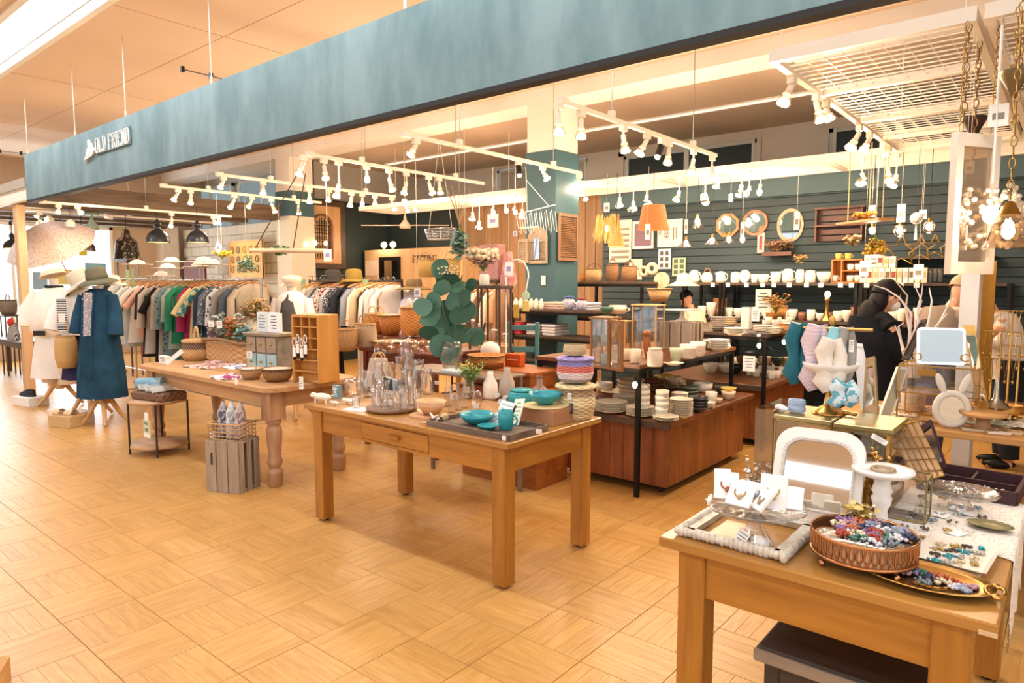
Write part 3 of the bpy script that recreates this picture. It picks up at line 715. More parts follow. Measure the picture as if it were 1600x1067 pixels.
# ================================================================ CEILING RACKS, TRACKS
def mesh_rack(lab,x0,x1,y0,y1,z,nx,ny,cross=()):
    t=T('ceiling_grid_rack',lab,'rack',(x0,y0,z))
    a, b=x1-x0, y1-y0
    for q in((0,a,0,.04),(0,a,b-.04,b)): P('frame_rail',MB().box(q[0],q[1],q[2],q[3],-.02,.05),WHITEM,t)
    for q in((0,.04),(a-.04,a)): P('frame_rail',MB().box(q[0],q[1],.041,b-.041,-.02,.05),WHITEM,t)
    for c in cross:
        if c[0]=='y': P('cross_rail',MB().box(.041,a-.041,c[1]-.025,c[1]+.025,-.015,.04),WHITEM,t)
        else: P('cross_rail',MB().box(c[1]-.03,c[1]+.03,.041,b-.041,-.02,.04),WHITEM,t)
    mb=MB()
    for i in range(nx+1): x=.04+(a-.08)*i/nx; mb.box(x-.003,x+.003,.041,b-.041,.008,.014)
    P('wire_grid',mb,WHITEM,t,kind='stuff')
    mb=MB()
    for j in range(ny+1): y=.04+(b-.08)*j/ny; mb.box(.041,a-.041,y-.0035,y+.0035,.0,.007)
    P('wire_grid',mb,WHITEM,t,kind='stuff')
    for x in(.05,a-.05):
        for y in(.05,b-.05): P('hanging_rod',MB().cyl((x,y,.05),(x,y,(3.79 if y0+y>6.9 and y0+y<7.42 else ZC)-z),.005,n=5),WHITEM,t)
    return t
mesh_rack('large white wire grid rack hanging from ceiling at upper right',-1.40,-.43,3.95,7.40,2.8,9,38,[('y',v)for v in(.95,1.95,2.75)])
mesh_rack('white wire grid rack hanging at the top right corner of view',-.40,1.7,3.95,7.40,2.8,18,38,[('y',v)for v in(.95,1.95,2.75)])
mesh_rack('long narrow white wire grid rack running behind the green columns',-9.65,1.4,7.45,8.3,2.8,55,15,[('x',1.9*k)for k in range(1,6)])
TRACKS={}
def track(key,lab,x,y0,y1,z=2.8,rods=(.25,.8)):
    t=T('lighting_track',lab,'lighting track',(x,y0,z),group='lighting tracks')
    P('track_body',MB().box(-.017,.017,0,y1-y0,0,.032),WHITEM,t)
    P('end_feed',MB().box(-.025,.025,-.03,.05,-.005,.045),WHITEM,t)
    for f in rods:
        P('hanging_rod',MB().cyl((0,(y1-y0)*f,.034),(0,(y1-y0)*f,ZC-z),.005,n=5),CHROME,t)
        P('track_clamp',MB().box(-.022,.022,(y1-y0)*f-.025,(y1-y0)*f+.025,.033,.08),WHITEM,t)
    TRACKS[key]=(x,z)
track('A','white lighting track nearest the front right, over the dish cabinets',-2.86,4.0,6.66)
track('B','white lighting track ending at the green column, second from right',-4.52,4.0,6.7)
track('C','white lighting track third from right, over the baskets',-5.95,4.0,6.6)
track('D','white lighting track over the clothes racks, fourth from right',-7.87,4.05,6.75)
track('E','white lighting track over the left clothes racks, fifth from right',-9.37,4.05,6.5)
track('F','white lighting track mounted under the timber beams, nearer one',-10.9,3.1,5.8,2.62,(.5,))
track('G','white lighting track mounted under the timber beams, farther one',-12.3,3.3,6.2,2.62,(.5,))
TRACKS['R']=(-1.38,2.78)
LN=[0]
HEADK=lambda: [('socket',MB().cyl((0,0,0),(0,0,.05),.02,n=10).cyl((0,0,.05),(0,0,.07),.02,.03,10),WHITEM,[]),
('reflector',MB().lathe([(.025,.07),(.032,.085),(.046,.12),(.046,.128)],12,cap=False),glass('#fff3df',.5),[]),
('bulb',MB().ell((0,0,.115),(.035,.035,.022),10,6),emit('#ffe3b4',BULB_E),[])]
BULBK=lambda: [('socket',MB().cyl((0,0,0),(0,0,.05),.018,n=10),WHITEM,[]),('bulb',MB().ell((0,0,.085),(.03,.03,.038),10,7),emit('#ffe3b4',BULB_E*1.3),[])]
BLKK=lambda: [('socket',MB().cyl((0,0,0),(0,0,.09),.03,n=10),BLACKM,[]),('bulb',MB().ell((0,0,.1),(.025,.025,.02),10,6),emit('#ffe3b4',BULB_E),[])]
def spot(key,lab,mx,bx,by,kind='head',w=1.0,cat='spotlight',light=True):
    X, z=TRACKS[key]; Y_=onx(mx,X,z); m=Vector((X,Y_,z)); d=dep(m); b=atd(bx,by,d)
    t=T('track_spotlight',lab,cat,m,group='track spotlights')
    v=b-m; L=v.length; j=Vector((0,0,-max(.05,L-.13)))
    if j.z<v.z+.02: j.z=v.z*.55
    P('adapter',MB().box(-.02,.02,-.035,.035,-.045,-.001),WHITEM,t)
    P('stem',MB().tube([(0,0,-.045),j],.009,6).ell(j,(.014,.014,.014),8,5),WHITEM if kind!='black' else BLACKM,t)
    k=kit({'head':'sp_head','bulb':'sp_bulb','black':'sp_black'}[kind],{'head':HEADK,'bulb':BULBK,'black':BLKK}[kind])
    dv=v-j; q=dv.to_track_quat('Z','Y'); s_=max(.6,min(1.3,dv.length/.12))
    for n, me, _ in k:
        o=bpy.data.objects.new(n,me); COL.objects.link(o); o.parent=t; o.location=j; o.rotation_euler=q.to_euler(); o.scale=(1,1,s_)
    if light:
        (lamp(t,v+dv.normalized()*.05,SPOT_W*.75*w,r=.04)if LN[0]%2 else beam(t,v+dv.normalized()*.045,dv.normalized()+Vector((0,0,-.6)),SPOT_W*w)); LN[0]+=1
TN={'A':'front right','B':'second-from-right','C':'third-from-right','D':'fourth-from-right','E':'fifth-from-right','F':'nearer under-beam','G':'farther under-beam','R':'big grid rack'}
for key, lst in{
'A':[(873,873,207),(908,908,214),(974,977,236),(1011,999,240),(1034,1026,249,'black'),(1046,1043,255),(1084,1080,270),(1113,1114,280)],
'B':[(650,641,243),(810,812,277,'black'),(848,855,280),(905,909,293)],
'C':[(474,467,273),(506,509,279),(529,525,307),(573,574,286,'bulb'),(608,613,297),(635,631,302),(670,676,302),(686,688,302)],
'D':[(349,344,294),(411,411,302),(483,484,316),(514,513,314),(549,547,322),(566,566,323,'bulb'),(586,586,319),(612,617,327),(632,637,330),(648,649,329)],
'E':[(278,271,313),(298,298,318),(366,359,325),(394,388,324),(424,430,331),(466,467,334)],
'F':[(91,91,329),(121,124,330),(268,267,354),(333,336,347),(341,342,350)],
'G':[(62,60,336),(172,168,338)],
'R':[(1238,1224,160),(1276,1283,188),(1291,1297,187),(1343,1329,231),(1359,1350,234),(1380,1383,243),(1389,1389,283)]}.items():
    for i, q in enumerate(lst):
        kd=q[3]if len(q)>3 else 'head'
        spot(key,'%s %s, %s from the left on the %s %s'%('black' if kd=='black' else 'white','bulb lamp' if kd=='bulb' else 'spotlight',ORD[i],TN[key],'edge' if key=='R' else 'track'),q[0],q[1],q[2],kd,1.3 if key in 'FG' else 1)
# lamps clipped under the long narrow rack
def rackspot(i,px,py,kind):
    m=at(px,300,Y=7.5); m.z=2.775; d=dep(m); b=atd(px,py,d); L=m.z-b.z
    t=T('clip_spotlight','small warm lamp under the long narrow rack, %s from the left'%ORD[i],'spotlight',(b.x,7.5,m.z),group='lamps under the narrow rack')
    P('clip',MB().box(-.02,.02,-.03,.03,-.03,-.001),WHITEM,t)
    P('stem',MB().cyl((0,0,-.03),(0,0,-max(.04,L-.1)),.007,n=6),WHITEM,t)
    for n, me, _ in kit('sp_'+kind,None):
        o=bpy.data.objects.new(n,me); COL.objects.link(o); o.parent=t; o.location=(0,0,-max(.04,L-.1)); o.rotation_euler=(pi+R.uniform(-.5,.2),R.uniform(-.4,.4),0)
    (beam(t,(0,-.05,-L-.05),(0,.25,-1),SPOT_W*.9)if i%2 else lamp(t,(0,-.06,-L-.05),SPOT_W*.9))
for i, (px,py)in enumerate([(737,342),(747,356),(770,334),(789,331),(803,334),(815,338),(912,289),(967,321),(988,327),(1009,318),(1060,311),(1100,316),(1122,284),(1157,303),(1169,305),(1187,302),(1345,286),(1399,288)]):
    rackspot(i,px,py,'bulb' if i in(2,3,4,14,15)else 'head')
# ================================================================ SHARED KITS
def prof_shell(prof,t): # outer profile bottom->top, then back down inside
    inner=[(max(.0,r-t),max(z,prof[0][1]+t))for r,z in reversed(prof)if z>prof[0][1]+t or r==prof[-1][0]]
    return[(0,prof[0][1])]+prof+inner+[(0,prof[0][1]+t)]
def K_cup(m,hd=True,prof=None,band=None):
    def f():
        mb=MB().lathe(prof_shell(prof or[(.36,0),(.42,.06),(.48,.5),(.5,1)],.05),16)
        ps=[('cup_body',mb,m,[])]
        if hd: ps.append(('handle',MB().tor((.5,0,.5),.24,.05,12,6,Matrix.Rotation(pi/2,4,'X'),a0=-pi/2,a1=pi/2),m,[]))
        if band: ps.append(('printed_band',MB().lathe([(.475,.35),(.492,.75)],16,cap=False),band,[]))
        return ps
    return kit(('cup',m.name,hd,str(prof),band and band.name),f)
def K_bowl(m,ripple=0,rn=14):
    return kit(('bowl',m.name,ripple),lambda:[('bowl_body',MB().lathe([(0,.0),(.22,0),(.24,.08),(.38,.3),(.47,.7),(.5,1),(.48,1),(.44,.7),(.35,.36),(.2,.14),(0,.12)],28,ripple=ripple,rn=rn),m,[])])
def K_plate(m,ripple=0):
    return kit(('plate',m.name,ripple),lambda:[('plate_body',MB().lathe([(0,0),(.28,0),(.3,.3),(.43,.78),(.5,.92),(.5,1),(.47,1),(.3,.5),(0,.4)],24,ripple=ripple,rn=12),m,[])])
GLASS=glass()
def K_tumbler(prof=None,stem=False,m=None):
    m=m or GLASS
    if stem: pr=[(.32,0),(.32,.02),(.06,.05),(.04,.38),(.1,.42),(.4,.6),(.44,.8),(.38,1),(.36,1),(.41,.8),(.36,.62),(0,.45)]
    else: pr=prof_shell(prof or[(.36,0),(.4,.1),(.5,1)],.035)
    return kit(('tumb',stem,m.name,str(prof)),lambda:[('glass_body',MB().lathe(pr,18),m,[])])
def K_jar(m,lid=None,prof=None):
    def f():
        ps=[('jar_body',MB().lathe(prof or[(0,0),(.46,0),(.5,.05),(.5,.72),(.42,.82),(.4,.86),(0,.86)],18),m,[])]
        if lid: ps.append(('lid',MB().lathe([(0,.86),(.44,.86),(.44,.94),(.1,.96),(.08,.99),(0,1)],18),lid,[]))
        return ps
    return kit(('jar',m.name,lid and lid.name,str(prof)),f)
def K_box(m,name='box_body'): return kit(('box',m.name,name),lambda:[(name,MB().rbox(-.5,.5,-.5,.5,0,1,.02),m,[])])
INK=mat('#5b5a58',.8,0,0)
def K_card(m=PAPER,ink=INK,blocks=True,seed=0): # upright card in xz, printed on its -y face
    def f():
        r=random.Random(seed); mb=MB(); n=4+seed%3
        for k in range(n):
            z=.85-.75*k/n; L_=r.uniform(.4,.8); mb.box(-L_/2,L_/2,-.53,-.505,z-.05,z)
        return[('card',MB().box(-.5,.5,-.5,.5,0,1),m,[('print',mb,ink)])]
    return kit(('card',m.name,ink.name,seed),f)
def K_basket(m,rim,handle='arch',prof=None,fill=None,hn=1):
    def f():
        pr=prof or[(.36,0),(.46,.25),(.5,.6),(.48,1)]
        ps=[('basket_body',MB().lathe(prof_shell(pr,.03),24),m,[]),('rim',MB().tor((0,0,pr[-1][1]),pr[-1][0],.03,24,6),rim,[])]
        if handle=='arch': ps.append(('handle',MB().tor((0,0,1),.42,.03,16,6,Matrix.Rotation(pi/2,4,'X'),a0=0,a1=pi),rim,[]))
        if handle=='double':
            for s_ in(-.18,.18): ps.append(('handle',MB().tor((0,s_,.98),.26,.025,14,6,Matrix.Rotation(pi/2,4,'X'),sy=1.4,a0=0,a1=pi),rim,[]))
        if fill: ps.append(('lining',MB().ell((0,0,pr[-1][1]-.08),(pr[-1][0]*.9,pr[-1][0]*.9,.14),14,6),fill,[]))
        return ps
    return kit(('bask',m.name,rim.name,handle,str(prof),fill and fill.name),f)
WK=weave('#a97a4a','#d9b583',34); WKO=weave('#a5622a','#d79449',30); WKD=weave('#6d4a2e','#9c7148',34); WKL=weave('#c9a878','#efdcb6',40); WKG=weave('#8d6f50','#c0a17a',40)
RIM=mat('#c29a68',.7,0,.2,30); RIMD=mat('#7c5735',.7,0,.2,30)
def stack(kt,name,n,lab,cat,loc,w,h,step,group,top='topmost',rz=None):
    for k in range(n):
        which=top if k==n-1 else('bottommost' if k==0 else ORD[k]+' from bottom')
        inst(kt,name,'%s, %s'%(' '.join(lab.split()[:12]),which)if n>1 else lab,cat,(loc[0]+R.uniform(-.002,.002),loc[1]+R.uniform(-.002,.002),loc[2]+k*step),w,w,h,R.uniform(0,6),group=group if n>1 else None)
# ---------------------------------------------------------------- hats
def hat(lab,loc,crown,brim,m,band=None,hgt=.11,tilt=(0,0,0),droop=.03,name='sun_hat'):
    t=T(name,lab,'hat',loc,rot=tilt)
    P('crown',MB().lathe([(crown*1.02,0),(crown,hgt*.3),(crown*.93,hgt*.75),(crown*.8,hgt*.95),(crown*.4,hgt),(0,hgt*.97)],20,cap=False),m,t)
    P('brim',MB().lathe([(crown,.0),(crown+(brim-crown)*.5,-droop*.3),(brim,-droop),(brim,-droop-.006),(crown,-.008)],28,cap=False,ripple=.015,rn=3),m,t)
    if band: P('hat_band',MB().lathe([(crown*1.035,.002),(crown*1.02,.03)],20,cap=False),band,t)
    return t
def cap(lab,loc,m,rz=0,s=1):
    t=T('newsboy_cap',lab,'hat',loc,rz,sc=s)
    P('crown',MB().lathe([(.088,0),(.105,.03),(.125,.06),(.11,.1),(.05,.118),(0,.12)],18),m,t)
    P('peak',MB().grid(lambda u,v:Vector(((.085+v*.07)*cos((u-.5)*1.9-pi/2)*1.0,(.085+v*.07)*sin((u-.5)*1.9-pi/2),.012-.03*v*v)),10,4),m,t)
    return t
# ---------------------------------------------------------------- mannequins
LWOOD=wood('#c39257','#dcb07a',2,.45)
def tripod(t,h,n=4,spread=.22,m=LWOOD,arch=False):
    P('stand_pole',MB().lathe([(.05,.22),(.06,.27),(.035,.32),(.03,.4),(.045,.45),(.03,.5),(.03,h)],14),m,t)
    for k in range(n):
        a=2*pi*k/n+.5
        pts=[(cos(a)*r,sin(a)*r,z)for r,z in((.03,.3),(.08,.24),(spread*.65,.12),(spread,.015))]
        P('leg',MB().tube(pts,[.028,.028,.022,.018],8),m,t)
def mannequin(lab,loc,rz,secs,m,sleeves=(),extra=(),neck=1.42,stand=(4,.22,LWOOD),fold=.04,lower=None):
    t=T('dress_form',lab,'mannequin',loc,rz)
    tripod(t,secs[0][2]+.3,stand[0],stand[1],stand[2])
    P('garment',MB().loft(secs,40,fold,9,R.random()*5),m,t)
    for s_ in sleeves: P('sleeve',MB().tube(s_[0],s_[1],12),s_[2]if len(s_)>2 else m,t)
    P('neck',MB().lathe([(.075,neck-.06),(.055,neck),(.05,neck+.07),(.06,neck+.085),(0,neck+.09)],14),mat('#e3d8c6',.7),t)
    for e in extra: P(e[0],e[1],e[2],t,e[3]if len(e)>3 else None)
    return t
p1=Vector((-8.12,2.78,0))
NAVY=cloth('#1c3a50','#294f68'); OFFW=cloth('#e6e0d6','#f4efe8'); BEIGE=cloth('#d9c3ab','#e9d8c4'); CRM=cloth('#ede3d3','#f8f1e6')
# navy long coat
sec=[(0,0,.3,.25,.2,.09),(0,0,.55,.235,.19,.07),(0,0,.8,.21,.17,.05),(0,0,1.05,.18,.15,.03),(0,0,1.25,.17,.13,.02),(0,0,1.38,.16,.12,.01),(0,0,1.44,.14,.1,0),(0,0,1.48,.07,.07,0)]
fr=MB().grid(lambda u,v:Vector((-.075+.09*u,-(.125+.015*sin(u*6)+(1-v)*.05)-.012,.98+.46*v)),6,8)
bt=MB()
for k in range(6): bt.ell((-.085,-.175+.006*k,1.02+.07*k),(.007,.005,.007),8,5)
m1=mannequin('dress form in a long navy blue coat over a pale floral top, with olive hat',p1,radians(42),sec,NAVY,
[([(.15,-.02,1.40),(.2,-.05,1.22),(.215,-.1,.98)],[.06,.065,.08]),([(-.15,0,1.40),(-.2,-.03,1.2),(-.21,-.07,1.0)],[.06,.06,.075])],
[('floral_blouse',fr,cloth('#e8e2e0','#a3a0a8','floral',60),'pale blouse with small floral print'),('buttons',bt,WHITE),
('coat_edge',MB().tube([(-.09,-.13,1.44),(-.085,-.17,1.2),(-.09,-.2,.9),(-.1,-.24,.5)],.008,5).tube([(.03,-.13,1.44),(.02,-.17,1.2),(.01,-.2,.9),(.0,-.24,.5)],.008,5),NAVY)])
hat('olive grey bucket hat with downturned brim, rightmost of the mannequin hats',p1+Vector((0,0,1.58)),.105,.2,cloth('#66654f','#7c7a64'),cloth('#5a5947'),.13,(radians(8),radians(-6),.6),.045)
# white outfit behind with wide beige hat
p2=Vector((-8.75,2.85,0))
m2=mannequin('dress form in a loose white pullover above a navy skirt, centre of the three',p2,radians(45),[(0,0,.95,.26,.2,.05),(0,0,1.05,.27,.2,.05),(0,0,1.2,.24,.17,.03),(0,0,1.36,.2,.13,.01),(0,0,1.44,.13,.1,0),(0,0,1.47,.07,.07,0)],OFFW,
[([(.18,0,1.38),(.27,-.05,1.2),(.3,-.1,1.0)],[.08,.095,.1]),([(-.18,0,1.38),(-.27,-.05,1.2),(-.3,-.1,1.0)],[.08,.095,.1])],
[('skirt',MB().loft([(0,0,.44,.27,.22,.08),(0,0,.7,.24,.19,.06),(0,0,1.0,.19,.15,.03)],36),cloth('#232b4a','#3a3350'),'dark navy skirt'),
('scarf',MB().box(-.19,-.09,-.215,-.205,1.0,1.36).m(1).box(-.175,-.105,-.218,-.214,1.1,1.2),[cloth('#262b2e','#e8e8e4','stripe',12),PAPER],'black and white lettered scarf panel')])
hat('large cream brimmed sun hat tilted on the middle dress form',p2+Vector((.0,-.02,1.56)),.12,.23,cloth('#c9bfa8','#dcd3be'),None,.14,(radians(24),radians(-26),.3),.05)
hat('cream round hat half hidden behind the olive bucket hat',p2+Vector((.45,.1,1.54)),.12,.2,cloth('#ddd6c6','#efe9dc'),None,.09,(0,0,0),.02)
inst(K_basket(weave('#b98d52','#dfba7c',50),RIM,'arch',[(.4,0),(.5,.3),(.5,.8),(.42,1)]),'straw_basket','honey straw basket bag hanging at the waist of the white dress form','bag',at(105,574,Y=2.62),.26,.22,.36)
# beige outfit at left
p3=Vector((-9.75,2.85,0))
m3=mannequin('dress form in cream jacket with dark pocket and wide beige trousers, leftmost',p3,radians(40),[(0,0,.88,.24,.18,.03),(0,0,.95,.3,.22,.04),(0,0,1.1,.31,.22,.04),(0,0,1.25,.27,.19,.03),(0,0,1.4,.21,.14,.01),(0,0,1.47,.13,.1,0),(0,0,1.5,.07,.07,0)],CRM,
[([(.2,0,1.42),(.3,-.05,1.25),(.3,-.12,1.02)],[.09,.12,.1]),([(-.2,0,1.42),(-.29,-.05,1.22),(-.3,-.1,1.0)],[.08,.1,.09])],
[('trouser_leg',MB().loft([(.12,-.02,.28,.11,.11,.05),(.13,-.02,.6,.13,.14,.06),(.09,0,.95,.14,.15,.04)],24),BEIGE),('trouser_leg',MB().loft([(-.1,0,.3,.1,.11,.05),(-.1,0,.6,.12,.14,.06),(-.07,0,.95,.13,.15,.04)],24),BEIGE),
('tunic',MB().loft([(-.06,.03,.36,.28,.21,.08),(-.03,.02,.7,.25,.19,.06),(0,0,.98,.22,.17,.03)],30),cloth('#e9e7e2','#f6f4f0'),'long white tunic'),
('dark_pocket',MB().ell((.33,-.13,1.13),(.035,.075,.16),10,7),cloth('#2b3033')),('collar_bow',MB().tor((0,0,1.49),.085,.022,14,6),cloth('#2d3236')),('waist_tab',MB().box(-.12,.02,-.25,-.24,.9,.96),cloth('#33302e'))],
neck=1.5,stand=(2,.24,LWOOD))
hat('pale beret style hat on the leftmost dress form',p3+Vector((-.02,0,1.64)),.13,.16,cloth('#dfc9ab','#ecdcc2'),None,.06,(radians(10),radians(-14),0),.01)
# parasol hanging behind
t=T('parasol','open pale floral parasol leaning over the left mannequins','parasol',at(64,352,Y=3.3),rot=(radians(28),radians(22),0))
def par(u,v):
    a=2*pi*u; r=.62*v*(1-.05*abs(sin(4*a))); return Vector((r*cos(a),r*sin(a),-.34*v**1.7))
P('canopy',MB().grid(par,32,8),cloth('#cfc4bc','#bfa59c','print',55),t)
P('pole',MB().cyl((0,0,.08),(0,0,-.8),.008,n=6),LWOOD,t)
for k in range(8):
    a=2*pi*k/8; P('rib',MB().tube([(r*cos(a),r*sin(a),-.34*(r/.62)**1.7-.01)for r in(.02,.2,.4,.6)],.003,4),CHROME,t)
# shoes and boxes below
def shoe(lab,loc,rz,m,sole=LWOOD,s=1,slide=False,grp=None):
    t=T('shoe',lab,'shoe',loc,rz,grp,s)
    P('sole',MB().loft([(0,0,0,.125,.042,0),(0,0,.014,.13,.046,0)],20),sole,t)
    o=MB()
    if slide: o.grid(lambda u,v:Vector((-.0+.1*v,.045*cos(pi*u),.014+.045*sin(pi*u)*(1-.3*v))),10,6)
    else: o.loft([(0,0,.014,.125,.043,0),(-.005,0,.035,.118,.04,0),(-.035,0,.055,.08,.034,0),(-.05,0,.07,.06,.03,0)],20)
    P('upper',o,m,t); return t
shb=at(113,652,z=.0)
def carton(lab,loc,w,d,h,m,rz=0,name='box'):
    return inst(K_box(m),name,lab,'box',loc,w,d,h,rz)
carton('tan cardboard shoe box on the floor under beige slippers',at(106,665,z=0),.32,.2,.12,mat('#c8a877',.8),radians(20),'shoe_box')
sp=at(106,665,z=0)
for k, (dx,dy)in enumerate(((-.06,-.03),(.1,.04))):
    shoe(['front','rear'][k]+' beige slip-on sandal lying on the tan shoe box',(sp.x+dx,sp.y+dy,.12),radians(200),cloth('#d8bd94','#e6cfa9'),LWOOD,1.1,True)
carton('white floral box beside the tan shoe box',at(128,660,z=0),.2,.16,.13,mat('#e8e2dc',.7),radians(20),'shoe_box')
carton('white low box on the floor under a black shoe',at(48,632,z=0),.42,.24,.11,mat('#ecebe8',.7),radians(10),'shoe_box')
sp=at(48,632,z=0)
shoe('black slip-on shoe on the white low box by the leftmost dress form',(sp.x-.02,sp.y-.02,.11),radians(195),mat('#1c1c20',.5),mat('#222',.5),1.2)
# ---------------------------------------------------------------- clothes rails
HW=wood('#a9713f','#c58d55',1,.4)
GK={}
def garment(i,n,rail,x,y,z,m,L_=.7,w=.22,sl=.3,mname='shirt',col='',rz=0,pants=False):
    key=(m.name,L_,w,sl)
    hk=('hanger',MB().tube([(0,-.2,-.075),(0,-.1,-.035),(0,0,-.015),(0,.1,-.035),(0,.2,-.075)],.009,6),HW,
[('hook',MB().tor((0,0,.022),.022,.003,12,5,Matrix.Rotation(pi/2,4,'X')@Matrix.Rotation(0,4,'Z'),a0=-pi/2,a1=pi),CHROME)])
    def f():
        b=MB().loft([(0,0,-.05-L_,.05,w*1.1,.1),(.0,0,-.05-L_*.6,.045,w*.98,.08),(0,0,-.32,.04,w*.92,.04),(0,0,-.12,.035,w*.95,.02),(0,0,-.075,.028,w*.7,0),(0,0,-.04,.02,.07,0)],26,.05,7)
        ps=[hk,('garment',b,m,[])]
        if sl:
            for s_ in(-1,1): ps.append(('sleeve',MB().tube([(0,s_*w*.85,-.11),(.005,s_*(w+.05),-.2),(.01,s_*(w+.07+.1*(sl<.35)),-.11-sl)],[.035,.04,.05],8),m,[]))
        return ps
    inst(kit(key+('gmt',),f),mname,'%s, %s from the left on the %s'%(col,ORD[i],rail),'clothes',(x,y,z),1,rz=rz,group='clothes on the '+rail)
def clothes_rail(lab,x0,x1,y,z,railn,items,rz0=0,legs=True,gm=BLACKM,sgn=1):
    t=T('clothes_rail',lab,'clothes rack',((x0+x1)/2,y,0)); a=(x1-x0)/2
    P('rail',MB().cyl((-a,0,z),(a,0,z),.011,n=8),gm,t)
    for s_ in(-1,1):
        P('upright',MB().cyl((s_*a,0,.05),(s_*a,0,z+.02),.013,n=8),gm,t)
        P('foot',MB().bar((s_*a,-.25,.035),(s_*a,.25,.035),.025),gm,t)
        for q in(-.24,.24): P('caster',MB().ell((s_*a,q,.012),(.012,.012,.012),8,5),BLACKM,t)
    P('lower_rail',MB().cyl((-a,0,.16),(a,0,.16),.009,n=6),gm,t)
    n=len(items)
    for i, it in enumerate(items):
        m, col, L_, w, sl, nm=it
        x=x0+.1+(x1-x0-.2)*(i+.5)/n
        garment(i,n,railn,x+R.uniform(-.01,.01),y,z,m,L_,w,sl,nm,col,radians(R.uniform(-12,12))+rz0)
    return t
C=cloth
items1=[(C('#dfe5e4','#f1f4f3'),'white lightweight shirt',.82,.24,.3,'shirt'),(C('#b9ccd6','#dbe6ea'),'pale blue long shirt',.85,.24,.3,'shirt'),(C('#cdd3cf','#7d8f93','floral',30),'grey floral print tunic',.8,.23,.3,'tunic'),
(C('#e9ebea','#f8f8f6'),'white wide T-shirt',.78,.27,.28,'t_shirt'),(C('#e8b4a6','#f0c8bc'),'pink top',.7,.21,.25,'top'),(C('#2a2a2c','#3b3a3c'),'black long top',.95,.22,.4,'top'),(C('#c8c0b6','#dcd5cc'),'greige linen shirt',.9,.24,.5,'shirt'),
(C('#1f1f23'),'black long dress',1.2,.22,.3,'dress'),(C('#bdb4a5','#d2cabd'),'beige linen tunic',.95,.24,.5,'tunic'),(C('#3a5d6c','#86a3ab','floral',22),'blue patterned long dress',1.05,.23,.5,'dress'),(C('#a9bdb6','#c5d4cd'),'sage top',.8,.22,.4,'top'),
(C('#2f8f6a','#44a57e'),'bright green top',.72,.26,.5,'top'),(C('#1f5a4b','#2d6d5c'),'dark green long skirt',1.1,.22,0,'skirt'),(C('#a52c62','#bb4477'),'magenta shirt',.68,.24,.5,'shirt'),(C('#eedc9c','#f6e9b8'),'pale yellow dress',.9,.22,.3,'dress'),
(C('#3f8b97','#d8d2a8','print',20),'teal and cream print top',.62,.22,.3,'top'),(C('#2d4155','#3d536a'),'navy blue shirt',.85,.23,.5,'shirt'),(C('#dfe1e2','#6c7884','floral',45),'white and grey print dress',.95,.23,.4,'dress'),(C('#1f2c44','#dfe4ea','floral',26),'navy dotted dress',.95,.22,.4,'dress'),
(C('#8d8a86','#a7a39d'),'grey knit top',.7,.22,.4,'top'),(C('#4d5a66','#65727f'),'slate blue top',.75,.22,.4,'top'),(C('#a99d8c','#c0b4a2'),'taupe jacket',.75,.23,.5,'jacket')]
xa, xb=at(207,440,Y=3.95).x, at(408,440,Y=3.95).x
clothes_rail('chrome clothes rail of mixed coloured clothes behind the big pine table',xa,xb,3.95,1.57,'long front rail',items1,gm=CHROME)
for k, (px,lab,m)in enumerate(((236,'long coral red textured dress hanging below the white shirts',C('#b84a40','#cf6355','print',40)),(268,'second long coral red dress hanging beside the first',C('#b84a40','#cf6355','print',40)))):
    q=at(px,540,Y=4.2)
    tag(P('dress',MB().loft([(q.x,4.2,.5,.2,.1,.1),(q.x,4.2,.9,.16,.08,.06),(q.x,4.2,1.3,.13,.07,.02),(q.x,4.2,1.5,.02,.02,0)],26),m),lab,'clothes')
items0=[(C('#e3e0da','#f1efe9'),'white cotton blouse',.8,.23,.4,'blouse'),(C('#31414a'),'dark grey top',.7,.22,.3,'top'),(C('#dcdcd8','#eceae6'),'off-white shirt',.85,.23,.4,'shirt'),(C('#c3cdd1'),'light grey blouse',.9,.23,.4,'blouse'),(C('#23252a'),'black blouse',.8,.22,.4,'blouse')]
clothes_rail('short chrome rail of pale shirts left of the long front rail',at(182,440,Y=4.6).x,at(212,440,Y=4.3).x,4.45,1.6,'short left rail',items0,gm=CHROME)
# second rail to the right (striped shirts)
items2=[(C('#c3a545','#d3b75c'),'mustard yellow dress',.95,.22,0,'dress'),(C('#c9c2b5','#ddd6ca'),'light grey shirt',.92,.23,.5,'shirt'),(C('#9f978a','#b3aa9c'),'taupe shirt',.85,.22,.5,'shirt'),(C('#4b453f'),'dark brown top',.8,.22,.4,'top'),(C('#ece8e0','#32343a','stripe',22),'black and white striped top',.75,.23,.45,'top'),
(C('#d8c9c0','#8f3a3a','print',30),'red and cream print top',.72,.22,.4,'top'),(C('#e9e6e0','#3f4a58','stripe',26),'navy striped top',.7,.22,.4,'top'),(C('#dcdad6','#4a4a50','floral',50),'grey dotted blouse',.68,.22,.4,'blouse'),(C('#c6c4c8','#6d6f78','floral',60),'pale lilac print top',.66,.22,.4,'top'),
(C('#20232b'),'black jacket',.7,.24,.5,'jacket'),(C('#454b58'),'slate grey top',.66,.22,.4,'top'),(C('#8b8d94'),'grey sweater',.64,.22,.4,'sweater'),(C('#d9c7a8','#e7d8bf'),'cream sweater',.64,.22,.4,'sweater'),(C('#c5a983'),'camel sweater',.62,.22,.4,'sweater'),
(C('#3a3532'),'dark charcoal top',.62,.22,.4,'top'),(C('#e2cfc0'),'pale peach blouse',.62,.22,.4,'blouse'),(C('#cbb7b0'),'dusty pink top',.62,.22,.4,'top'),(C('#e6ddd0'),'ivory blouse',.62,.22,.4,'blouse')]
xa2, xb2=at(484,440,Y=5.0).x, at(628,440,Y=5.0).x
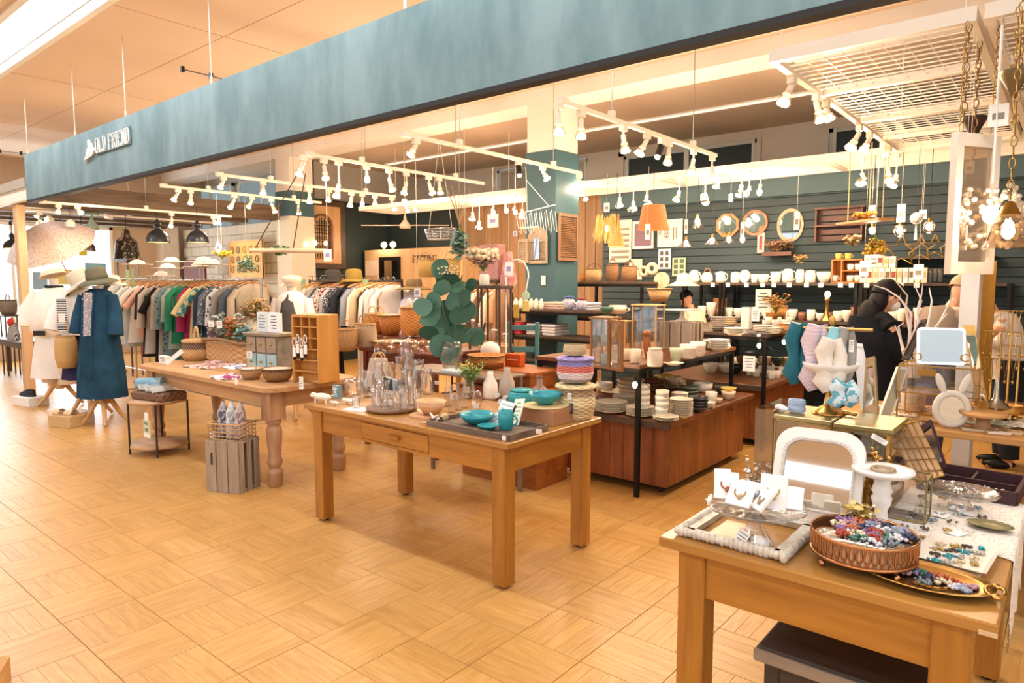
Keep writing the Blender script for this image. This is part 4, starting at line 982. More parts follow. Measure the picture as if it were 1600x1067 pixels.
clothes_rail('black clothes rail of striped and neutral tops in the middle of the shop',xa2,xb2,5.0,1.56,'middle rail',items2)
items3=[(C(c,None),l,.6,.21,.35,'top')for c,l in(('#d5b796','tan top'),('#c9a077','light brown top'),('#e4d2bb','cream top'),('#b7815a','rust brown top'),('#ddc7ad','sand top'),('#8f6a4c','brown top'),('#eadcc8','ivory top'),('#caa98a','beige top'),('#735240','dark brown blouse'),('#d9bd9d','wheat blouse'),('#e9d9c6','pale cream blouse'),('#b98f6c','camel blouse'))]
clothes_rail('black clothes rail of brown and cream tops behind the leafy vase',at(705,440,Y=6.6).x,at(800,440,Y=6.6).x,6.6,1.5,'rear rail',items3)
# lower hanging dark skirts near the white round table
q=at(500,560,Y=4.9)
for k, c in enumerate(('#15161a','#1d2026','#101114')):
    tag(P('skirt',MB().loft([(q.x+k*.24,4.75,.38,.14,.12,.1),(q.x+k*.24,4.75,.8,.11,.1,.05),(q.x+k*.24,4.75,1.0,.05,.08,0)],22),C(c)),['leftmost','middle','rightmost'][k]+' of three black skirts hanging low under the middle rail','clothes')
# standing mannequin torso with cap (white shirt, grey vest) behind the pine cubby
p4=at(458,520,Y=4.3); p4.z=0
mannequin('dress form in white shirt and dark grey vest behind the small drawers',p4,radians(30),[(0,0,.8,.19,.14,.04),(0,0,1.1,.19,.14,.03),(0,0,1.35,.19,.12,.01),(0,0,1.42,.12,.09,0),(0,0,1.45,.06,.06,0)],C('#e9e7e6','#f6f5f3'),
[([(.18,0,1.36),(.22,-.02,1.2),(.23,-.04,.98)],[.055,.06,.06]),([(-.18,0,1.36),(-.22,-.02,1.2),(-.23,-.04,.98)],[.055,.06,.06])],
[('vest',MB().loft([(0,-.01,.85,.17,.148,.02),(0,-.01,1.1,.165,.15,.02),(0,-.01,1.32,.13,.125,0),(0,0,1.42,.09,.09,0)],24),C('#4c4a4b','#5e5c5d'),'dark grey vest')],neck=1.42)
cap('cream newsboy cap on the white shirt dress form',(p4.x,p4.y,1.52),C('#e6d2ba','#f1e2ce'),radians(-40),.9)
p5=at(648,520,Y=5.08); p5.z=0
mannequin('dress form draped in a pale lilac shawl at right end of middle rail',p5,radians(30),[(0,0,.85,.22,.16,.06),(0,0,1.15,.2,.15,.05),(0,0,1.34,.15,.12,.03),(0,0,1.43,.07,.07,0)],C('#b9aeb8','#cbc1c8'),[([(.14,-.03,1.34),(.22,-.06,1.15),(.24,-.08,.95)],[.06,.09,.11])],neck=1.4)
hat('dark khaki wide brim hat over the lilac shawl',(p5.x,p5.y,1.5),.09,.2,C('#6b5638','#806a48'),None,.09)
# hats on the middle rail and white display ovals on the left rail
for px, c, lab in((553,'#8f7434','mustard felt hat on the middle clothes rail'),(520,'#45403b','dark charcoal cap on the middle clothes rail')):
    q=at(px,438,Y=5.0); hat(lab,(q.x,5.0,1.585),.1,.16,C(c),None,.12)
for k, px in enumerate((488,509,540)):
    q=at(px,432,Y=4.93); t=T('mannequin_disc','black oval rail divider with pale rim, %s from the left on the middle rail'%ORD[k],'sign',(q.x,4.93,1.62))
    P('disc',MB().lathe([(0,0),(.07,0),(.07,.006),(0,.006)],18,sy=.6).cyl((0,0,-.05),(0,0,0),.004),BLACKM,t); P('pale_rim',MB().tor((0,0,.004),.062,.004,18,4,sy=.6),PAPER,t)
for k, (px,py)in enumerate(((215,412),(262,418),(268,408),(312,416),(318,408),(252,430),(330,412))):
    q=at(px,py,Y=4.05+.12*(k%3)); t=T('hat_stand','white oval hat on display above the long front rail, %s in the row'%ORD[k],'hat',(q.x,q.y,q.z))
    P('crown',MB().ell((0,0,.0),(.1,.1,.06),14,5,z0=0),C('#e2d2c4','#f0e4d8'),t); P('brim',MB().lathe([(.1,0),(.2,-.005),(.2,-.012),(.1,-.008)],20,cap=False),C('#efe6de','#f8f2ec'),t)
    P('stand',MB().cyl((0,0,-max(.03,q.z-1.585)),(0,0,0),.006,n=6),CHROME,t)
for px, Y_, lab in((204,3.93,'pale green fabric end panel on the long front rail'),(478,4.98,'pale green end panel at left of the middle rail'),(575,4.97,'pale green divider panel on the middle rail'),(212,3.8,'tall pale green panel over the left pole')):
    q=at(px,440,Y=Y_); tag(P('rail_divider',MB().rbox(q.x-.05,q.x+.05,Y_-.04,Y_-.035,1.36 if Y_<4.5 else 1.42,1.72 if Y_<4.5 else 1.58,.001),mat('#9db884',.7)),lab,'divider')
# ================================================================ PLACING HELPERS
def put(k,name,lab,cat,px,py,wpx,hpx,z=None,Y=None,group=None,rz=0,dpx=None,X=None):
    p=at(px,py,z=z,Y=Y,X=X); s=mpp(p)
    return inst(k,name,lab,cat,p,wpx*s,(dpx or wpx)*s,hpx*s,rz,group)
def stk(k,name,n,lab,cat,px,py,wpx,hpx,z,group,step=None):
    p=at(px,py,z=z); s=mpp(p); h=hpx*s/(n*.55+.45)if n>1 else hpx*s
    stack(k,name,n,lab,cat,p,wpx*s,h,step or h*.55,group)
TEAL=mat('#2f97a0',.25,0,.15,8); WCER=mat('#ece3d2',.3,0,.03); GRYC=mat('#b8ada0',.35,0,.08); BLKC=mat('#2b2c30',.3,0,.1); GRNC=mat('#4c5a4b',.3,0,.1); YELC=mat('#d9b95a',.3,0,.08); BRNC=mat('#7b4f38',.35,0,.15)
FLOR=cloth('#ece6da','#5c7486','print',60,.3); FLORR=cloth('#efe6d8','#b07860','print',45,.3); ENAM=mat('#f1e9da',.25,0,.02)
def coil(prof,n,amp=.008):
    out=[]; L_=[0]
    for a, b in zip(prof,prof[1:]): L_.append(L_[-1]+math.hypot(b[0]-a[0],b[1]-a[1]))
    for i in range(n*4+1):
        t=L_[-1]*i/(n*4); k=max(j for j in range(len(L_))if L_[j]<=t+1e-9); k=min(k,len(prof)-2); f=(t-L_[k])/(L_[k+1]-L_[k])
        r=prof[k][0]+(prof[k+1][0]-prof[k][0])*f; z=prof[k][1]+(prof[k+1][1]-prof[k][1])*f
        out.append((max(0,r+amp*(abs(sin(pi*i/4))-.5)),z))
    return out
# ---------------------------------------------------------------- centre table (top at .77)
zt=.77
def pig(lab,px,py,w):
    p=at(px,py,z=zt); s=w*mpp(p); t=T('ceramic_animal',lab,'ornament',p,radians(8))
    P('body',MB().ell((0,0,s*.2),(s*.42,s*.15,s*.13),12,7).ell((-s*.42,0,s*.22),(s*.14,s*.1,s*.1),10,6).tube([(-s*.5,0,s*.2),(-s*.58,0,s*.2)],s*.04,6).tube([(s*.4,0,s*.26),(s*.5,0,s*.3)],s*.02,5),WCER,t)
    for a in(-.25,.25):
        for b in(-.08,.08): P('leg',MB().cyl((a*s,b*s,0),(a*s,b*s,s*.14),s*.04,n=8),WCER,t)
for q in(('long white ceramic animal at the left corner of the centre table',504,629,46),('small white ceramic animal next to the blue booklet',524,633,20),('white ceramic animal behind the small tumbler',545,631,26)): pig(*q)
put(K_card(mat('#6f93a0',.6),PAPER,seed=2),'booklet','small blue grey stack of booklets standing on centre table','book',527,622,14,20,z=zt,dpx=8)
put(K_cup(GLASS,True,[(.3,0),(.44,.1),(.48,.6),(.42,1)]),'glass_pitcher','clear glass pitcher with handle near left end of centre table','pitcher',553,618,30,27,z=zt,rz=pi)
p=at(560,640,z=zt); tag(P('paper_sheet',MB().cb((p.x,p.y,zt+.002),(.17,.11,.003),radians(12)),PAPER),'white paper sheet under the small tumbler','paper')
put(K_tumbler(),'tumbler','small ribbed glass tumbler standing on the white paper sheet','glass',557,637,14,18,z=zt+.004)
p=at(612,641,z=zt)
t=T('round_tray','round dark edged wood slab tray full of glassware','tray',p); P('slab',MB().lathe([(0,0),(.14,0),(.155,.012),(.155,.026),(0,.03)],28),wood('#6e4f3a','#957357',0),t); P('dark_base',MB().lathe([(.0,-.0),(.125,-.0)],20),DT,t)
i=0
for px, py, w, h, k in((590,634,22,32,'t'),(603,638,20,26,'s'),(618,640,22,30,'s'),(632,638,18,36,'t'),(645,632,17,44,'t'),(600,628,20,34,'t'),(622,630,18,42,'t'),(636,627,18,48,'t'),(610,634,16,24,'t'),(652,637,14,28,'t')):
    z_=zt+.03; put(K_tumbler(stem=(k=='s')),'wine_glass' if k=='s' else 'tumbler','%s on the round tray, %s in order of placing from front left'%('stemmed clear glass' if k=='s' else 'clear glass tumbler',ORD[i]),'glass',px,py,w,h,z=z_,group='glassware on the round tray'); i+=1
for j, (px,py,w,h)in enumerate(((578,620,22,40),(592,612,20,46),(566,612,20,34),(655,612,26,50),(640,606,20,58),(668,616,20,40),(625,604,20,48),(608,602,22,36))):
    put(K_tumbler([(.36,0),(.48,.15),(.5,.55),(.3,.8),(.34,1)]),'glass_carafe','clear glass carafe behind the round tray, %s of eight'%ORD[j],'carafe',px,py,w,h,z=zt,group='glass carafes on the centre table')
p=at(612,603,z=zt+.12)
tag(P('foil_packet',MB().prism([(-.09,-.02),(.09,-.035),(.095,.03),(-.045,.055)],.03,Matrix.Translation(p)@Matrix.Rotation(radians(10),4,'Z')),mat('#3b5a68',.15,.8,.3,10)),'shiny dark blue folded packet lying on the glassware','packet')
p=at(660,652,z=zt)
t=T('serving_board','small pink brown wooden board beneath the wooden bowl','board',p,radians(5)); P('board_body',slab(MB(),.085,.05,.045,0,.018),wood('#c08a62','#d9a77e',0),t)
put(kit('wbowl',lambda:[('bowl_body',MB().lathe([(0,.0),(.25,0),(.4,.45),(.5,1),(.47,1),(.36,.5),(0,.2)],24,ripple=.03,rn=3,sy=.8),wood('#c38d5d','#ddb083',0),[])]),'wooden_bowl','carved pale wooden bowl with a white price card','bowl',674,647,52,22,z=zt+.019)
p=at(673,633,z=zt+.06); tag(P('price_card',MB().cb(p,(.03,.002,.02),.3,.6),PAPER),'tiny white price card in the wooden bowl','card')
t=T('coral_ornament','white branching coral ornament with long tag beside the board','ornament',at(676,661,z=zt))
P('coral_body',MB().tube([(0,0,0),(.01,0,.03),(-.02,0,.055)],[.012,.009,.005]).tube([(.01,0,.03),(.04,0,.05)],[.009,.004]).tube([(0,0,.012),(.03,0,.02),(.05,.0,.035)],[.01,.008,.005]),WCER,t); P('price_tag',MB().cb((-.025,-.02,.004),(.06,.018,.002),.5),PAPER,t)
tag(P('ball_ornament',MB().ell(at(694,652,z=zt+.025),(.025,.025,.025),12,8),cloth('#eadfc8','#b49a6c','floral',120,.4)),'speckled white and gold ball next to the coral','ornament')
for j, (px,py)in enumerate(((706,645),(716,641),(726,637),(700,634))):
    put(K_tumbler([(.42,0),(.44,.5),(.2,.75),(.2,1)]),'glass_bottle','slim clear glass bottle right of the wooden bowl, %s of four'%ORD[j],'bottle',px,py,13,44,z=zt,group='slim glass bottles')
for j, (px,py,w,h)in enumerate(((709,620,16,12),(683,598,12,9),(729,609,14,16),(744,634,12,10),(842,674,10,8))):
    p=at(px,py,z=zt+.06); tag(P('price_card',MB().cb(p,(w*.003,.002,h*.003),.5,.35),PAPER),'small white price card among the glassware, %s from the left'%ORD[(2,1,3,4,5)[j]-1],'card','price cards on the centre table')
# herb posy in glass
LG=mat('#6f8f48',.6,0,.25,30); EU=mat('#7d9a8c',.6,0,.15,20); DRY=mat('#b3946a',.8,0,.25,30)
def posy(lab,loc,n,rad,hgt,leafm,fl=None,r0=.01,leaf=.02,name='posy',cat='plant',down=False,stemm=None,seed=3,cord=0):
    rr=random.Random(seed); t=T(name,lab,cat,loc); st=MB(); lf=MB(); fb=MB(); sg=-1 if down else 1
    for i in range(n):
        a=rr.uniform(0,2*pi); q=rad*sqrt(rr.random()); h_=hgt*rr.uniform(.6,1); e=Vector((q*cos(a),q*sin(a),sg*h_))
        st.tube([(0,0,0),(e.x*.4,e.y*.4,e.z*.6),e],.002,4)
        for j in range(5):
            f=rr.uniform(.45,1.05); c=e*f+Vector((rr.uniform(-1,1),rr.uniform(-1,1),rr.uniform(-1,1)))*leaf*1.2
            M=Matrix.Rotation(rr.uniform(0,6),3,'Z')@Matrix.Rotation(rr.uniform(-1.2,1.2),3,'X')
            lf.add([c+M@Vector(v)*leaf for v in((-1,0,0),(-.3,-.5,.1),(.6,-.35,.05),(1,0,0),(.6,.35,.05),(-.3,.5,.1))],[tuple(range(6))])
        if fl: fb.ell(e,(r0,r0,r0),6,4)
    P('stems',st,stemm or LG,t); P('foliage',lf,leafm,t,kind='stuff')
    if fl: P('blossoms',fb,fl,t,kind='stuff')
    if cord: P('cord',MB().cyl((0,0,0),(0,0,cord-loc[2]),.002,n=4),STRING,t)
    return t
put(K_tumbler([(.3,0),(.5,.1),(.3,.8),(.4,1)]),'glass_vase','clear glass vase holding the green posy on centre table','vase',733,622,24,40,z=zt)
p=at(733,622,z=zt); posy('loose green herb posy with small yellow flowers in glass vase',p+Vector((0,0,.06)),45,.1,.19,LG,YELC,.006,.014,seed=5)
t=T('glass_cloche','tiny clear glass cloche with a white label','cloche',at(746,634,z=zt)); P('dome',MB().lathe([(.03,0),(.032,.05),(.02,.09),(0,.1)],16),GLASS,t); P('label_card',MB().cb((0,-.035,.02),(.035,.002,.03)),PAPER,t)
put(K_jar(WCER,None,[(0,0),(.46,0),(.5,.1),(.48,.55),(.2,.85),(.2,1),(0,1)]),'ceramic_bottle','white ceramic bottle with narrow neck behind the leaflets','bottle',766,622,24,42,z=zt)
put(K_jar(GRYC,None,[(0,0),(.46,0),(.5,.1),(.46,.5),(.2,.85),(.2,1),(0,1)]),'ceramic_bottle','grey and white ceramic bottle beside the teal pot','bottle',792,618,26,44,z=zt)
for j, (px,py)in enumerate(((778,618),(790,622),(783,628))):
    p=at(px,py,z=zt+.04); tag(P('lens_disc',MB().cyl(p,p+Vector((.0,-.012,.004)),.018,n=14),mat('#c9d6dc',.1,.5)),'small round pale glass disc left of the teal pot, %s of three'%ORD[j],'ornament','round glass discs')
# box with mat and rippled bowl
p=at(836,662,z=zt)
bx=inst(K_box(mat('#a97b58',.8,0,.06)),'kraft_box','brown kraft box carrying a straw mat and teal bowl','box',(p.x,p.y+.09,zt),.26,.2,.085,radians(0))
tag(P('straw_mat',MB().lathe(coil([(.125,0),(.13,.006),(.0,.012)],8,.002),28,(p.x,p.y+.09,zt+.086)),mat('#d8bd8c',.8,0,.15,60)),'round natural straw mat on the brown kraft box','mat')
inst(K_bowl(TEAL,.04,16),'ripple_bowl','large teal fluted bowl on the straw mat','bowl',(p.x,p.y+.09,zt+.1),.185,.185,.065)
put(K_jar(TEAL,TEAL),'lidded_pot','teal lidded pot behind the leaflets','pot',815,634,42,28,z=zt)
tr=at(760,668,z=zt)
c0, c1_, c3=at(681,662,z=zt), at(795,690,z=zt), at(838,670,z=zt)
wx, wy=c1_.x-c0.x, max(.16,(c3.y-c1_.y))
cxm, cym=(c0.x+c1_.x)/2, c1_.y+wy/2
t=T('wooden_tray','weathered dark rectangular wooden tray with teal tableware','tray',(cxm,cym,zt)); TRW=wood('#54453a','#7c6b5c',0,.7)
P('tray_base',MB().box(-wx/2,wx/2,-wy/2,wy/2,0,.008),TRW,t)
for s_ in(-1,1): P('tray_side',MB().box(-wx/2,wx/2,s_*wy/2-.005,s_*wy/2+.005,0,.032),TRW,t); P('tray_side',MB().box(s_*wx/2-.005,s_*wx/2+.005,-wy/2+.005,wy/2-.005,0,.032),TRW,t)
P('price_label',MB().cb((wx/2-.025,-wy/2-.007,.016),(.024,.003,.024)),PAPER,t)
inst(K_bowl(TEAL,.04,16),'ripple_bowl','teal fluted bowl in the left half of the dark tray','bowl',(cxm-.085,cym+.02,zt+.009),.19,.19,.06)
inst(K_plate(TEAL,.03),'ripple_dish','small teal fluted dish in the front right of dark tray','dish',(cxm+.055,cym-.045,zt+.009),.115,.115,.024)
inst(K_cup(TEAL),'teal_mug','ribbed teal mug with handle and dark spoon in tray','mug',(cxm+.125,cym+.015,zt+.009),.085,.085,.1,radians(20))
tag(P('spoon',MB().tube([(cxm+.13,cym+.02,zt+.03),(cxm+.18,cym+.03,zt+.14)],.006,6),DT),'dark wooden spoon handle sticking out of the teal mug','spoon')
for j, (dx,dy,h_,a)in enumerate(((.02,.1,.13,.3),(.09,.12,.15,-.25),(.0,.075,.06,.1))):
    inst(K_card(mat(('#eef1ec','#e3ecd8','#f3f3f0')[j],.5),mat(('#9fb0b4','#7d9a6c','#5d8d94')[j],.6),seed=j),'leaflet',('white leaflet standing behind the teal bowl','green printed leaflet leaning right behind the teal mug','small printed card in front of the leaflets')[j],'leaflet',(cxm+dx,cym+dy,zt+.009),.09 if j<2 else .1,.004,h_,rot=(radians(-25),radians(a*40),a))
# coiled baskets at right end
def coilb(lab,loc,R_,H_,bands,lid=None,rz=0):
    t=T('coiled_basket',lab,'basket',loc,rz,sc=(R_,R_,H_))
    prof=[(.72,0),(.9,.12),(1,.4),(.98,.7),(.88,.98)]; full=coil(prof,14,.035); n=len(bands); m_=(len(full)-1)//n
    for i, c in enumerate(bands): P('coil_band',MB().lathe(full[i*m_:(i+1)*m_+1 if i<n-1 else len(full)],30,cap=False),c,t)
    P('basket_floor',MB().lathe([(0,.01),(.72,.01)],24),bands[0],t)
    if lid: P('basket_lid',MB().lathe(coil([(1.0,.94),(1.06,.98),(1.04,1.04),(0,1.1)],9,.03),30),lid,t)
    return t
def wv(c1,c2): return weave(c1,c2,26)
b=at(893,655,z=zt); b.y+=.04
coilb('big cream and brown coiled basket, lowest of the basket tower',b,.112,.19,[wv('#c9b27e','#e8d9b0'),wv('#a8906a','#d9c79c'),wv('#cdb885','#efe1bb'),wv('#8b7358','#b8a07c')],wv('#cdb885','#eadcae'))
coilb('purple red and white striped coiled basket, middle of the basket tower',(b.x-.005,b.y,zt+.212),.105,.135,[wv('#8d7d78','#b4a59e'),wv('#d4bcc0','#f2e6e6'),wv('#c75b50','#e08273'),wv('#7f78b8','#a49cd4')],wv('#7a70ac','#b0a2d8'))
coilb('small natural coiled bowl, top of the basket tower',(b.x-.01,b.y,zt+.363),.066,.065,[wv('#c4a878','#e6d0a4'),wv('#c9ae80','#ecd8ae')])
put(K_basket(weave('#8a6a5c','#b8958a',40),RIMD,None,[(.42,0),(.5,.3),(.3,.6),(.14,.7),(.12,1)]),'lidded_basket','small brown coiled lidded basket with knob beside the tower','basket',843,632,36,44,z=zt)
inst(K_card(mat('#23211f',.5),PAPER),'hang_tag','black hanging tag on the big cream basket','tag',(b.x+.05,b.y-.118,zt+.05),.02,.004,.06)
inst(K_card(PAPER,INK,seed=1),'hang_tag','white hanging tag on the big cream basket','tag',(b.x+.04,b.y-.12,zt+.13),.026,.003,.035)
# ---------------------------------------------------------------- thin grey stand behind (z .88): leafy vase, crystal vase
zs=.88
V=Vector((at(706,575,Y=3.66).x,3.66,zs)); dv=dep(V)
inst(K_tumbler([(.3,0),(.42,.1),(.5,.6),(.46,1)]),'big_glass_vase','large clear glass vase holding big round leaves','vase',V,.17,.17,.22)
t=T('leafy_branch','tall branch of big round green leaves in the glass vase','plant',V+Vector((0,0,.05)))
st=MB().tube([(0,0,0),atd(712,500,dv)-V,atd(722,440,dv)-V],.006,6).tube([(0,0,0),atd(690,480,dv)-V,atd(668,490,dv)-V],.005,6).tube([(0,0,.05),atd(735,500,dv)-V],.005,6)
P('stem',st,mat('#5d6b44',.6),t)
LM=[mat('#47776a',.5,0,.2,10),mat('#35604f',.5,0,.2,10),mat('#5d9083',.5,0,.15,10)]
for i, (px,py,r)in enumerate([(688,420,17),(703,438,24),(690,448,16),(716,448,14),(737,446,12),(662,478,18),(673,495,20),(693,490,22),(680,470,16),(712,470,18),(724,492,23),(732,482,18),(700,510,24),(718,520,20),(740,525,18),(745,528,14),(670,518,16),(693,540,24),(705,552,20),(728,465,14),(685,508,18)]):
    o=atd(px,py,dv+R.uniform(-.08,.08))-V-Vector((0,0,.05)); s_=r*dv/FPX
    M=Matrix.Translation(o)@Matrix.Rotation(YAW+R.uniform(-.6,.6),4,'Z')@Matrix.Rotation(pi/2+R.uniform(-.7,.5),4,'X')@Matrix.Rotation(R.uniform(0,6),4,'Z')
    vs=[Vector((0,-.02*s_,0))]; n=14
    for k in range(n): a=2*pi*k/n; q=s_*(1-.28*(cos((a+pi/2)/2)**8)); vs.append(Vector((q*cos(a),q*sin(a)*.92,s_*(.14*abs(cos(a))+.05*sin(3*a)))))
    P('leaf',MB().add([M@v for v in vs],[(0,1+k,1+(k+1)%n)for k in range(n)],True),LM[i%3],t)
wf=MB()
for k in range(30): wf.ell(atd(700+R.uniform(-16,16),432+R.uniform(-7,7),dv)-V,(.008,.008,.007),6,4)
P('blossoms',wf,mat('#e6dfc8',.6),t,kind='stuff')
inst(K_tumbler([(.28,0),(.5,.25),(.42,.7),(.3,.82),(.5,1)],m=glass('#fbeee4',.25)),'crystal_vase','tall cut crystal vase on the grey stand behind the glasses','vase',(at(637,590,Y=3.6).x,3.6,.881),.12,.12,.19)
p=at(597,620,z=zt); p.y=min(p.y,3.2)
t=T('floral_tote','pale floral print tote bag with round handles behind the glassware','bag',(at(592,600,Y=3.22).x,3.22,.771),radians(25),None,.82)
P('bag_body',MB().prism([(-.13,.0),(.12,.0),(.07,.26),(-.07,.26)],.07),cloth('#e9dfd0','#c9b49f','floral',40),t)
for s_ in(-.03,.03): P('handle',MB().tor((0,s_,.26),.05,.007,14,6,Matrix.Rotation(pi/2,4,'X'),a0=0,a1=pi),RIM,t)
put(K_card(mat('#cfe0e4',.5),PAPER,seed=3),'magazine','pale blue book lying on the grey stand by the vase','book',715,582,50,4,z=zs,dpx=24)
# ---------------------------------------------------------------- red table (z .93) and white table (z .9)
put(K_basket(WK,RIM,'arch'),'handled_basket','tan basket with tall arched handle on small white table','basket',541,548,36,34,z=.9)
put(K_basket(weave('#b39877','#dcc6a4',40),RIM,'double',[(.4,0),(.5,.15),(.48,.6),(.42,1)]),'straw_handbag','beige straw handbag with two round handles on the white table','bag',572,546,48,40,z=.9,dpx=26)
put(K_basket(WKO,RIM,'double'),'straw_handbag','orange straw bag with double handles behind the beige one','bag',588,524,38,34,Y=4.55)
put(K_basket(WKO,RIM,None,[(.3,0),(.42,.4),(.5,1)],FLOR),'open_basket','open lattice orange basket with cloth in it on red table','basket',611,524,40,32,Y=4.5)
put(K_basket(WKO,RIM,None,[(.42,0),(.46,.3),(.48,1)]),'tall_basket','tall orange wicker bin on the red table holding slippers','basket',646,524,42,44,Y=4.5)
put(K_basket(WKO,RIMD,None,[(.35,0),(.46,.5),(.5,1)],WHITE),'low_basket','low wicker tray basket of shells on the red table','basket',612,548,66,16,Y=4.2)
rz1=at(611,524,Y=4.5); ra, rb_=at(572,524,Y=4.5).x, at(668,524,Y=4.5).x
tag(P('riser_box',MB().rbox(ra,rb_,4.36,4.66,.931,rz1.z-.001,.004),RB),'low dark red riser box under the orange baskets','box')
for j, px in enumerate((640,651)): tag(P('slipper',MB().ell(at(px,475,Y=4.45),(.03,.03,.06),10,7),cloth('#e4d6cc','#f3e9e2')),['left','right'][j]+' pale slipper standing in the tall orange bin','slipper')
for j, (px,w)in enumerate(((602,36),(640,38),(662,34))):
    t=T('glass_dome','clear pinkish glass dome on the red table, %s from the left'%ORD[j],'cloche',at(px,552,z=.93)); r=w*.5*mpp(t.location)
    P('dome',MB().lathe([(r,0),(r*.98,r*.5),(r*.6,r*1.1),(0,r*1.25)],20,cap=False).ell((0,0,r*1.35),(r*.15,r*.15,r*.15),8,5),glass('#f6ddcd',.25),t)
# chest goods
cz=.88
p=at(762,566,z=cz)
put(K_basket(WKO,RIM,None,[(.46,0),(.5,1)]),'wicker_tray','square edged wicker tray under the fluffy white hat','basket',760,574,58,20,z=cz)
tag(P('fluffy_hat',MB().ell(at(766,547,z=.97),(.09,.08,.075),18,10),cloth('#efe9e2','#ffffff')),'fluffy white hat on the wicker tray','hat')
k_=at(803,572,z=cz); t=T('orange_book_box','bright orange book box standing beside the wicker tray','box',k_,radians(4)); P('box_body',MB().rbox(-.075,.075,-.02,.05,0,.1),mat('#c9561e',.5,0,.05),t)
P('title_strip',MB().box(-.05,.05,-.0225,-.0205,.05,.058),mat('#f0c9a4',.5),t)
# round wooden riser stands with jars
for j, (px,py,w,zz)in enumerate(((738,522,46,1.0),(772,538,60,.95),(716,512,34,1.05))):
    q=at(px,py,Y=5.1); t=T('round_riser','round wooden riser with small glass goods, %s of three behind the leaves'%ORD[j],'stand',(q.x,5.1,0)); r=w*.5*mpp(q)
    P('riser_top',MB().lathe([(0,q.z-.02),(r,q.z-.02),(r,q.z),(0,q.z)],22),wood('#b78650','#d3a670',0),t); P('riser_post',MB().lathe([(r*.5,0),(r*.4,.05),(.03,.1),(.03,q.z-.05),(.06,q.z-.02)],14),wood('#b78650','#d3a670',2),t)
    for i in range(3):
        inst(K_jar(glass('#f4eee2',.3),WCER),'glass_jar','small lidded glass jar, %s on %s round riser'%(ORD[i],ORD[j]),'jar',(q.x+(i-1)*r*.6,5.1+.03*(i-1),q.z+.001),.07,.07,.12+.04*(i%2),group='jars on the round risers')
# folded cloths on the iron shelf behind chair: z 1.22/.9/.6 at Y 6.5-7
def folded(lab,x,y,z,m,n,w=.3,d=.3,h=.03,grp=None):
    for k in range(n):
        tag(P('folded_cloth',MB().rbox(x-w/2+R.uniform(-.01,.01),x+w/2,y-d/2,y+d/2,z+k*h,z+(k+1)*h-.003,.008),m),'%s, %s from the bottom of its pile'%(lab,ORD[k]),'cloth',grp)
for j, (px,c,l)in enumerate(((815,cloth('#c23f50'),'folded red towel'),(843,cloth('#8d95a8','#d9d4d0','stripe',60),'folded blue striped towel'),(868,cloth('#a9a8ac','#e2dedb','stripe',60),'folded grey striped towel'))):
    folded(l,at(px,520,Y=6.7).x,6.7,.9,c,4,.2,.3,.035,'folded towels on the middle shelf')
for j, (px,c,l)in enumerate(((870,cloth('#c4a392','#e0c8bb'),'folded pink beige cloth'),(915,cloth('#e7e2e2','#6f7ea8','check',60),'folded blue checked cloth'),(820,cloth('#dcd3ca','#c2b3a5'),'folded cream cloth'))):
    folded(l,at(px,470,Y=6.75).x,6.75,1.22,c,3,.26,.3,.03,'folded cloths on the top shelf')
q=at(889,482,Y=6.6); inst(K_jar(cloth('#e9e6e6','#4f63a0','print',30,.3),mat('#4f63a0',.3),[(0,0),(.3,0),(.5,.3),(.5,.6),(.25,.86),(0,.86)]),'china_jar','round blue and white china jar on the iron shelf','jar',(q.x,6.6,1.221),.15,.15,.17)
q=at(909,482,Y=6.6); inst(K_jar(cloth('#e9e6e6','#4f63a0','print',30,.3),mat('#a04545',.4),[(0,0),(.3,0),(.5,.3),(.5,.6),(.25,.86),(0,.86)]),'china_jar','blue and white china jar with red lid on iron shelf','jar',(q.x,6.6,1.221),.14,.14,.15)
for j in range(6): inst(K_jar(WCER,None,[(0,0),(.4,0),(.5,.4),(.3,.9),(0,1)]),'slipper_stand','white rolled towel standing in the row by the column, %s from left'%ORD[j],'towel',(at(806+j*8,470,Y=6.55).x,6.55,1.221),.06,.06,.13,group='rolled towels in a row')
# baskets on shelf beside column, z 1.55, Y 7.8
for j, (px,w,h,k,l,hd)in enumerate(((928,30,20,WK,'flat tan leather look handbag on the shelf beside the green column','arch'),(957,24,26,WKD,'brown woven square bag with thin handles on high shelf','double'),(983,28,24,WKD,'wide brown woven bag with crossed handles on the high shelf','double'),(911,14,12,WKO,'small orange wicker box left of the handbags',None))):
    q=at(px,436,Y=7.75); s=mpp(q); inst(K_basket(k,RIMD,hd,[(.46,0),(.5,.5),(.44,1)]),'woven_bag',l,'bag',(q.x,7.75,1.551),w*s,w*s*.5,h*s)
q=at(951,500,Y=7.3)
for j, (px,py,r,l)in enumerate(((1006,424,9,'small pale rattan ring hanging on wall'),(1019,420,10,'larger pale rattan ring hanging on the wall'),(1034,438,13,'round woven fan standing on the shelf end'))):
    q=at(px,py,Y=7.9); s=mpp(q); t=T('rattan_ring' if j<2 else 'woven_fan',l,'ring' if j<2 else 'fan',q)
    if j<2: P('ring_body',MB().tor((0,0,0),r*.7*s,r*.35*s,18,6,Matrix.Rotation(pi/2,4,'X')),WKL,t)
    else: P('fan_face',MB().lathe([(0,0),(r*s,0),(r*s,.02),(0,.02)],24).v and MB().cyl((0,-.01,0),(0,.01,0),r*s,n=24),WKL,t)
inst(K_basket(WK,RIM,None,[(.3,0),(.5,1)]),'deep_basket','deep tan fruit basket on the shelf before the wall','basket',at(1030,472,Y=7.4),.3,.3,.16)
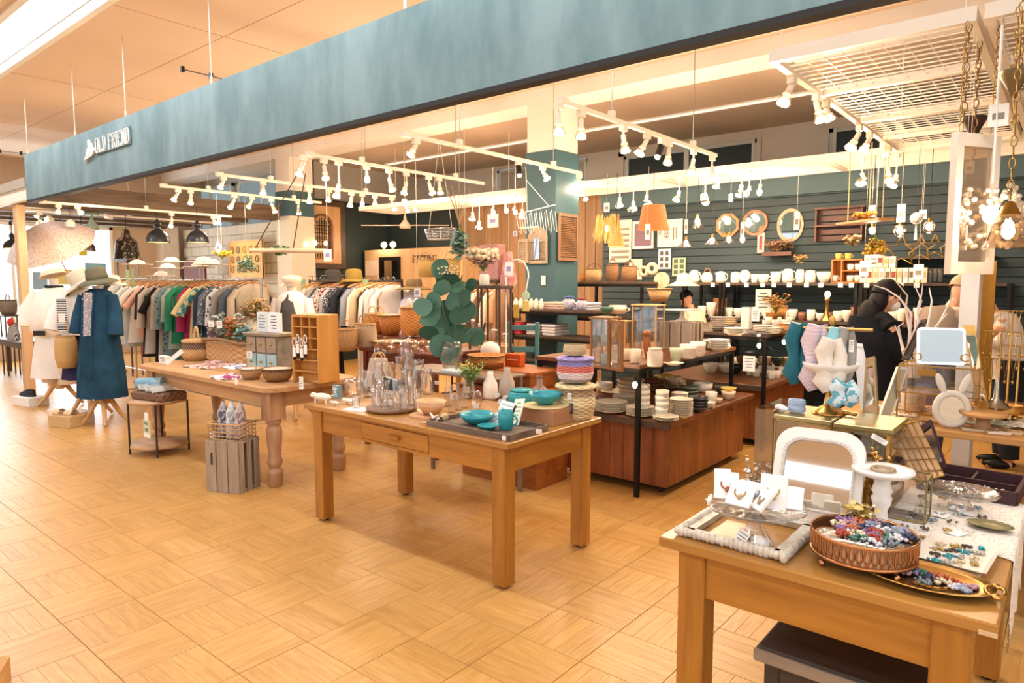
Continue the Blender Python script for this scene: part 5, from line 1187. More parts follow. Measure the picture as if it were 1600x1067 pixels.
# ---------------------------------------------------------------- farmhouse table goods (z .78)
zf=.781
t=T('lidded_wicker_basket','round two tone wicker basket with dark band and arched handle','basket',at(308,562,z=zf)); s=mpp(t.location)*46
P('basket_body',MB().lathe([(0,0),(s*.4,0),(s*.5,s*.18),(s*.46,s*.38)],24),weave('#b5854f','#d9ae7a',80),t); P('dark_band',MB().lathe([(s*.455,s*.38),(s*.42,s*.6)],24,cap=False),weave('#54402f','#8a6c50',80),t); P('basket_lid',MB().lathe([(s*.46,s*.6),(s*.48,s*.64),(s*.44,s*.7),(0,s*.74)],24),weave('#b5854f','#d9ae7a',80),t)
P('handle',MB().tor((0,0,s*.7),s*.13,s*.04,16,6,Matrix.Rotation(pi/2,4,'X'),sy=3.2,a0=0,a1=pi),RIM,t)
q=at(358,548,z=zf); q=Vector((q.x,3.25,zf))
q=Vector((at(362,545,Y=3.25).x,3.25,zf))
t=T('long_wicker_trough','long low wicker hamper with rope rim full of dried flowers','basket',q,radians(0))
P('hamper_body',MB().rbox(-.33,.36,-.1,.1,0,.2,.02),weave('#ab7d4c','#cfa470',60),t); P('rope_rim',MB().tube([(-.35,-.11,.21),(0,-.12,.23),(.37,-.11,.2),(.37,.11,.2),(-.35,.11,.21)],.017,8,True),mat('#8b6a48',.8,0,.3,40),t)
for j, (dx,m_,fl,n_,rad,hg,lab)in enumerate(((-.22,mat('#8b6f72',.8),mat('#a58a8e',.8,0,.2,30),26,.1,.2,'bunch of dried mauve flowers at left in the hamper'),(-.05,mat('#9aa59b',.7),mat('#b9beb4',.7),34,.15,.3,'silvery grey eucalyptus bunch in the middle of hamper'),(.12,mat('#b0673a',.8),mat('#c07a46',.8),30,.1,.28,'rust orange dried grass bunch in the hamper'),(.27,mat('#6e9490',.7),mat('#86aaa4',.7),30,.1,.22,'blue green round leaf bunch at right of the hamper'))):
    posy(lab,q+Vector((dx,0,.16)),n_,rad,hg,m_,fl,.012,.028,'dried_flowers','flowers',seed=j+20)
posy('large ball of cream dried hydrangea behind the hamper',Vector((at(397,470,Y=3.9).x,3.9,1.05)),90,.17,.32,DRY,mat('#cdb187',.8,0,.2,30),.015,.02,'dried_hydrangea','flowers',seed=31)
put(K_tumbler([(.4,0),(.5,1)],m=WCER),'tall_vase','tall pale vase that holds the dried hydrangea','vase',397,560,20,66,Y=3.9)
for j, (px,py)in enumerate(((330,511),(343,512),(390,560))):
    q2=at(px,py,Y=3.0); inst(K_card(PAPER,INK,seed=j),'price_tag','white price tag at the hamper, %s from the left'%ORD[j],'tag',q2,.05,.003,.06,rz=radians(30))
put(K_card(mat('#a9c79f',.6),mat('#f0f3ea',.7),seed=2),'sale_sign','small green sale sign standing beside the two tone basket','sign',331,560,15,24,z=zf,dpx=1,rz=radians(25))
put(K_card(PAPER,INK,seed=0),'folded_card','white folded card stand at the left end of the pine table','card',258,568,24,12,z=zf,dpx=8);
q2=at(272,558,z=zf+.08); tag(P('price_stick',MB().cb(q2,(.2,.003,.04),radians(35),0,radians(-38)),PAPER),'long white slanted card at left end of pine table','card')
# drawers cabinet on table
q=Vector((at(423,560,Y=3.15).x,3.15,zf)); GW=wood('#6d6a62','#8e8a80',0,.6);
t=T('mini_drawer_cabinet','small grey cabinet of six little drawers on the pine table','cabinet',q,radians(8))
P('carcass',MB().box(-.2,.2,-.085,.1,0,.31),GW,t); P('top_board',MB().rbox(-.225,.225,-.11,.12,.31,.335),wood('#7a6a54','#9c8a70',0),t)
for r_ in range(2):
    for c_ in range(3):
        x=-.13+.13*c_; dd=P('drawer',MB().rbox(x-.058,x+.058,-.1,-.086,.02+.15*r_,.155+.145*r_,.003),mat('#a3c0c2',.6,0,.1)if r_==0 else wood('#8a7660','#a8937a',0),t)
        P('drawer_pull',MB().ell((x,-.106,.09+.15*r_),(.018,.008,.01),8,5),BRASS,dd)
inst(K_card(mat('#d7dfe0',.6),mat('#7d9ba5',.6),seed=1),'tea_towel','pale patterned cloth folded over the mini cabinet, left','cloth',q+Vector((-.1,0,.337)),.16,.03,.17); inst(K_card(mat('#f0f2f2',.6),mat('#55606a',.6),seed=4),'tea_towel','white cloth with line print standing on mini cabinet, right','cloth',q+Vector((.09,0,.337)),.17,.03,.17)
# pine cubby with tags
q=Vector((at(488,590,Y=3.0).x,3.0,zf)); PO=wood('#b3762f','#d49a4e',2,.45,.6,.8)
t=T('pine_cubby','tall orange pine cubby standing on end with small compartments','cubby',q,radians(14))
P('side_panel',MB().rbox(.115,.135,-.07,.16,0,.52),PO,t); P('side_panel',MB().rbox(-.135,-.115,-.07,.16,0,.52),PO,t); P('back_panel',MB().box(-.115,.115,.0,.012,0.01,.51),PO,t); P('top_panel',MB().box(-.115,.115,-.07,.16,.5,.52),PO,t)
for k in range(1,6): P('shelf',MB().box(-.115,.115,-.065,-.001,.085*k,.085*k+.008),PO,t)
for k in(-1,1): P('divider',MB().box(k*.04-.004,k*.04+.004,-.063,-.001,.26,.5),PO,t)
for k in range(4):
    x=-.08+.05*k; q2=q+Vector((x,-.1,.22+.03*(k%2))); tt=T('white_keyring','white loop keyring hanging on the pine cubby, %s from left'%ORD[k],'keyring',q2); P('loop',MB().tor((0,0,.09),.018,.004,12,5,Matrix.Rotation(pi/2,4,'X'),sy=1.8),WHITE,tt); P('tag_card',MB().box(-.018,.018,-.002,.002,-.02,.05),PAPER,tt); P('bead',MB().ell((0,0,-.035),(.012,.012,.012),8,5),BLACKM,tt)
# textiles and small baskets
for j, (px,py,w,d,a,c,lab)in enumerate(((330,572,60,30,10,cloth('#d9c2b8','#a5736c','print',25),'pink paisley cloth pile at left on the pine table'),(352,566,46,26,-8,cloth('#c4797c','#e8d8d4','print',30),'rose red patterned cloth on the pine table'),(373,562,44,24,12,cloth('#d8d0d8','#8c6d8a','print',30),'lilac patterned cloth on the pine table'),(358,590,46,20,4,cloth('#ece6e6','#a04a72','print',16),'white and magenta cloth at front edge of pine table'),(380,574,40,22,20,cloth('#e5e4e8','#8088a0','print',20),'white and blue patterned cloth near the small basket'))):
    q2=at(px,py,z=zf); s=mpp(q2)
    def wavy(u,v,w=w*s,d=d*s,j=j): return Vector(((u-.5)*w,(v-.5)*d*2,.018+.008*sin(u*9+j)*cos(v*7+j)-.017*(max(abs(u-.5),abs(v-.5))>.49)))
    o=P('folded_scarf',MB().grid(wavy,16,10),c,rot=(0,0,radians(a)),loc=q2); tag(o,lab,'cloth')
for j, (px,py,w,h,lab)in enumerate(((377,552,44,20,'clear wrapped white pouch behind the patterned cloths'),(405,550,40,22,'white pouch with black oval logo behind small basket'))):
    q2=at(px,py+4,z=zf); s=mpp(q2); t=T('white_pouch',lab,'pouch',q2,radians(5),None); P('pouch_body',MB().ell((0,0,h*s*.5),(w*s*.5,h*s*.35,h*s*.5),14,8),mat('#e9ebe6',.25,0,.03),t)
    if j: P('oval_logo',MB().ell((.01,-h*s*.33,h*s*.5),(w*s*.2,.006,h*s*.22),14,5),BLACKM,t)
put(K_basket(WK,RIM,'arch',[(.3,0),(.46,.5),(.5,1)],cloth('#cdb7b0','#e9dcd8','floral',60)),'small_basket','small handled wicker basket holding printed cloth at front edge','basket',393,592,36,17,z=zf)
put(K_basket(weave('#7a5228','#b38650',26),RIMD,None,[(.3,0),(.42,.3),(.5,1)],FLORR),'lattice_basket','brown open lattice bowl basket next to the pine cubby','basket',434,595,50,20,z=zf)
put(K_basket(WK,RIM,None,[(.4,0),(.5,1)],BLKC),'shallow_basket','shallow tan basket behind the lattice bowl','basket',420,578,34,10,z=zf)
for j, (px,py)in enumerate(((441,572),(450,570),(445,580),(456,576))):
    q2=at(px,py,z=zf); tag(P('wrapped_sachet',MB().ell(q2+Vector((0,0,.03)),(.04,.02,.032),8,5),mat('#dfe3e2',.3,0,.03)),'clear wrapped white sachet left of the pine cubby, %s of four'%ORD[j],'packet','wrapped sachets by the pine cubby')
inst(K_card(PAPER,INK),'long_tag','long white tag hanging over front edge of pine table','tag',at(471,608,Y=2.58),.028,.004,.085,rz=.5); inst(kit('oval',lambda:[('tag_disc',MB().cyl((0,-.5,0),(0,.5,0),.5,n=18),PAPER,[])]),'round_tag','round white tag hanging at the front edge of pine table','tag',at(369,596,Y=2.55),.045,.003,.06)
# wicker tray and cloths on the side table, sale tag, basket on crate
tt=rt.location
t=T('wicker_tray','brown rectangular wicker tray on the round side table','tray',(tt.x,tt.y,.496),radians(12)); P('tray_body',MB().rbox(-.2,.24,-.13,.13,0,.07,.012),weave('#5d4230','#87654a',60),t)
for k in range(5): tag(P('towel',MB().cb((tt.x-.12+.065*k,tt.y-.02,.60+.008*(k%2)),(.055,.2,.012),radians(12),0,radians(55)),cloth('#8fa9b4','#e2e6e4','stripe',50)if k%2 else cloth('#c9d0c8','#e9e8e0','stripe',50)),'folded towel in the wicker tray, %s from the left'%ORD[k],'cloth','towels in the wicker tray')
tag(P('blue_towel',MB().tube([(tt.x-.2,tt.y-.08,.62),(tt.x+.02,tt.y+.05,.64)],[.055,.05],10),cloth('#6f9db2','#a9c6d2')),'rolled blue towel on the wicker tray','cloth')
q2=at(217,655,Y=2.3)
t=T('sale_tag','white and green SALE tag hanging from the side table','sign',(q2.x,tt.y-.26,.33)); P('tag_board',MB().box(-.06,.06,-.003,.003,-.09,.06),mat('#cfd8c0',.7),t); P('white_strip',MB().box(-.06,.06,-.004,-.003,-.09,-.055),PAPER,t); P('top_tab',MB().box(-.035,.035,-.003,.003,.06,.12),PAPER,t); P('string',MB().tube([(0,0,.12),(.01,.015,.145)],.002,4),STRING,t)
def textp(txt,size,m,parent,loc,rot=(pi/2,0,0),al='CENTER',sx=1.0,name='lettering'):
    c=bpy.data.curves.new(name,'FONT'); c.body=txt; c.size=size; c.align_x=al; c.extrude=.0006; c.resolution_u=2
    c.materials.append(m); tmp=bpy.data.objects.new('tmp_text',c); COL.objects.link(tmp); bpy.context.view_layer.update()
    me=bpy.data.meshes.new_from_object(tmp.evaluated_get(bpy.context.evaluated_depsgraph_get())); bpy.data.objects.remove(tmp)
    o=bpy.data.objects.new(name,me); COL.objects.link(o); o.location=loc; o.rotation_euler=rot; o.parent=parent; o.scale=(sx,1,1); return o
DG=mat('#5c7a52',.7)
textp('SALE',.042,DG,t,(0,-.0045,.02)); textp('30%',.045,DG,t,(0,-.0045,-.04))
cl=cc.location
t=T('wire_wicker_basket','open wicker rod basket on top of the grey crate','basket',(cl.x,cl.y,.386),radians(22))
mb=MB()
for z in(0.005,.03,.06,.09,.12): mb.tube([(-.13,-.1,z),(.13,-.1,z),(.13,.1,z),(-.13,.1,z)],.004 if z<.12 else .007,5,True)
P('basket_rods',mb,RIM,t); mb=MB()
for k in range(9): mb.cyl((-.13+.0325*k,-.1,0),(-.13+.0325*k,-.1,.12),.003,n=4).cyl((-.13+.0325*k,.1,0),(-.13+.0325*k,.1,.12),.003,n=4)
for k in range(7): mb.cyl((-.13,-.1+.033*k,0),(-.13,-.1+.033*k,.12),.003,n=4).cyl((.13,-.1+.033*k,0),(.13,-.1+.033*k,.12),.003,n=4)
P('basket_stakes',mb,RIM,t)
for k, (dx,c)in enumerate(((-.08,('#b3aeb2','#5d5866')),(0,('#d6d9d8','#a3a8ac')),(.08,('#c9bcb8','#8f7d80')))):
    t=T('wrapped_scarf',['leftmost','middle','rightmost'][k]+' of three bagged scarves in the wicker rod basket','scarf',(cl.x+dx*.9,cl.y+dx*.35,.392),radians(22)); P('scarf_roll',MB().loft([(0,0,0,.035,.05,.05),(0,0,.1,.038,.055,.05),(0,0,.2,.03,.045,.04),(.005,0,.27,.008,.012,0)],16),cloth(c[0],c[1],'print',40,.4),t)
inst(K_card(PAPER,INK),'hang_tag','white tag on the left side of the wicker rod basket','tag',(cl.x-.15,cl.y-.08,.36),.04,.003,.07,.4)
# ================================================================ FRONT DISH CABINET (worktop .57, shelf .965)
zw=.571
PL=K_plate(WCER); PLC=K_plate(CREAM); PLG=K_plate(GRYC); BWW=K_bowl(WCER); BWB=K_bowl(BLKC); BWG=K_bowl(GRNC); BWC=K_bowl(CREAM); BWR=K_bowl(BRNC)
stk(PL,'plate',6,'white oval plate in the front left stack on the dish cabinet','plate',955,644,50,18,zw,'plates of the front left stack')
stk(PL,'plate',6,'white plate in the stack just left of the iron post','plate',1000,650,44,16,zw,'plates left of the iron post')
stk(PL,'plate',3,'white plate in the front corner stack on the dish cabinet','plate',1040,657,40,8,zw,'front corner plates')
stk(PL,'plate',5,'white plate in the second row beside the floral cups','plate',980,631,46,14,zw,'second row plates')
for j, (px,py,n,l)in enumerate(((1005,642,4,'left of the iron post'),(1034,651,4,'right of the iron post'))):
    stk(K_cup(WCER,False,None,FLOR),'floral_cup',n,'white cup with blue floral band %s'%l,'cup',px,py,21,42,zw+(.035 if j==0 else .02),'floral cups %s'%l,None)
stk(PL,'bowl_plate',10,'white round dish in the tallest stack on the dish cabinet','dish',1064,652,36,30,zw,'tallest white dish stack'); stk(PL,'saucer',4,'small white saucer on the tallest dish stack','saucer',1062,625,26,12,zw+.09,'small saucers on the tall stack')
stk(BWB,'black_bowl',4,'black bowl in the stack on the dish cabinet','bowl',1092,644,28,24,zw,'black bowls')
stk(K_bowl(GRNC),'green_bowl',3,'dark green bowl in the stack behind the black bowls','bowl',1076,625,30,22,zw,'dark green bowls'); stk(BWR,'brown_bowl',3,'brown bowl in the stack far back on the dish cabinet','bowl',1020,612,34,20,zw,'brown bowls at the back')
put(K_cup(WCER,False),'white_tumbler','tall white ceramic tumbler on the right of dish cabinet','cup',1111,632,18,20,z=zw)
stk(PL,'small_dish',4,'small white dish before the white tumbler','dish',1107,637,20,9,zw,'small white dishes')
put(K_bowl(YELC),'yellow_dish','shallow yellow dish near the far right of the dish cabinet','dish',1138,612,24,7,z=zw+.05); put(BWC,'cream_bowl','small cream bowl under the yellow dish at the right','bowl',1138,624,22,13,z=zw)
put(BWG,'olive_bowl','olive green bowl beneath the yellow dish','bowl',1128,615,22,12,z=zw); put(BWC,'cream_bowl','tiny cream bowl by the right end of worktop','bowl',1122,630,14,8,z=zw)
stk(BWC,'pink_bowl',3,'cream fluted bowl in the left back stack on the dish cabinet','bowl',985,618,42,26,zw,'cream fluted bowls'); put(K_cup(WCER,False,[(.5,0),(.5,1)]),'ramekin','round white ramekin on the left back of worktop','dish',944,611,26,14,z=zw)
put(K_plate(CREAM),'cream_plate','broad cream plate at the back left of the worktop','plate',962,616,48,6,z=zw); put(K_plate(BRNC),'brown_dish','square brown leaf dish left of the cream bowls','dish',952,628,50,8,z=zw)
put(K_bowl(YELC),'yellow_bowl','yellow bowl at the back of the dish cabinet','bowl',1040,598,24,13,z=.64); put(BWC,'cream_bowl','cream handled soup bowl beside the yellow bowl','bowl',1052,600,26,12,z=.64); stk(PLC,'cream_plate',4,'cream plate under the soup bowls at the back','plate',1046,606,50,12,zw,'cream plates at the back')
put(K_cup(WCER,False),'white_bowl','lone white bowl between green bowls and tumbler','bowl',1098,612,30,14,z=zw)
zh=.966
def case(lab,px,py,wpx,hpx,z,dpx=None,m=None,rz=0,door=0,name='glass_cabinet',Y=None):
    m=m or wood('#8d5f38','#b07f50',2,.5); p=at(px,py,z=z)if Y is None else Vector((at(px,py,Y=Y).x,Y,z)); s=mpp(p); w, d, h=wpx*s, (dpx or wpx)*s, hpx*s; f=.012
    t=T(name,lab,'cabinet',p,rz)
    for sx in(-1,1):
        for sy in(-1,1): P('post',MB().box(sx*(w/2-f/2)-f/2,sx*(w/2-f/2)+f/2,sy*(d/2-f/2)-f/2,sy*(d/2-f/2)+f/2,0,h),m,t)
    P('top_board',MB().rbox(-w/2-.008,w/2+.008,-d/2-.008,d/2+.008,h,h+.014,.003),m,t); P('base_board',MB().box(-w/2+f,w/2-f,-d/2+f,d/2-f,.0,.014),m,t)
    for sy in(-1,1): P('pane',MB().box(-w/2+f,w/2-f,sy*(d/2-f/2)-.001,sy*(d/2-f/2)+.001,.014,h),GLASS,t)
    for sx in(-1,1): P('pane',MB().box(sx*(w/2-f/2)-.001,sx*(w/2-f/2)+.001,-d/2+f,d/2-f,.014,h),GLASS,t)
    P('glass_shelf',MB().box(-w/2+f,w/2-f,-d/2+f,d/2-f,h*.5,h*.5+.005),GLASS,t)
    if door:
        dr=P('door',MB().ring([(-w/2,0),(w/2,0),(w/2,h),(-w/2,h)],[(-w/2+.02,.02),(w/2-.02,.02),(w/2-.02,h-.02),(-w/2+.02,h-.02)],.014),m,t,loc=(w/2+w*.45,-d/2-w*.15,0),rot=(0,0,radians(-20))); P('pane',MB().box(-w/2+.02,w/2-.02,-.001,.001,.02,h-.02),GLASS,dr)
    return t
gc=case('small brown glass cabinet with open door on the front shelf, cups inside',945,574,34,76,zh,34,door=1)
for j, (dx,z_,k,l)in enumerate(((0,.016,K_cup(mat('#bcd0d0',.3),False),'pale blue cup on the floor of the small glass cabinet'),(0,.15,K_cup(mat('#bcd0d0',.3),False),'pale blue cup on the upper level of the small glass cabinet'))):
    inst(k,'cup',l,'cup',gc.location+Vector((dx,0,z_)),.06,.06,.075)
for j, (px,py,w,h,k,l)in enumerate(((978,563,16,18,K_cup(CREAM),'cream mug behind the open cabinet door on the front shelf'),(992,567,18,22,K_cup(WCER,False),'white cup in front of the open cabinet door'),(1023,572,24,30,K_jar(WCER,WCER),'white lidded canister on the front shelf'),(1040,568,14,26,K_jar(BRNC,BRNC),'brown lidded tea caddy beside the white canister'),(1056,564,24,20,K_bowl(mat('#cbd5b4',.3)),'pale green bowl on the front shelf'),(1075,560,26,22,K_cup(WCER,False,None,FLORR),'white bowl with red flower band, left one'),(1090,556,24,22,K_cup(WCER,False,None,FLORR),'white bowl with red flower band, right one'),(1052,570,32,4,PL,'flat white plate under the pale green bowl'),(1010,560,10,30,K_jar(WCER),'slim white bottle behind the canister'))):
    put(k,'tableware',l,'tableware',px,py,w,h,z=zh)
stk(PL,'white_plate',6,'white plate in the far stack on the front shelf','plate',1123,548,34,18,zh,'far plates on the front shelf'); stk(PL,'white_plate',5,'white plate in the inner stack on the front shelf','plate',1102,545,28,14,zh,'inner plates on the front shelf'); stk(PL,'white_plate',6,'white plate below the grey crate on the front shelf','plate',1098,530,30,16,zh,'plates below the crate')
gw=case('tall pale wood and glass display case behind the canister on front shelf',1012,550,42,72,zh,28,wood('#b98747','#d9ab6b',2));
put(K_bowl(mat('#4d6b5a',.35)),'green_pot','dark green pot on top of the small cabinets','pot',948,491,22,12,z=zh+.29); put(K_cup(CREAM),'wide_cup','wide cream cup with handle on top of the small cabinets','cup',965,490,28,13,z=zh+.29)
case('low orange wood glass case behind the small brown one',966,545,36,46,zh,20,wood('#b5762f','#d6984f',2),Y=4.95)
q=Vector((at(1065,530,Y=5.35).x,5.35,zh)); crate('grey slatted crate standing on the front shelf, a white stand on it',q,.3,.24,.25,0,CR)
t=T('white_cake_stand','white cake stand on top of the grey slatted crate','cake stand',q+Vector((0,0,.252))); P('plate_top',MB().lathe([(.15,.09),(.16,.1),(0,.1)],24),WCER,t); P('foot',MB().lathe([(.06,0),(.02,.03),(.02,.09)],14),WCER,t)
t=T('wood_figure','small orange wooden figure between the glass cases','ornament',Vector((at(1011,540,Y=4.62).x,4.62,zh))); P('figure_body',MB().lathe([(.02,0),(.03,.1),(.025,.17)],12).ell((0,0,.19),(.035,.03,.03),10,6),OR,t)
# small lit bulbs on cable by the cabinets
for j, (px,py,Y_)in enumerate(((952,570,4.1),(992,601,4.15),(1138,540,6.05),(1186,540,5.9),(1225,534,6.1))):
    p=at(px,py,Y=Y_); t=T('cable_bulb','small bare glowing bulb on cable, %s from the left among the dishes'%ORD[j],'bulb',p); P('bulb',MB().ell((0,0,0),(.018,.018,.025),10,7),emit('#ffe3b4',BULB_E),t); P('socket',MB().cyl((0,0,.02),(0,0,.06),.01,n=8),BLACKM,t); P('cable',MB().tube([(0,0,.06),(.03,.05,.03),(.08,.12,-.05)],.003,4),BLACKM,t); lamp(t,(0,-.03,-.01),1.2,r=.02)
# ---------------------------------------------------------------- REAR CABINET (worktop .6, shelf 1.08)
zr=1.081
for j, (px,py,w,h,n,k,l)in enumerate(((1148,524,34,12,4,PL,'white plate in the left stack on the rear shelf'),(1192,520,30,12,4,PL,'white square plate in the middle stack on the rear shelf'),(1209,521,28,10,4,PL,'white plate in the right stack on the rear shelf'),(1122,517,26,22,6,PLG,'dark grey plate in the tall stack at left of rear shelf'),(1140,511,22,16,4,PLC,'cream plate behind the grey stack on rear shelf'))):
    stk(k,'plate',n,l,'plate',px,py,w,h,zr,l.split(' in ')[-1]if ' in ' in l else l)
put(K_plate(BLKC),'dark_tray','flat dark tray with cutlery at the front of the rear shelf','tray',1186,525,38,5,z=zr)
put(K_box(WHITE),'white_carton','tall white carton at the back of rear shelf','box',1166,514,13,34,z=zr); put(K_card(PAPER,INK),'info_card','white price card in front of the tall white carton','card',1180,502,12,18,z=zr+.1,dpx=1)
put(K_card(mat('#efe8dc',.8),INK,seed=1),'hanging_scroll','tall curved white paper hanging above the rear shelf','poster',1192,488,24,36,Y=6.9,dpx=1)
put(K_basket(WKO,RIM,None,[(.4,0),(.5,1)],WHITE),'fruit_basket','orange lattice basket of white shells on the rear shelf','basket',1234,521,34,16,z=zr)
put(K_basket(WKO,RIM,None,[(.4,0),(.5,1)],mat('#d98c45',.7)),'bread_basket','orange basket heaped with dried goods on rear shelf','basket',1212,498,34,20,z=zr+.06)
posy('spray of orange dried stalks above the rear shelf',at(1212,490,Y=6.9),30,.14,.2,mat('#c98a4a',.8),None,name='dried_stalks',seed=41)
for j in range(9): put(K_cup(WCER,False),'white_cup','white cup in the cluster on the rear shelf, %s from the left'%ORD[j],'cup',1196+j*5,512-(j%3)*5,10,12,z=zr,group='white cups on the rear shelf')
for j, (px,w)in enumerate(((1110,24),(1133,26))): put(BWW,'white_bowl',['left','right'][j]+' big white footed bowl on the rear worktop','bowl',px,582,w,15,z=.601)
i=0
for px, py in((1182,588),(1190,583),(1197,590),(1204,584),(1214,591),(1222,586),(1172,586),(1206,592)):
    put(K_cup(WCER,False),'white_beaker','small white beaker on the rear worktop, %s placed'%ORD[i],'cup',px,py,12,12,z=.601,group='white beakers on the rear worktop'); i+=1
for j, (px,py,k,l)in enumerate(((1215,572,BWG,'green grey pot behind the white beakers'),(1228,572,BWC,'cream jar behind the white beakers'),(1196,571,BWC,'cream cup behind the white beakers'),(1150,583,BWB,'black wire basket with cream bread on rear worktop'),(1160,570,BWR,'brown pot behind the wire basket'),(1172,562,BWB,'black pot behind the price card'))): put(k,'pot',l,'pot',px,py,20,14,z=.601)
put(K_card(PAPER,mat('#8577b5',.7),seed=0),'price_card','tilted white card with violet print by the rear worktop','card',1170,580,18,24,Y=6.1,dpx=1,rz=.2)
# ---------------------------------------------------------------- wall shelf goods (z 1.55) and lower shelf (1.11)
zt2=1.541
KET=lambda: [('pot_body',MB().lathe([(0,0),(.42,0),(.5,.2),(.42,.6),(.25,.72),(0,.74)],18),ENAM,[]),('spout',MB().tube([(-.42,0,.3),(-.6,0,.5),(-.68,0,.62)],[.09,.06,.05],8),ENAM,[]),('handle',MB().tor((0,0,.62),.3,.03,12,6,Matrix.Rotation(pi/2,4,'X'),a0=0,a1=pi,sy=1.3),wood('#a5672f','#c98a4a'),[]),('knob',MB().ell((0,0,.78),(.05,.05,.05),8,5),BLACKM,[])]
POT=lambda: [('pot_body',MB().lathe([(0,0),(.4,0),(.46,.3),(.36,.9),(.3,.95),(0,1)],18),ENAM,[]),('handle',MB().tor((.42,0,.5),.22,.035,12,6,Matrix.Rotation(pi/2,4,'X'),a0=-pi/2,a1=pi/2,sy=1.4),ENAM,[]),('spout',MB().tube([(-.36,0,.6),(-.52,0,.85)],[.08,.05],8),ENAM,[])]
CLK=lambda: [('clock_body',MB().cyl((0,-.2,.5),(0,.2,.5),.5,n=24),WCER,[]),('clock_face',MB().cyl((0,-.22,.5),(0,-.2,.5),.42,n=24),PAPER,[]),('clock_hands',MB().bar((0,-.23,.5),(0,-.23,.8),.04).bar((0,-.23,.5),(.2,-.23,.4),.04),BLACKM,[])]
for px, w, h, k, nm, l, c in((1085,16,20,kit('pot',POT),'coffee_pot','tall white enamel coffee pot at left of the wall shelf','pot'),(1105,18,22,kit('ket',KET),'kettle','white enamel kettle with wooden bail handle on wall shelf','kettle'),(1126,17,18,kit('pot',POT),'teapot','white enamel teapot right of the kettle','teapot'),(1149,14,17,K_jar(WCER,WCER),'glass_canister','round clear lidded canister beside the white clock','jar'),(1164,16,20,kit('clk',CLK),'clock_jar','round white table clock on the wall shelf','clock'),(1179,11,13,K_cup(ENAM,False),'enamel_mug','plain white enamel mug right of the clock','mug'),(1193,16,13,K_cup(ENAM),'enamel_mug','white enamel mug with handle, second right of clock','mug'),(1212,16,17,K_cup(ENAM,False),'enamel_bucket','wide white enamel bucket on the wall shelf','bucket'),(1231,19,22,kit('pot',POT),'enamel_jug','big white enamel jug with spout on the wall shelf','jug'),(1250,12,24,K_jar(ENAM),'enamel_vase','white enamel vase holding dried flowers','vase'),(1266,16,20,K_jar(ENAM,ENAM),'enamel_canister','white lidded enamel canister left of the colander','jar'),(1288,24,17,BWW,'colander','white footed enamel colander beside the wooden cubby','colander')):
    q=at(px,439,Y=8.35); s=mpp(q); inst(k,nm,l,c,(q.x,8.35,zt2),w*s,w*s,h*s)
q=at(1250,412,Y=8.35); posy('small round bunch of dried flowers in the enamel vase',q,26,.09,.1,DRY,mat('#b78f5b',.8),.012,.02,'dried_flowers','flowers',seed=9)
q=at(1325,438,Y=8.4); s=mpp(q); w=44*s; h=36*s; CU=wood('#a5622a','#c5803f',2)
t=T('wooden_cubby','orange wooden cubby with small cups on the wall shelf','cubby',(q.x,8.4,zt2)); P('back_board',MB().box(-w/2,w/2,.08,.09,0,h),CU,t)
for a in((-w/2,-w/2+.015),(w/2-.015,w/2),(-.06,-.045)): P('side_panel',MB().box(a[0],a[1],-.09,.08,0.012,h-.012),CU,t)
for z in(0,h-.012): P('shelf_panel',MB().box(-w/2,w/2,-.09,.08,z,z+.012),CU,t)
P('shelf_panel',MB().box(-.045,w/2-.015,-.09,.08,h/2,h/2+.01),CU,t)
for j, (dx,z_)in enumerate(((-.13,.014),(.03,.014),(.11,.014),(.03,h/2+.012),(.11,h/2+.012),(-.1,h+.002),(.0,h+.002))): inst(K_cup(YELC if j>4 else WCER),'small_cup','%s small %s cup %s the orange wooden cubby'%(['leftmost','second','rightmost','left upper','right upper','left','right'][j],'yellow' if j>4 else 'white','on top of' if j>4 else 'inside'),'cup',(q.x+dx,8.36,zt2+z_),.07,.07,.07)
PK=[mat('#ece0cf',.7),mat('#e2d2ba',.7),mat('#d8c7ac',.7),mat('#f2e9dc',.7)]
for j in range(16):
    px=1352+(j%11)*9.3; up=j>=11; q=at(px+(6 if up else 0),439,Y=8.35); s=mpp(q)
    hh=R.choice((14,17,20))*s
    t=T('gift_carton','small cream carton on the right wall shelf, %s in the %s row'%(ORD[j-11 if up else j],'upper' if up else 'lower'),'box',(q.x,8.3,zt2+(.165 if up else 0)),0,'cartons on the right wall shelf')
    hh=hh if up else .16
    P('carton',MB().rbox(-.034,.034,-.05,.05,0,hh,.002),PK[j%4],t); P('window_print',MB().box(-.02,.02,-.053,-.05,hh*.35,hh*.75),mat(('#6a5546','#a9a39b','#b9a070','#8a3c34')[(j*7)%4],.6),t)
for j in range(5): q=at(1437+j*8,439,Y=8.3); inst(K_tumbler(),'tumbler','clear glass tumbler at the right end of wall shelf, %s from left'%ORD[j],'glass',(q.x,8.3,zt2),.055,.055,.15,group='tumblers on the wall shelf')
for j in range(14):
    q=at(1120+j*24+R.uniform(-4,4),440,Y=8.25); inst(K_card(PAPER,INK,seed=j),'shelf_label','white price label on the wall shelf edge, %s from the left'%ORD[j],'label',(q.x,8.185,1.49),.05,.004,.05,group='price labels on the wall shelf edge')
KS=[(K_cup(BRNC),'brown mug'),(K_jar(GLASS,CHROME),'clear glass storage jar'),(K_bowl(WCER),'small white bowl'),(K_cup(GRYC),'grey mug'),(K_jar(BLKC,BLKC),'dark lidded jar'),(K_cup(WCER),'white mug'),(K_bowl(BRNC),'brown bowl'),(K_tumbler(),'clear glass tumbler')]
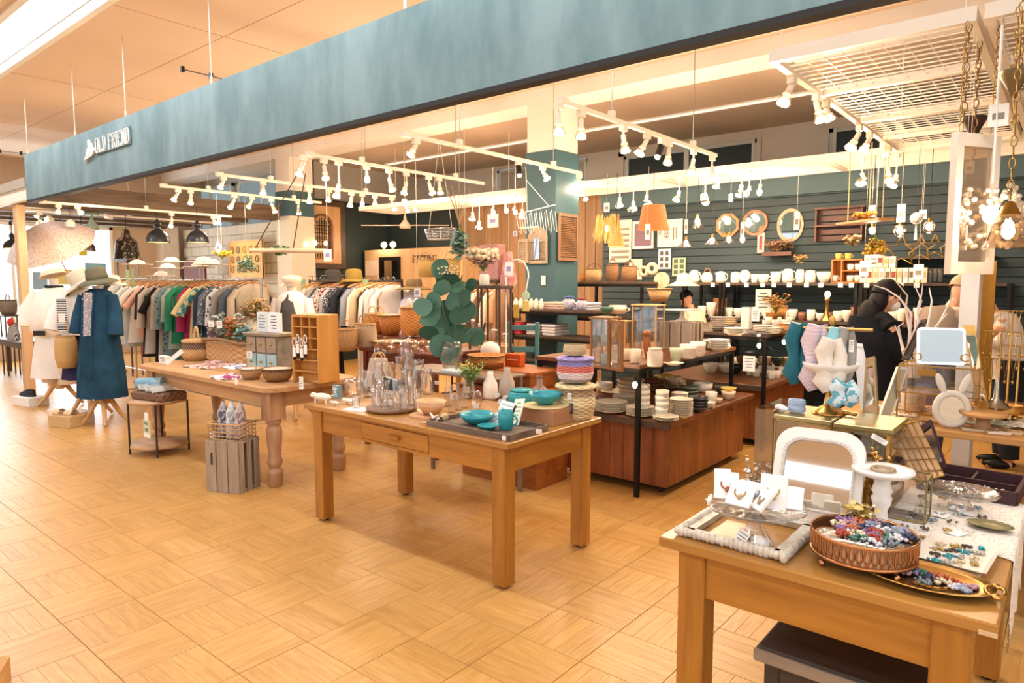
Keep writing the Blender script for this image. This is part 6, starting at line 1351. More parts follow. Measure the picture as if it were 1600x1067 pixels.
for j in range(26):
    px=1082+j*14.2; k, l=KS[(j*5+j//3)%8]; q=at(px,480,Y=8.3); w=R.uniform(.08,.13)
    inst(k,'crockery','%s on the lower wall shelf, %s from the left'%(l,ORD[j]),'crockery',(q.x,8.32,1.101),w,w,w*R.uniform(.9,1.5),group='crockery on the lower wall shelf')
for j in range(18):
    px=1090+j*21; q=at(px,560,Y=8.35); k, l=KS[(j*3+1)%8]; inst(k,'crockery','%s on the bottom wall shelf, %s from the left'%(l,ORD[j]),'crockery',(q.x,8.35,.451),.14,.14,.15,group='crockery on the bottom wall shelf')
q=at(1118,460,Y=8.3); carton('flat orange wooden box standing on the lower wall shelf',(q.x,8.45,1.101),.17,.03,.24,wood('#b5742f','#d5974d'),0,'wooden_box')
# lamp glowing on the shelf
q=at(1293,460,Y=8.0); t=T('shelf_lamp','glowing bulb on a brass candlestick before the wall shelves','lamp',q); P('bulb',MB().ell((0,0,0),(.03,.03,.04),10,7),emit('#ffd9a0',14),t); P('candlestick',MB().lathe([(.07,-q.z+1.12),(.02,-q.z+1.18),(.02,-.08),(.035,-.05),(.02,-.03)],12),BRASS,t); lamp(t,(0,-.06,.02),4)
# ---------------------------------------------------------------- hung on the partition wall
def wallp(px,py,Y=8.74): q=at(px,py,Y=Y); return q
def mir(lab,px,py,r,sx,fm,n=32,a0=0,name='wall_mirror',fr=.2):
    q=wallp(px,py); s=mpp(q); t=T(name,lab,'mirror',q); o=[(r*s*sx*cos(2*pi*k/n+a0),r*s*sin(2*pi*k/n+a0))for k in range(n)]; i_=[(x*(1-fr),z*(1-fr))for x,z in o]
    P('frame',MB().ring(o,i_,.03),fm,t); P('mirror_glass',MB().prism(i_,.01),mirror(),t)
mir('octagonal mirror with orange wood frame on the dark wall',1137,352,19.5,1,wood('#a5642c','#c98b4c'),8,pi/8)
mir('round mirror with brown wood frame, middle one of three on the wall',1180,348,20,1,wood('#8a5a36','#ac7c54'),36)
mir('oval mirror with pale wood frame, rightmost of three on the wall',1235,352,26,.78,wood('#a08466','#c3a888'),36)
def pic(lab,px0,px1,py0,py1,m,prints=(),fm=None,cat='poster',name='poster',Y=8.74):
    a, b=at(px0,py0,Y=Y), at(px1,py1,Y=Y); w, h=(b.x-a.x)/2, (a.z-b.z)/2; t=T(name,lab,cat,((a.x+b.x)/2,Y,(a.z+b.z)/2))
    P('sheet',MB().box(-w,w,-.005,.005,-h,h),m,t)
    if fm: P('frame',MB().ring([(-w,-h),(w,-h),(w,h),(-w,h)],[(-w+.02,-h+.02),(w-.02,-h+.02),(w-.02,h-.02),(-w+.02,h-.02)],.025),fm,t)
    for k, (u0,u1,v0,v1,c)in enumerate(prints): P('print',MB().box(-w+2*w*u0,-w+2*w*u1,-.008,-.005,-h+2*h*v0,-h+2*h*v1),mat(c,.7),t)
    return t, w, h
pic('white framed picture of purple berries behind the wicker lampshade',989,1021,346,388,PAPER,[(.1,.9,.1,.9,'#8a6f7c')],WHITE,'picture','framed_picture')
t, w, h=pic('wide white board with Japanese vegetable lettering on the wall',1028,1066,344,385,mat('#f0e6d8',.6),[(.62,.68,.25,.7,'#8a8379'),(.74,.79,.3,.7,'#8a8379')])
textp('野\n菜',h*.5,INK,t,(-w*.25,-.009,h*.15))
textp('K',h*.45,INK,t,(-w*.75,-.009,-h*.1))
pic('tall text covered white poster left of the berry picture',953,986,345,410,mat('#ece3d6',.7),[(.1,.9,.1+.13*k,.16+.13*k,'#9a8f82')for k in range(6)])
pic('white alphabet poster under the Japanese lettering board',1029,1048,389,420,PAPER,[(.15+.42*(k%2),.4+.42*(k%2),.08+.3*(k//2),.28+.3*(k//2),'#5d5a55')for k in range(6)])
pic('small green poster with round plates on the dark wall',1051,1071,403,431,mat('#b8c7a8',.7),[(.12+.45*(k%2),.42+.45*(k%2),.1+.3*(k//2),.32+.3*(k//2),'#5d6f55')for k in range(6)])
pic('white sheet with two lines of print low on the wall',983,1003,405,437,mat('#e8dcc8',.7),[(.2,.8,.5,.6,'#9a8f82')])
pic('narrow pink vertical sign right of the round mirror',1184,1194,364,395,mat('#e5b9b4',.7),[(.3,.7,.15,.85,'#a04a50')],None,'sign','sign_strip')
a=at(1278,328,Y=8.7); b=at(1350,376,Y=8.7); SH=wood('#4a2a1c','#6b4130',0)
t=T('wall_rack','dark brown two tier wooden rack on the dark wall','rack',(a.x,8.66,b.z)); w=b.x-a.x; h=a.z-b.z
for k in range(5): P('back_slat',MB().box(0,w,.04,.05,h*k/5+.01,h*(k+1)/5-.006),SH,t)
for z in(h*.45,h*.98): P('rack_shelf',MB().box(-.02,w+.02,-.08,.038,z,z+.02),SH,t)
for x in(0,w-.02): P('rack_side',MB().box(x,x+.02,-.07,.039,0,h*.97),SH,t)
a=at(1192,394,Y=8.6); t=T('flower_box','dark narrow wall box full of dried pink flowers','planter',a); P('box_body',MB().box(0,.36,-.05,.08,-.05,.0),SH,t)
posy('dried pink brown flowers in the narrow wall box',a+Vector((.18,0,0)),70,.17,.13,mat('#8a6a4a',.8),mat('#a77a6b',.8),.012,.025,'dried_flowers','flowers',seed=51)
# ---------------------------------------------------------------- pendants
def pend(lab,px,py,Y,kind,w,h,ztop=2.775,lit=2.2,m=None,name='pendant_lamp'):
    q=at(px,py,Y=Y); s=mpp(q); W_, H_=w*s/2, h*s; t=T(name,lab,'pendant lamp',q)
    P('cord',MB().cyl((0,0,H_*.5),(0,0,ztop-q.z),.003,n=4),BLACKM,t)
    P('bulb',MB().ell((0,0,-.0),(.028,.028,.038),10,7),emit('#ffe0ac',12),t); P('socket',MB().cyl((0,0,.035),(0,0,.08),.015,n=8),BRASS,t)
    if kind=='shade': P('lamp_shade',MB().lathe([(W_,-H_/2),(W_*.72,H_/2)],30,cap=False),m,t)
    elif kind=='cone': P('lamp_shade',MB().lathe([(W_,-H_/2),(W_*.15,H_/2)],24,cap=False,ripple=.03,rn=12),m or glass('#fff4e4',.35),t)
    elif kind=='ball': P('lamp_shade',MB().ell((0,0,0),(W_,W_,W_),16,10),glass('#fff4e4',.3),t)
    elif kind=='straw':
        mb=MB(); r=random.Random(4)
        for k in range(150): a_=r.uniform(0,6.28); q0=W_*r.uniform(.5,.8); q1=W_*r.uniform(.8,1.1); mb.bar((q0*cos(a_),q0*sin(a_),H_*r.uniform(.3,.6)),(q1*cos(a_+.1),q1*sin(a_+.1),-H_*r.uniform(.35,.6)),.006,.002)
        P('lamp_shade',mb,mat('#cda863',.8,0,.2,20),t,kind='stuff')
    if lit: lamp(t,(0,0,-.06),lit,r=.04)
    return t
WS=mat('#c2703a',.7,0,.2,60,.6,120)
pend('large orange wicker drum lampshade hanging before the wall posters',1021,340,6.9,'shade',48,38,2.77,2.5,WS)
pend('shaggy pale straw pendant lampshade left of the orange one',949,357,6.9,'straw',44,38,2.77,2)
pend('small bamboo slat pendant lampshade under the straw shade',963,375,6.7,'shade',26,20,2.77,1,mat('#c9a05c',.7,0,.2,60))
for px, py, w, h, k, l in((1072,380,26,12,'cone','wide clear glass pendant lamp below the lettering board'),(1090,346,20,20,'cone','clear conical glass pendant lamp left of the octagonal mirror'),(1113,376,24,12,'cone','amber glass pendant lamp below the octagonal mirror'),(1139,374,22,8,'cone','flat glass pendant lamp under the octagonal mirror'),(1160,374,16,8,'cone','small glass pendant lamp between the mirrors'),(1406,360,20,20,'ball','clear globe pendant bulb left above the wire stars'),(1452,354,20,20,'ball','clear globe pendant bulb right above the wire stars'),(1363,360,12,16,'ball','bare pear bulb hanging under the plank shelf')):
    pend(l,px,py,7.6 if px<1300 else 7.4,k,w,h)
# black industrial pendants at the left
def dome(lab,px,py,Y,w,h,m,ztop,inner='#f7d878',e=3):
    q=at(px,py,Y=Y); s=mpp(q); W_, H_=w*s/2, h*s; t=T('dome_pendant_lamp',lab,'pendant lamp',q)
    P('lamp_shade',MB().lathe([(W_,0),(W_*.97,H_*.16),(W_*.8,H_*.36),(W_*.5,H_*.5),(W_*.25,H_*.56),(W_*.25,H_*.72),(W_*.34,H_*.74),(W_*.3,H_*.86),(W_*.12,H_*.95),(W_*.1,H_)],26,cap=False),m,t)
    P('glowing_inside',MB().lathe([(W_*.93,H_*.02),(W_*.7,H_*.3),(0,H_*.45)],22,cap=False),emit(inner,e),t)
    P('chain',MB().tube([(0,0,H_),(0,0,ztop-q.z)],.006,5),BLACKM,t)
    return t
DB=mat('#20242b',.35,.2,.05)
dome('black dome pendant lamp at left, hung under the timber beams',247,379,4.6,35,36,DB,2.65); dome('black dome pendant lamp, right neighbour of the similar black one',309,379,4.9,33,34,DB,2.65)
dome('dark pewter dome pendant lamp before the bright window',129,392,3.9,36,36,mat('#5b5349',.3,.6,.1),2.65,'#fff0c8',1)
dome('small black dome pendant lamp by the timber post',20,388,3.3,26,24,DB,2.62)
for j, (px,py)in enumerate(((63,349),(77,343),(95,352),(110,349))):
    q=at(px,py,Y=3.6); t=T('shell_pendant','small white cup shaped pendant before the window, %s from the left'%ORD[j],'pendant lamp',q); P('lamp_shade',MB().lathe([(.07,-.05),(.06,.02),(.02,.06),(0,.065)],16,cap=False),mat('#d8cfc0',.5),t); P('cord',MB().cyl((0,0,.06),(0,0,2.64-q.z),.003,n=4),BLACKM,t)
t=T('mosaic_lantern','big dark mosaic glass lantern lamp above the left clothes rail','lamp',at(198,388,Y=4.6)); P('lantern_body',MB().loft([(0,0,-.17,.2,.2,0),(0,0,.12,.155,.155,0)],24),cloth('#8a7a62','#2a2119','floral',22,.3),t); P('top_ring',MB().lathe([(.155,.12),(.07,.2),(.05,.3),(0,.32)],16),CHROME,t); P('chain',MB().cyl((0,0,.3),(0,0,.62),.006,n=5),BLACKM,t); P('base_tray',MB().box(-.24,.3,-.12,.12,-.2,-.172),DT,t)
simple_table('dark narrow plant stand carrying the mosaic lantern',t.location.x-.22,t.location.x+.22,4.5,4.7,t.location.z-.2,DT,.02,'lamp_stand',apron=0)
# ceiling fans
def fan(lab,px,py,Y,m,ztop,n=3,r=.55):
    q=at(px,py,Y=Y); t=T('ceiling_fan',lab,'fan',q); P('motor',MB().lathe([(0,-.06),(.09,-.05),(.1,0),(.06,.05),(.03,.09),(.02,.16),(0,.16)],20),m,t); P('down_rod',MB().cyl((0,0,.15),(0,0,ztop-q.z),.012,n=8),m,t)
    P('canopy',MB().lathe([(.1,ztop-q.z-.05),(.11,ztop-q.z-.01),(.0,ztop-q.z)],18),m,t)
    for k in range(n): a_=2*pi*k/n+YAW; P('blade',MB().bar((.09*cos(a_),.09*sin(a_),0),(r*cos(a_),r*sin(a_),0),.1,.012),m,t)
fan('pale green ceiling fan under the timber beams at the left',144,354,4.1,mat('#8fa695',.5),2.65); fan('cream ceiling fan hanging in front of the dark inner wall',633,352,7.9,mat('#cdbfa8',.5),ZC,2,.75)
# ================================================================ RIGHT TABLE (top .77)
# carved frame lying flat
def carved(lab,x0,x1,y0,y1,z,m,wd=.05,hgt=.03):
    t=T('carved_frame',lab,'frame',((x0+x1)/2,(y0+y1)/2,z)); a, b=(x1-x0)/2, (y1-y0)/2; r=random.Random(2)
    for(p0,p1)in(((-a,-b),(a,-b)),((a,-b),(a,b)),((a,b),(-a,b)),((-a,b),(-a,-b))):
        v=Vector((p1[0]-p0[0],p1[1]-p0[1],0)); L_=v.length; d=v/L_; nrm=Vector((-d.y,d.x,0)); o=Vector((p0[0],p0[1],0))
        mb=MB().bar(o+nrm*.028+d*.01+Vector((0,0,.01)),o+nrm*.028+d*(L_-.03)+Vector((0,0,.01)),.03,.018)
        n=int(L_/.014)
        for k in range(n): mb.ell(o+nrm*(.006+.004*r.random())+d*(L_*k/n)+Vector((0,0,.014)),(.012,.012+.004*r.random(),.012+.006*r.random()),7,5)
        P('moulding',mb,m,t)
    return t
cfm=mat('#cfc6b6',.5,.1,.35,50)
carved('ornate silvery white carved frame lying flat on the right table',-.905,-.575,1.885,2.22,.771,cfm)
SCG=glass('#ffffff',.22)
def cakestand(lab,c,r,h,m,foot=.055,rip=.05,name='cake_stand'):
    t=T(name,lab,'cake stand',c)
    P('stand_plate',MB().lathe([(0,h-.012),(r*.5,h-.01),(r*.93,h),(r,h+.012),(r*.97,h+.012),(r*.9,h+.005),(0,h-.004)],60,ripple=rip*.6,rn=20),m,t)
    P('stand_foot',MB().lathe([(foot,0),(foot*.95,.008),(foot*.5,.04),(.014,h-.02),(.03,h-.012)],28,cap=False).lathe([(0,0.002),(foot,0.003)],24),m,t)
    return t
cs=Vector((-.70,1.985,.771)); cakestand('clear scalloped glass cake stand at left of the right table, white cards on it',cs,.145,.105,SCG)
inst(K_card(PAPER,INK),'price_tag','white tag leaning on the glass cake stand foot','tag',cs+Vector((-.03,-.07,0)),.035,.003,.055,rot=(radians(-15),radians(25),0))
r_=random.Random(6)
WP=mat('#fbfaf8',.6,0,.01)
for j, (dx,dy,w,h,a,tl,c,lb)in enumerate(((-.085,-.02,.07,.085,.3,-30,'#a8604c','front left white earring card with a red charm'),(-.035,-.06,.075,.08,-.1,-38,'#b99a6a','front white earring card with thin gold hoops'),(.02,-.055,.05,.07,-.7,-40,'#a58a6c','narrow white earring card right of the front one'),(.055,-.02,.075,.1,.15,-18,'#b9b068','tall white necklace card at right on the glass stand'),(-.01,.0,.075,.06,.1,-30,'#8fa0c0','white card with pale blue charm in the middle'),(-.035,.045,.06,.05,0,-5,'#fbfaf8','small white box at the back of the glass stand'),(.1,.01,.06,.07,.2,-35,'#fbfaf8','blank white card at the far right of the glass stand'),(-.11,.02,.05,.08,.5,-20,'#fbfaf8','blank white card at the far left of the glass stand'))):
    t=T('jewellery_card',lb,'card',cs+Vector((dx,dy,.118)),rot=(radians(tl),0,a)); P('card',MB().rbox(-w/2,w/2,-.006 if j!=5 else-.03,.006,0,h,.002),WP,t)
    if j<5: P('charm',MB().tor((0,-.009,h*.55),w*.22,.0025,12,4,Matrix.Rotation(pi/2,4,'X'),a0=pi*.9,a1=2.1*pi).ell((.004,-.01,h*.35),(.007,.004,.01),6,4),mat(c,.3,.3),t)
# white scalloped bowl of jewels behind and butterfly clip
put(K_bowl(SCG,.05),'glass_dish','scalloped white glass dish behind the leaning white mirror','dish',1168,768,60,16,z=.771)
posy('silver wire branch ornament behind the glass cake stand',Vector((-.83,2.36,.771)),8,.05,.16,CHROME,WCER,.006,.014,'wire_ornament','ornament',seed=61,stemm=CHROME)
# leaning white mirror
def rr(a,b0,b1,r,n=8):
    o=[]
    for cx, cz, s0, rad in((a-r,b1-r,0,r),(-a+r,b1-r,90,r),(-a+.015,b0+.015,180,.015),(a-.015,b0+.015,270,.015)):
        for i in range(n+1): an=radians(s0+90*i/n); o.append((cx+rad*cos(an),cz+rad*sin(an)))
    return o
ml=at(1203,812,Y=2.3).x; mr_=at(1342,830,Y=2.3).x; mw=(mr_-ml)/2
t=T('leaning_mirror','white arched-corner mirror leaning on the right table','mirror',((ml+mr_)/2,2.29,.771),rot=(radians(-19),0,radians(3)))
mh=.30
P('frame',MB().ring(rr(mw,0,mh,.07),rr(mw-.028,.032,mh-.034,.058),.022),mat('#eee9e2',.45,0,.02),t)
P('inner_moulding',MB().ring(rr(mw-.024,.028,mh-.03,.06),rr(mw-.034,.038,mh-.042,.055),.03),mat('#e3ddd4',.5,0,.02),t)
mb=MB()
o1=rr(mw-.028,.032,mh-.036,.058)
for(x,z), (x2,z2)in zip(o1,o1[1:]+o1[:1]):
    L_=math.hypot(x2-x,z2-z); n=max(1,int(L_/.008))
    for k in range(n): mb.ell((x+(x2-x)*k/n,-.017,z+(z2-z)*k/n),(.0035,)*3,6,4)
P('bead_trim',mb,mat('#e3ddd4',.5,0,.02),t)
P('mirror_glass',MB().prism(rr(mw-.03,.034,mh-.038,.056),.008),mirror(),t)
P('back_strut',MB().bar((0,.012,mh*.7),(0,.13,.01),.03,.008),DT,t)
# white pedestal
ped=Vector((-.43,2.33,.771)); hp=at(1381,745,Y=2.33).z-.771
t=T('pedestal_stand','white turned pedestal dish standing among the jewellery','stand',ped)
P('column',MB().lathe([(.05,0),(.045,.012),(.02,.03),(.018,hp*.4),(.026,hp*.5),(.03,hp*.62),(.024,hp*.68),(.03,hp*.75),(.022,hp*.9),(.03,hp)],20),mat('#f1ede7',.35),t)
P('dish_top',MB().lathe([(.03,hp),(.075,hp+.008),(.088,hp+.018),(.088,hp+.026),(.06,hp+.024),(.055,hp+.02),(0,hp+.02)],32),mat('#f1ede7',.35),t); P('beads',MB().tor((0,0,hp+.022),.03,.008,16,6),mat('#a8927a',.3,.5),t)
# round footed mirror tray with beads
rg=Vector((-.415,2.03,.771)); rr_=.135
CG=mat('#c58f62',.28,1,.12)
t=T('round_mirror_tray','round copper gilt pierced tray with mirror top and ball feet','tray',rg)
mb=MB().lathe([(rr_*.93,.028),(rr_*.96,.03),(rr_*.965,.036)],60,cap=False).lathe([(rr_,.082),(rr_*1.01,.088),(rr_*.99,.092),(rr_*.97,.088)],60,cap=False)
P('rims',mb,CG,t)
mb=MB()
for k in range(44):
    a=2*pi*k/44; R1=rr_*.985
    for s_ in(-1,1):
        mb.tube([(R1*.975*cos(a+s_*.0),R1*.975*sin(a),.035),(R1*cos(a+s_*.055),R1*sin(a+s_*.055),.055),(R1*1.005*cos(a+s_*.03),R1*1.005*sin(a+s_*.03),.083)],.0026,4)
P('pierced_gallery',mb,CG,t); P('tray_wall',MB().lathe([(rr_*.93,.03),(rr_*.95,.082)],40,cap=False),mat('#e6c7a8',.4,.3),t)
P('bead_rim',MB().tor((0,0,.03),rr_*.97,.005,60,5),CG,t); P('mirror_top',MB().lathe([(0,.084),(rr_*.96,.084),(rr_*.96,.08),(0,.08)],48),mirror(),t)
for k in range(4):
    a=2*pi*k/4+.9; P('foot',MB().tube([(rr_*.85*cos(a),rr_*.85*sin(a),.034),(rr_*.92*cos(a),rr_*.92*sin(a),.02)],.006,6).ell((rr_*.94*cos(a),rr_*.94*sin(a),.01),(.01,.01,.01),8,6),CG,t)
BC=[('#a5402f','red'),('#3f4560','navy'),('#8d6a9a','violet'),('#d7d3d6','pearl'),('#c06a3f','orange'),('#4c7a6c','green'),('#9aa3b8','grey blue'),('#ddd0b0','cream'),('#7d8a90','slate'),('#b88f96','rose')]
def beadpile(lab,c,r,col,n=18,s=.006,grp=None,met=.2):
    mb=MB()
    for k in range(n):
        a=R.uniform(0,6.28); q=r*sqrt(R.random()); mb.ell((q*cos(a),q*sin(a),s+(r-q)*.35*R.random()),(s*R.uniform(.7,1.2),)*3,6,4)
    o=P('beaded_jewellery',mb,mat(col,.25,met,.25,60)); o.location=c; return tag(o,lab,'jewellery',grp)
for j in range(24):
    a=j*2.4; q=.095*sqrt((j+.5)/24); c, nme=BC[j%10]
    beadpile('%s bead cluster on the round mirror tray, %s outward from its centre'%(nme,ORD[j]),rg+Vector((.015+q*cos(a),.01+q*sin(a),.086)),.024,c,20,.0058,'bead clusters on the mirror tray')
posy('yellow gold leaf sprig at the back of the round mirror tray',rg+Vector((-.03,.1,.088)),10,.05,.04,mat('#d9bf72',.4,.3),WCER,.005,.016,'gold_sprig','ornament',seed=63,stemm=GOLD)
# oval gold tray
og=Vector((at(1474,908,z=.77).x-.035,at(1474,908,z=.77).y-.045,.771))
t=T('oval_gold_tray','oval gold tray with scrolled ends at the front right corner','tray',og,radians(4))
P('tray_body',MB().lathe([(0,.004),(.1,.004),(.128,.012),(.15,.018),(.152,.022),(.126,.016),(.1,.009),(0,.008)],44,sy=.66),GOLD,t)
for s_ in(-1,1): P('scroll_handle',MB().tor((s_*.148,0,.018),.02,.005,12,6,sy=1.9).ell((s_*.15,.035,.018),(.012,.014,.006),8,5).ell((s_*.15,-.035,.018),(.012,.014,.006),8,5),GOLD,t)
for j in range(14):
    x=-.09+.19*(j/13); c, nme=BC[(j*3)%10]
    beadpile('%s bead hair tie on the oval gold tray, %s from the left'%(nme,ORD[j]),og+Vector((x,R.uniform(-.035,.035),.01)),.02,c,16,.0055,'bead ties on the oval gold tray')
for j in range(4):
    o=tag(P('metal_hairpin',MB().bar((0,0,.001),(.045,0,.001),.006,.003),BRASS),'small brass hairpin on the oval gold tray, %s from the left'%ORD[j],'hairpin'); o.location=og+Vector((-.05+.03*j,-.055+.01*(j%2),.012)); o.rotation_euler=(0,0,.5*j-.6)
# square dish, lace, glass stand, oval dish, dark tray
sq=Vector((-.215,2.22,.771))
t=T('square_dish','cream rectangular ceramic dish of brooches beside the oval gold tray','dish',sq,radians(-4))
def sqd(u,v): x, y=(u-.5)*2, (v-.5)*2; e=max(abs(x),abs(y)); return Vector((x*.088,y*.125,.009+.016*max(0,e-.8)/.2))
P('dish_body',MB().grid(sqd,18,18),mat('#e6dccb',.3,0,.05),t); P('dish_base',MB().box(-.07,.07,-.1,.1,0,.006),mat('#e6dccb',.3,0,.05),t)
for j in range(16):
    c, nme=(('#3fa0ae','turquoise'),('#c0a060','gold'),('#b9b4a8','silver'),('#5a4c44','dark'),('#d8c7a8','pearl'))[(j*2)%5]; beadpile('%s brooch in the cream rectangular dish, %s from the front'%(nme,ORD[j]),sq+Vector((-.045+.03*(j%4),-.08+.012*j,.008)),.015,c,9,.0048,'brooches in the cream dish',.4)
def lace(u,v):
    x=-.44+.40*u; y=2.12+.8*v; z=.773+.0012*sin(40*u)*sin(37*v)
    if u>.88: x=-.09+.003*sin(30*v); z=.773-(u-.88)*2.3*(.6+.4*abs(sin(12*v)))
    if v<.3 and u>.4: y+=.18*(1-v/.3)
    return Vector((x,y+.015*sin(18*u),z))
def lacem():
    m, nt, b=_new('lace'); N=nt.nodes; L=nt.links; tc=N.new('ShaderNodeTexCoord'); v=N.new('ShaderNodeTexVoronoi'); v.inputs['Scale'].default_value=90; L.new(tc.outputs['Object'],v.inputs['Vector'])
    lt=N.new('ShaderNodeMath'); lt.operation='GREATER_THAN'; lt.inputs[1].default_value=.22; L.new(v.outputs['Distance'],lt.inputs[0]); L.new(lt.outputs[0],b.inputs['Alpha']); b.inputs['Base Color'].default_value=lin('#ece2d4'); b.inputs['Roughness'].default_value=.9; return m
tag(P('lace_cloth',MB().grid(lace,40,40),lacem()),'white lace runner across the right table, hanging over its edge','cloth')
for j in range(26):
    c, nme=(('#c9a96a','gold'),('#b9b4b0','silver'),('#6d5f50','bronze'),('#e9e0d2','pearl'),('#8c9fae','blue'))[(j*3)%5]
    beadpile('%s earring pair lying on the lace runner, %s from the front'%(nme,ORD[j]),Vector((-.37+.055*(j%4)+R.uniform(-.01,.01),2.2+.024*j,.776)),.016,c,7,.0045,'earrings on the lace runner',.5)
for j in range(6):
    o=tag(P('earring_card',MB().rbox(-.022,.022,-.03,.03,0,.002,.0008),PAPER),'flat white earring card on the lace runner, %s from the front'%ORD[j],'card','earring cards on the lace'); o.location=(-.36+.06*(j%3),2.28+.08*j,.777); o.rotation_euler=(0,0,R.uniform(-.6,.6))
cakestand('clear glass scalloped cake stand near the dark compartment tray',Vector((-.262,2.72,.776)),.11,.055,SCG,.04)
beadpile('pile of silver chains on the small glass cake stand',Vector((-.262,2.72,.836)),.06,'#b9b2a8',40,.006,None,.6)
t=T('oval_dish','small antique green oval dish near the lace edge','dish',Vector((-.165,2.56,.777))); P('dish_body',MB().lathe([(0,.002),(.03,.002),(.062,.012),(.06,.014),(.03,.006),(0,.006)],36,ripple=.03,rn=18,sy=.7),mat('#8c8560',.4,.5,.3,60),t)
t=T('compartment_tray','dark plum wooden tray with compartments at the table back edge','tray',Vector((-.26,3.03,.771)),radians(-3)); PLM=mat('#3f2529',.5,0,.1)
P('tray_base',MB().box(-.15,.15,-.14,.14,0,.008),PLM,t)
for s_ in(-1,1): P('tray_side',MB().box(-.15,.15,s_*.14-.006,s_*.14+.006,.0,.05),PLM,t); P('tray_side',MB().box(s_*.15-.006,s_*.15+.006,-.133,.133,0,.05),PLM,t)
P('tray_divider',MB().box(-.143,.143,-.004,.004,.009,.04),PLM,t); P('tray_divider',MB().box(-.004,.004,.005,.133,.009,.04),PLM,t)
for j in range(5): beadpile('pearl brooch on card in the plum tray, %s from the left'%ORD[j],Vector((-.37+.05*j,3.08-.05*(j>2),.781)),.02,'#e6dcce',9,.006,'brooches in the plum tray')
# brass glass cases
BRG=mat('#a89a6c',.35,.9,.15)
def brass_case(lab,x0,x1,y0,y1,z0,z1,solid=True,f=.006,name='brass_glass_case',m=None):
    m=m or BRG; t=T(name,lab,'display case',((x0+x1)/2,(y0+y1)/2,z0)); a, b, h=(x1-x0)/2, (y1-y0)/2, z1-z0
    mb=MB()
    for sx in(-1,1):
        for sy in(-1,1): mb.box(sx*a-f/2,sx*a+f/2,sy*b-f/2,sy*b+f/2,0,h)
    for z in(0,h-f):
        for sy in(-1,1): mb.box(-a,a,sy*b-f/2,sy*b+f/2,z,z+f)
        for sx in(-1,1): mb.box(sx*a-f/2,sx*a+f/2,-b,b,z,z+f)
    P('brass_frame',mb,m,t)
    if solid: P('brass_lid',MB().rbox(-a-.006,a+.006,-b-.006,b+.006,h,h+.018,.003),mat('#b1a274',.35,.85,.12),t)
    for sy in(-1,1): P('glass_side',MB().box(-a,a,sy*b-.0008,sy*b+.0008,f,h-f),SCG,t)
    for sx in(-1,1): P('glass_side',MB().box(sx*a-.0008,sx*a+.0008,-b,b,f,h-f),SCG,t)
    P('case_floor',MB().box(-a,a,-b,b,0,.004),DT,t)
    return t
b1a, b1b=at(1216,645,Y=2.62), at(1290,665,Y=2.62)
brass_case('brass lidded glass case behind the white mirror, left one',-.853,-.655,2.6,2.86,.771,1.03)
brass_case('brass lidded glass case behind the white mirror, right one',-.635,-.455,2.58,2.84,.771,1.03)
t=T('acrylic_case','clear acrylic open box at the left rear corner of right table','display case',(-.895,2.75,.771))
for(a,b,c,d)in((-.035,.035,-.15,-.147),(-.035,.035,.147,.15),(-.035,-.032,-.147,.147),(.032,.035,-.147,.147)): P('acrylic_sheet',MB().box(a,b,c,d,0,.29),glass('#f6f1e8',.22),t)
# blue ribbon ties, scarf stand
for k in range(8): tag(P('blue_hair_band',MB().tor((-.80,2.68,1.056+.006*k),.03+R.uniform(-.002,.002),.0035,16,5,sy=.6),cloth('#a3bcd8','#c9d8ea')),'pale blue hair band in a pile on the brass case, %s from the bottom'%ORD[k],'hair band','pile of pale blue hair bands')
tag(P('white_ribbon_bow',MB().ell((-.855,2.66,1.065),(.022,.012,.014),8,5).ell((-.84,2.65,1.062),(.02,.01,.012),8,5),cloth('#f2e6e6')),'small white pink bow on the left brass case corner','bow')
sc=Vector((-.70,2.74,1.05)); zt_=at(1268,508,Y=2.74).z
t=T('gilt_hair_band_stand','gilt pedestal stand with horizontal bar for hair bands','stand',sc); hz=zt_-sc.z
P('stand_base',MB().lathe([(.06,0),(.055,.012),(.02,.03),(.012,.08),(.02,.1),(.008,.13),(.007,hz)],16).tube([(.05,0,.01),(.1,-.02,.01)],.008,6),GOLD,t)
P('cross_bar',MB().cyl((-.13,.0,hz-.01),(.14,0,hz-.01),.006,n=8),GOLD,t); P('finial',MB().ell((0,0,hz+.02),(.012,.012,.02),10,6),GOLD,t)
P('shell_bowl',MB().lathe([(0,.14),(.05,.145),(.085,.17),(.1,.195),(.096,.195),(.08,.175),(0,.155)],30,ripple=.06,rn=10),mat('#eae0d6',.35,0,.03),t,'white shell shaped bowl on the stand')
def band(lab,px,top,bot,w,m,dy):
    a_=at(px,top,Y=2.74+dy); b_=at(px,bot,Y=2.74+dy); s=mpp(a_); W_=w*s*.66; L_=a_.z-b_.z
    pts=[]; n=14
    t_=P('hair_band',MB().tube([(a_.x-W_*.15,a_.y,a_.z),(a_.x-W_*.5,a_.y,a_.z-L_*.25),(a_.x-W_*.3,a_.y,a_.z-L_*.55),(a_.x-W_*.45,a_.y,a_.z-L_*.8),(a_.x-W_*.1,a_.y,a_.z-L_)],[W_*.5,W_*.62,W_*.42,W_*.75,W_*.4],14).tube([(a_.x+W_*.15,a_.y+.02,a_.z),(a_.x+W_*.5,a_.y+.02,a_.z-L_*.3),(a_.x+W_*.35,a_.y+.02,a_.z-L_*.7),(a_.x+W_*.1,a_.y+.02,a_.z-L_*.98)],[W_*.4,W_*.45,W_*.6,W_*.4],12),m)
    tag(t_,lab,'hair band')
band('teal satin wide hair band at the left end of the stand',1249,505,600,30,cloth('#24616f','#3c8492',rough=.45),0)
band('navy velvet hair band behind the teal one',1262,510,590,22,cloth('#172540','#22345a'),.05)
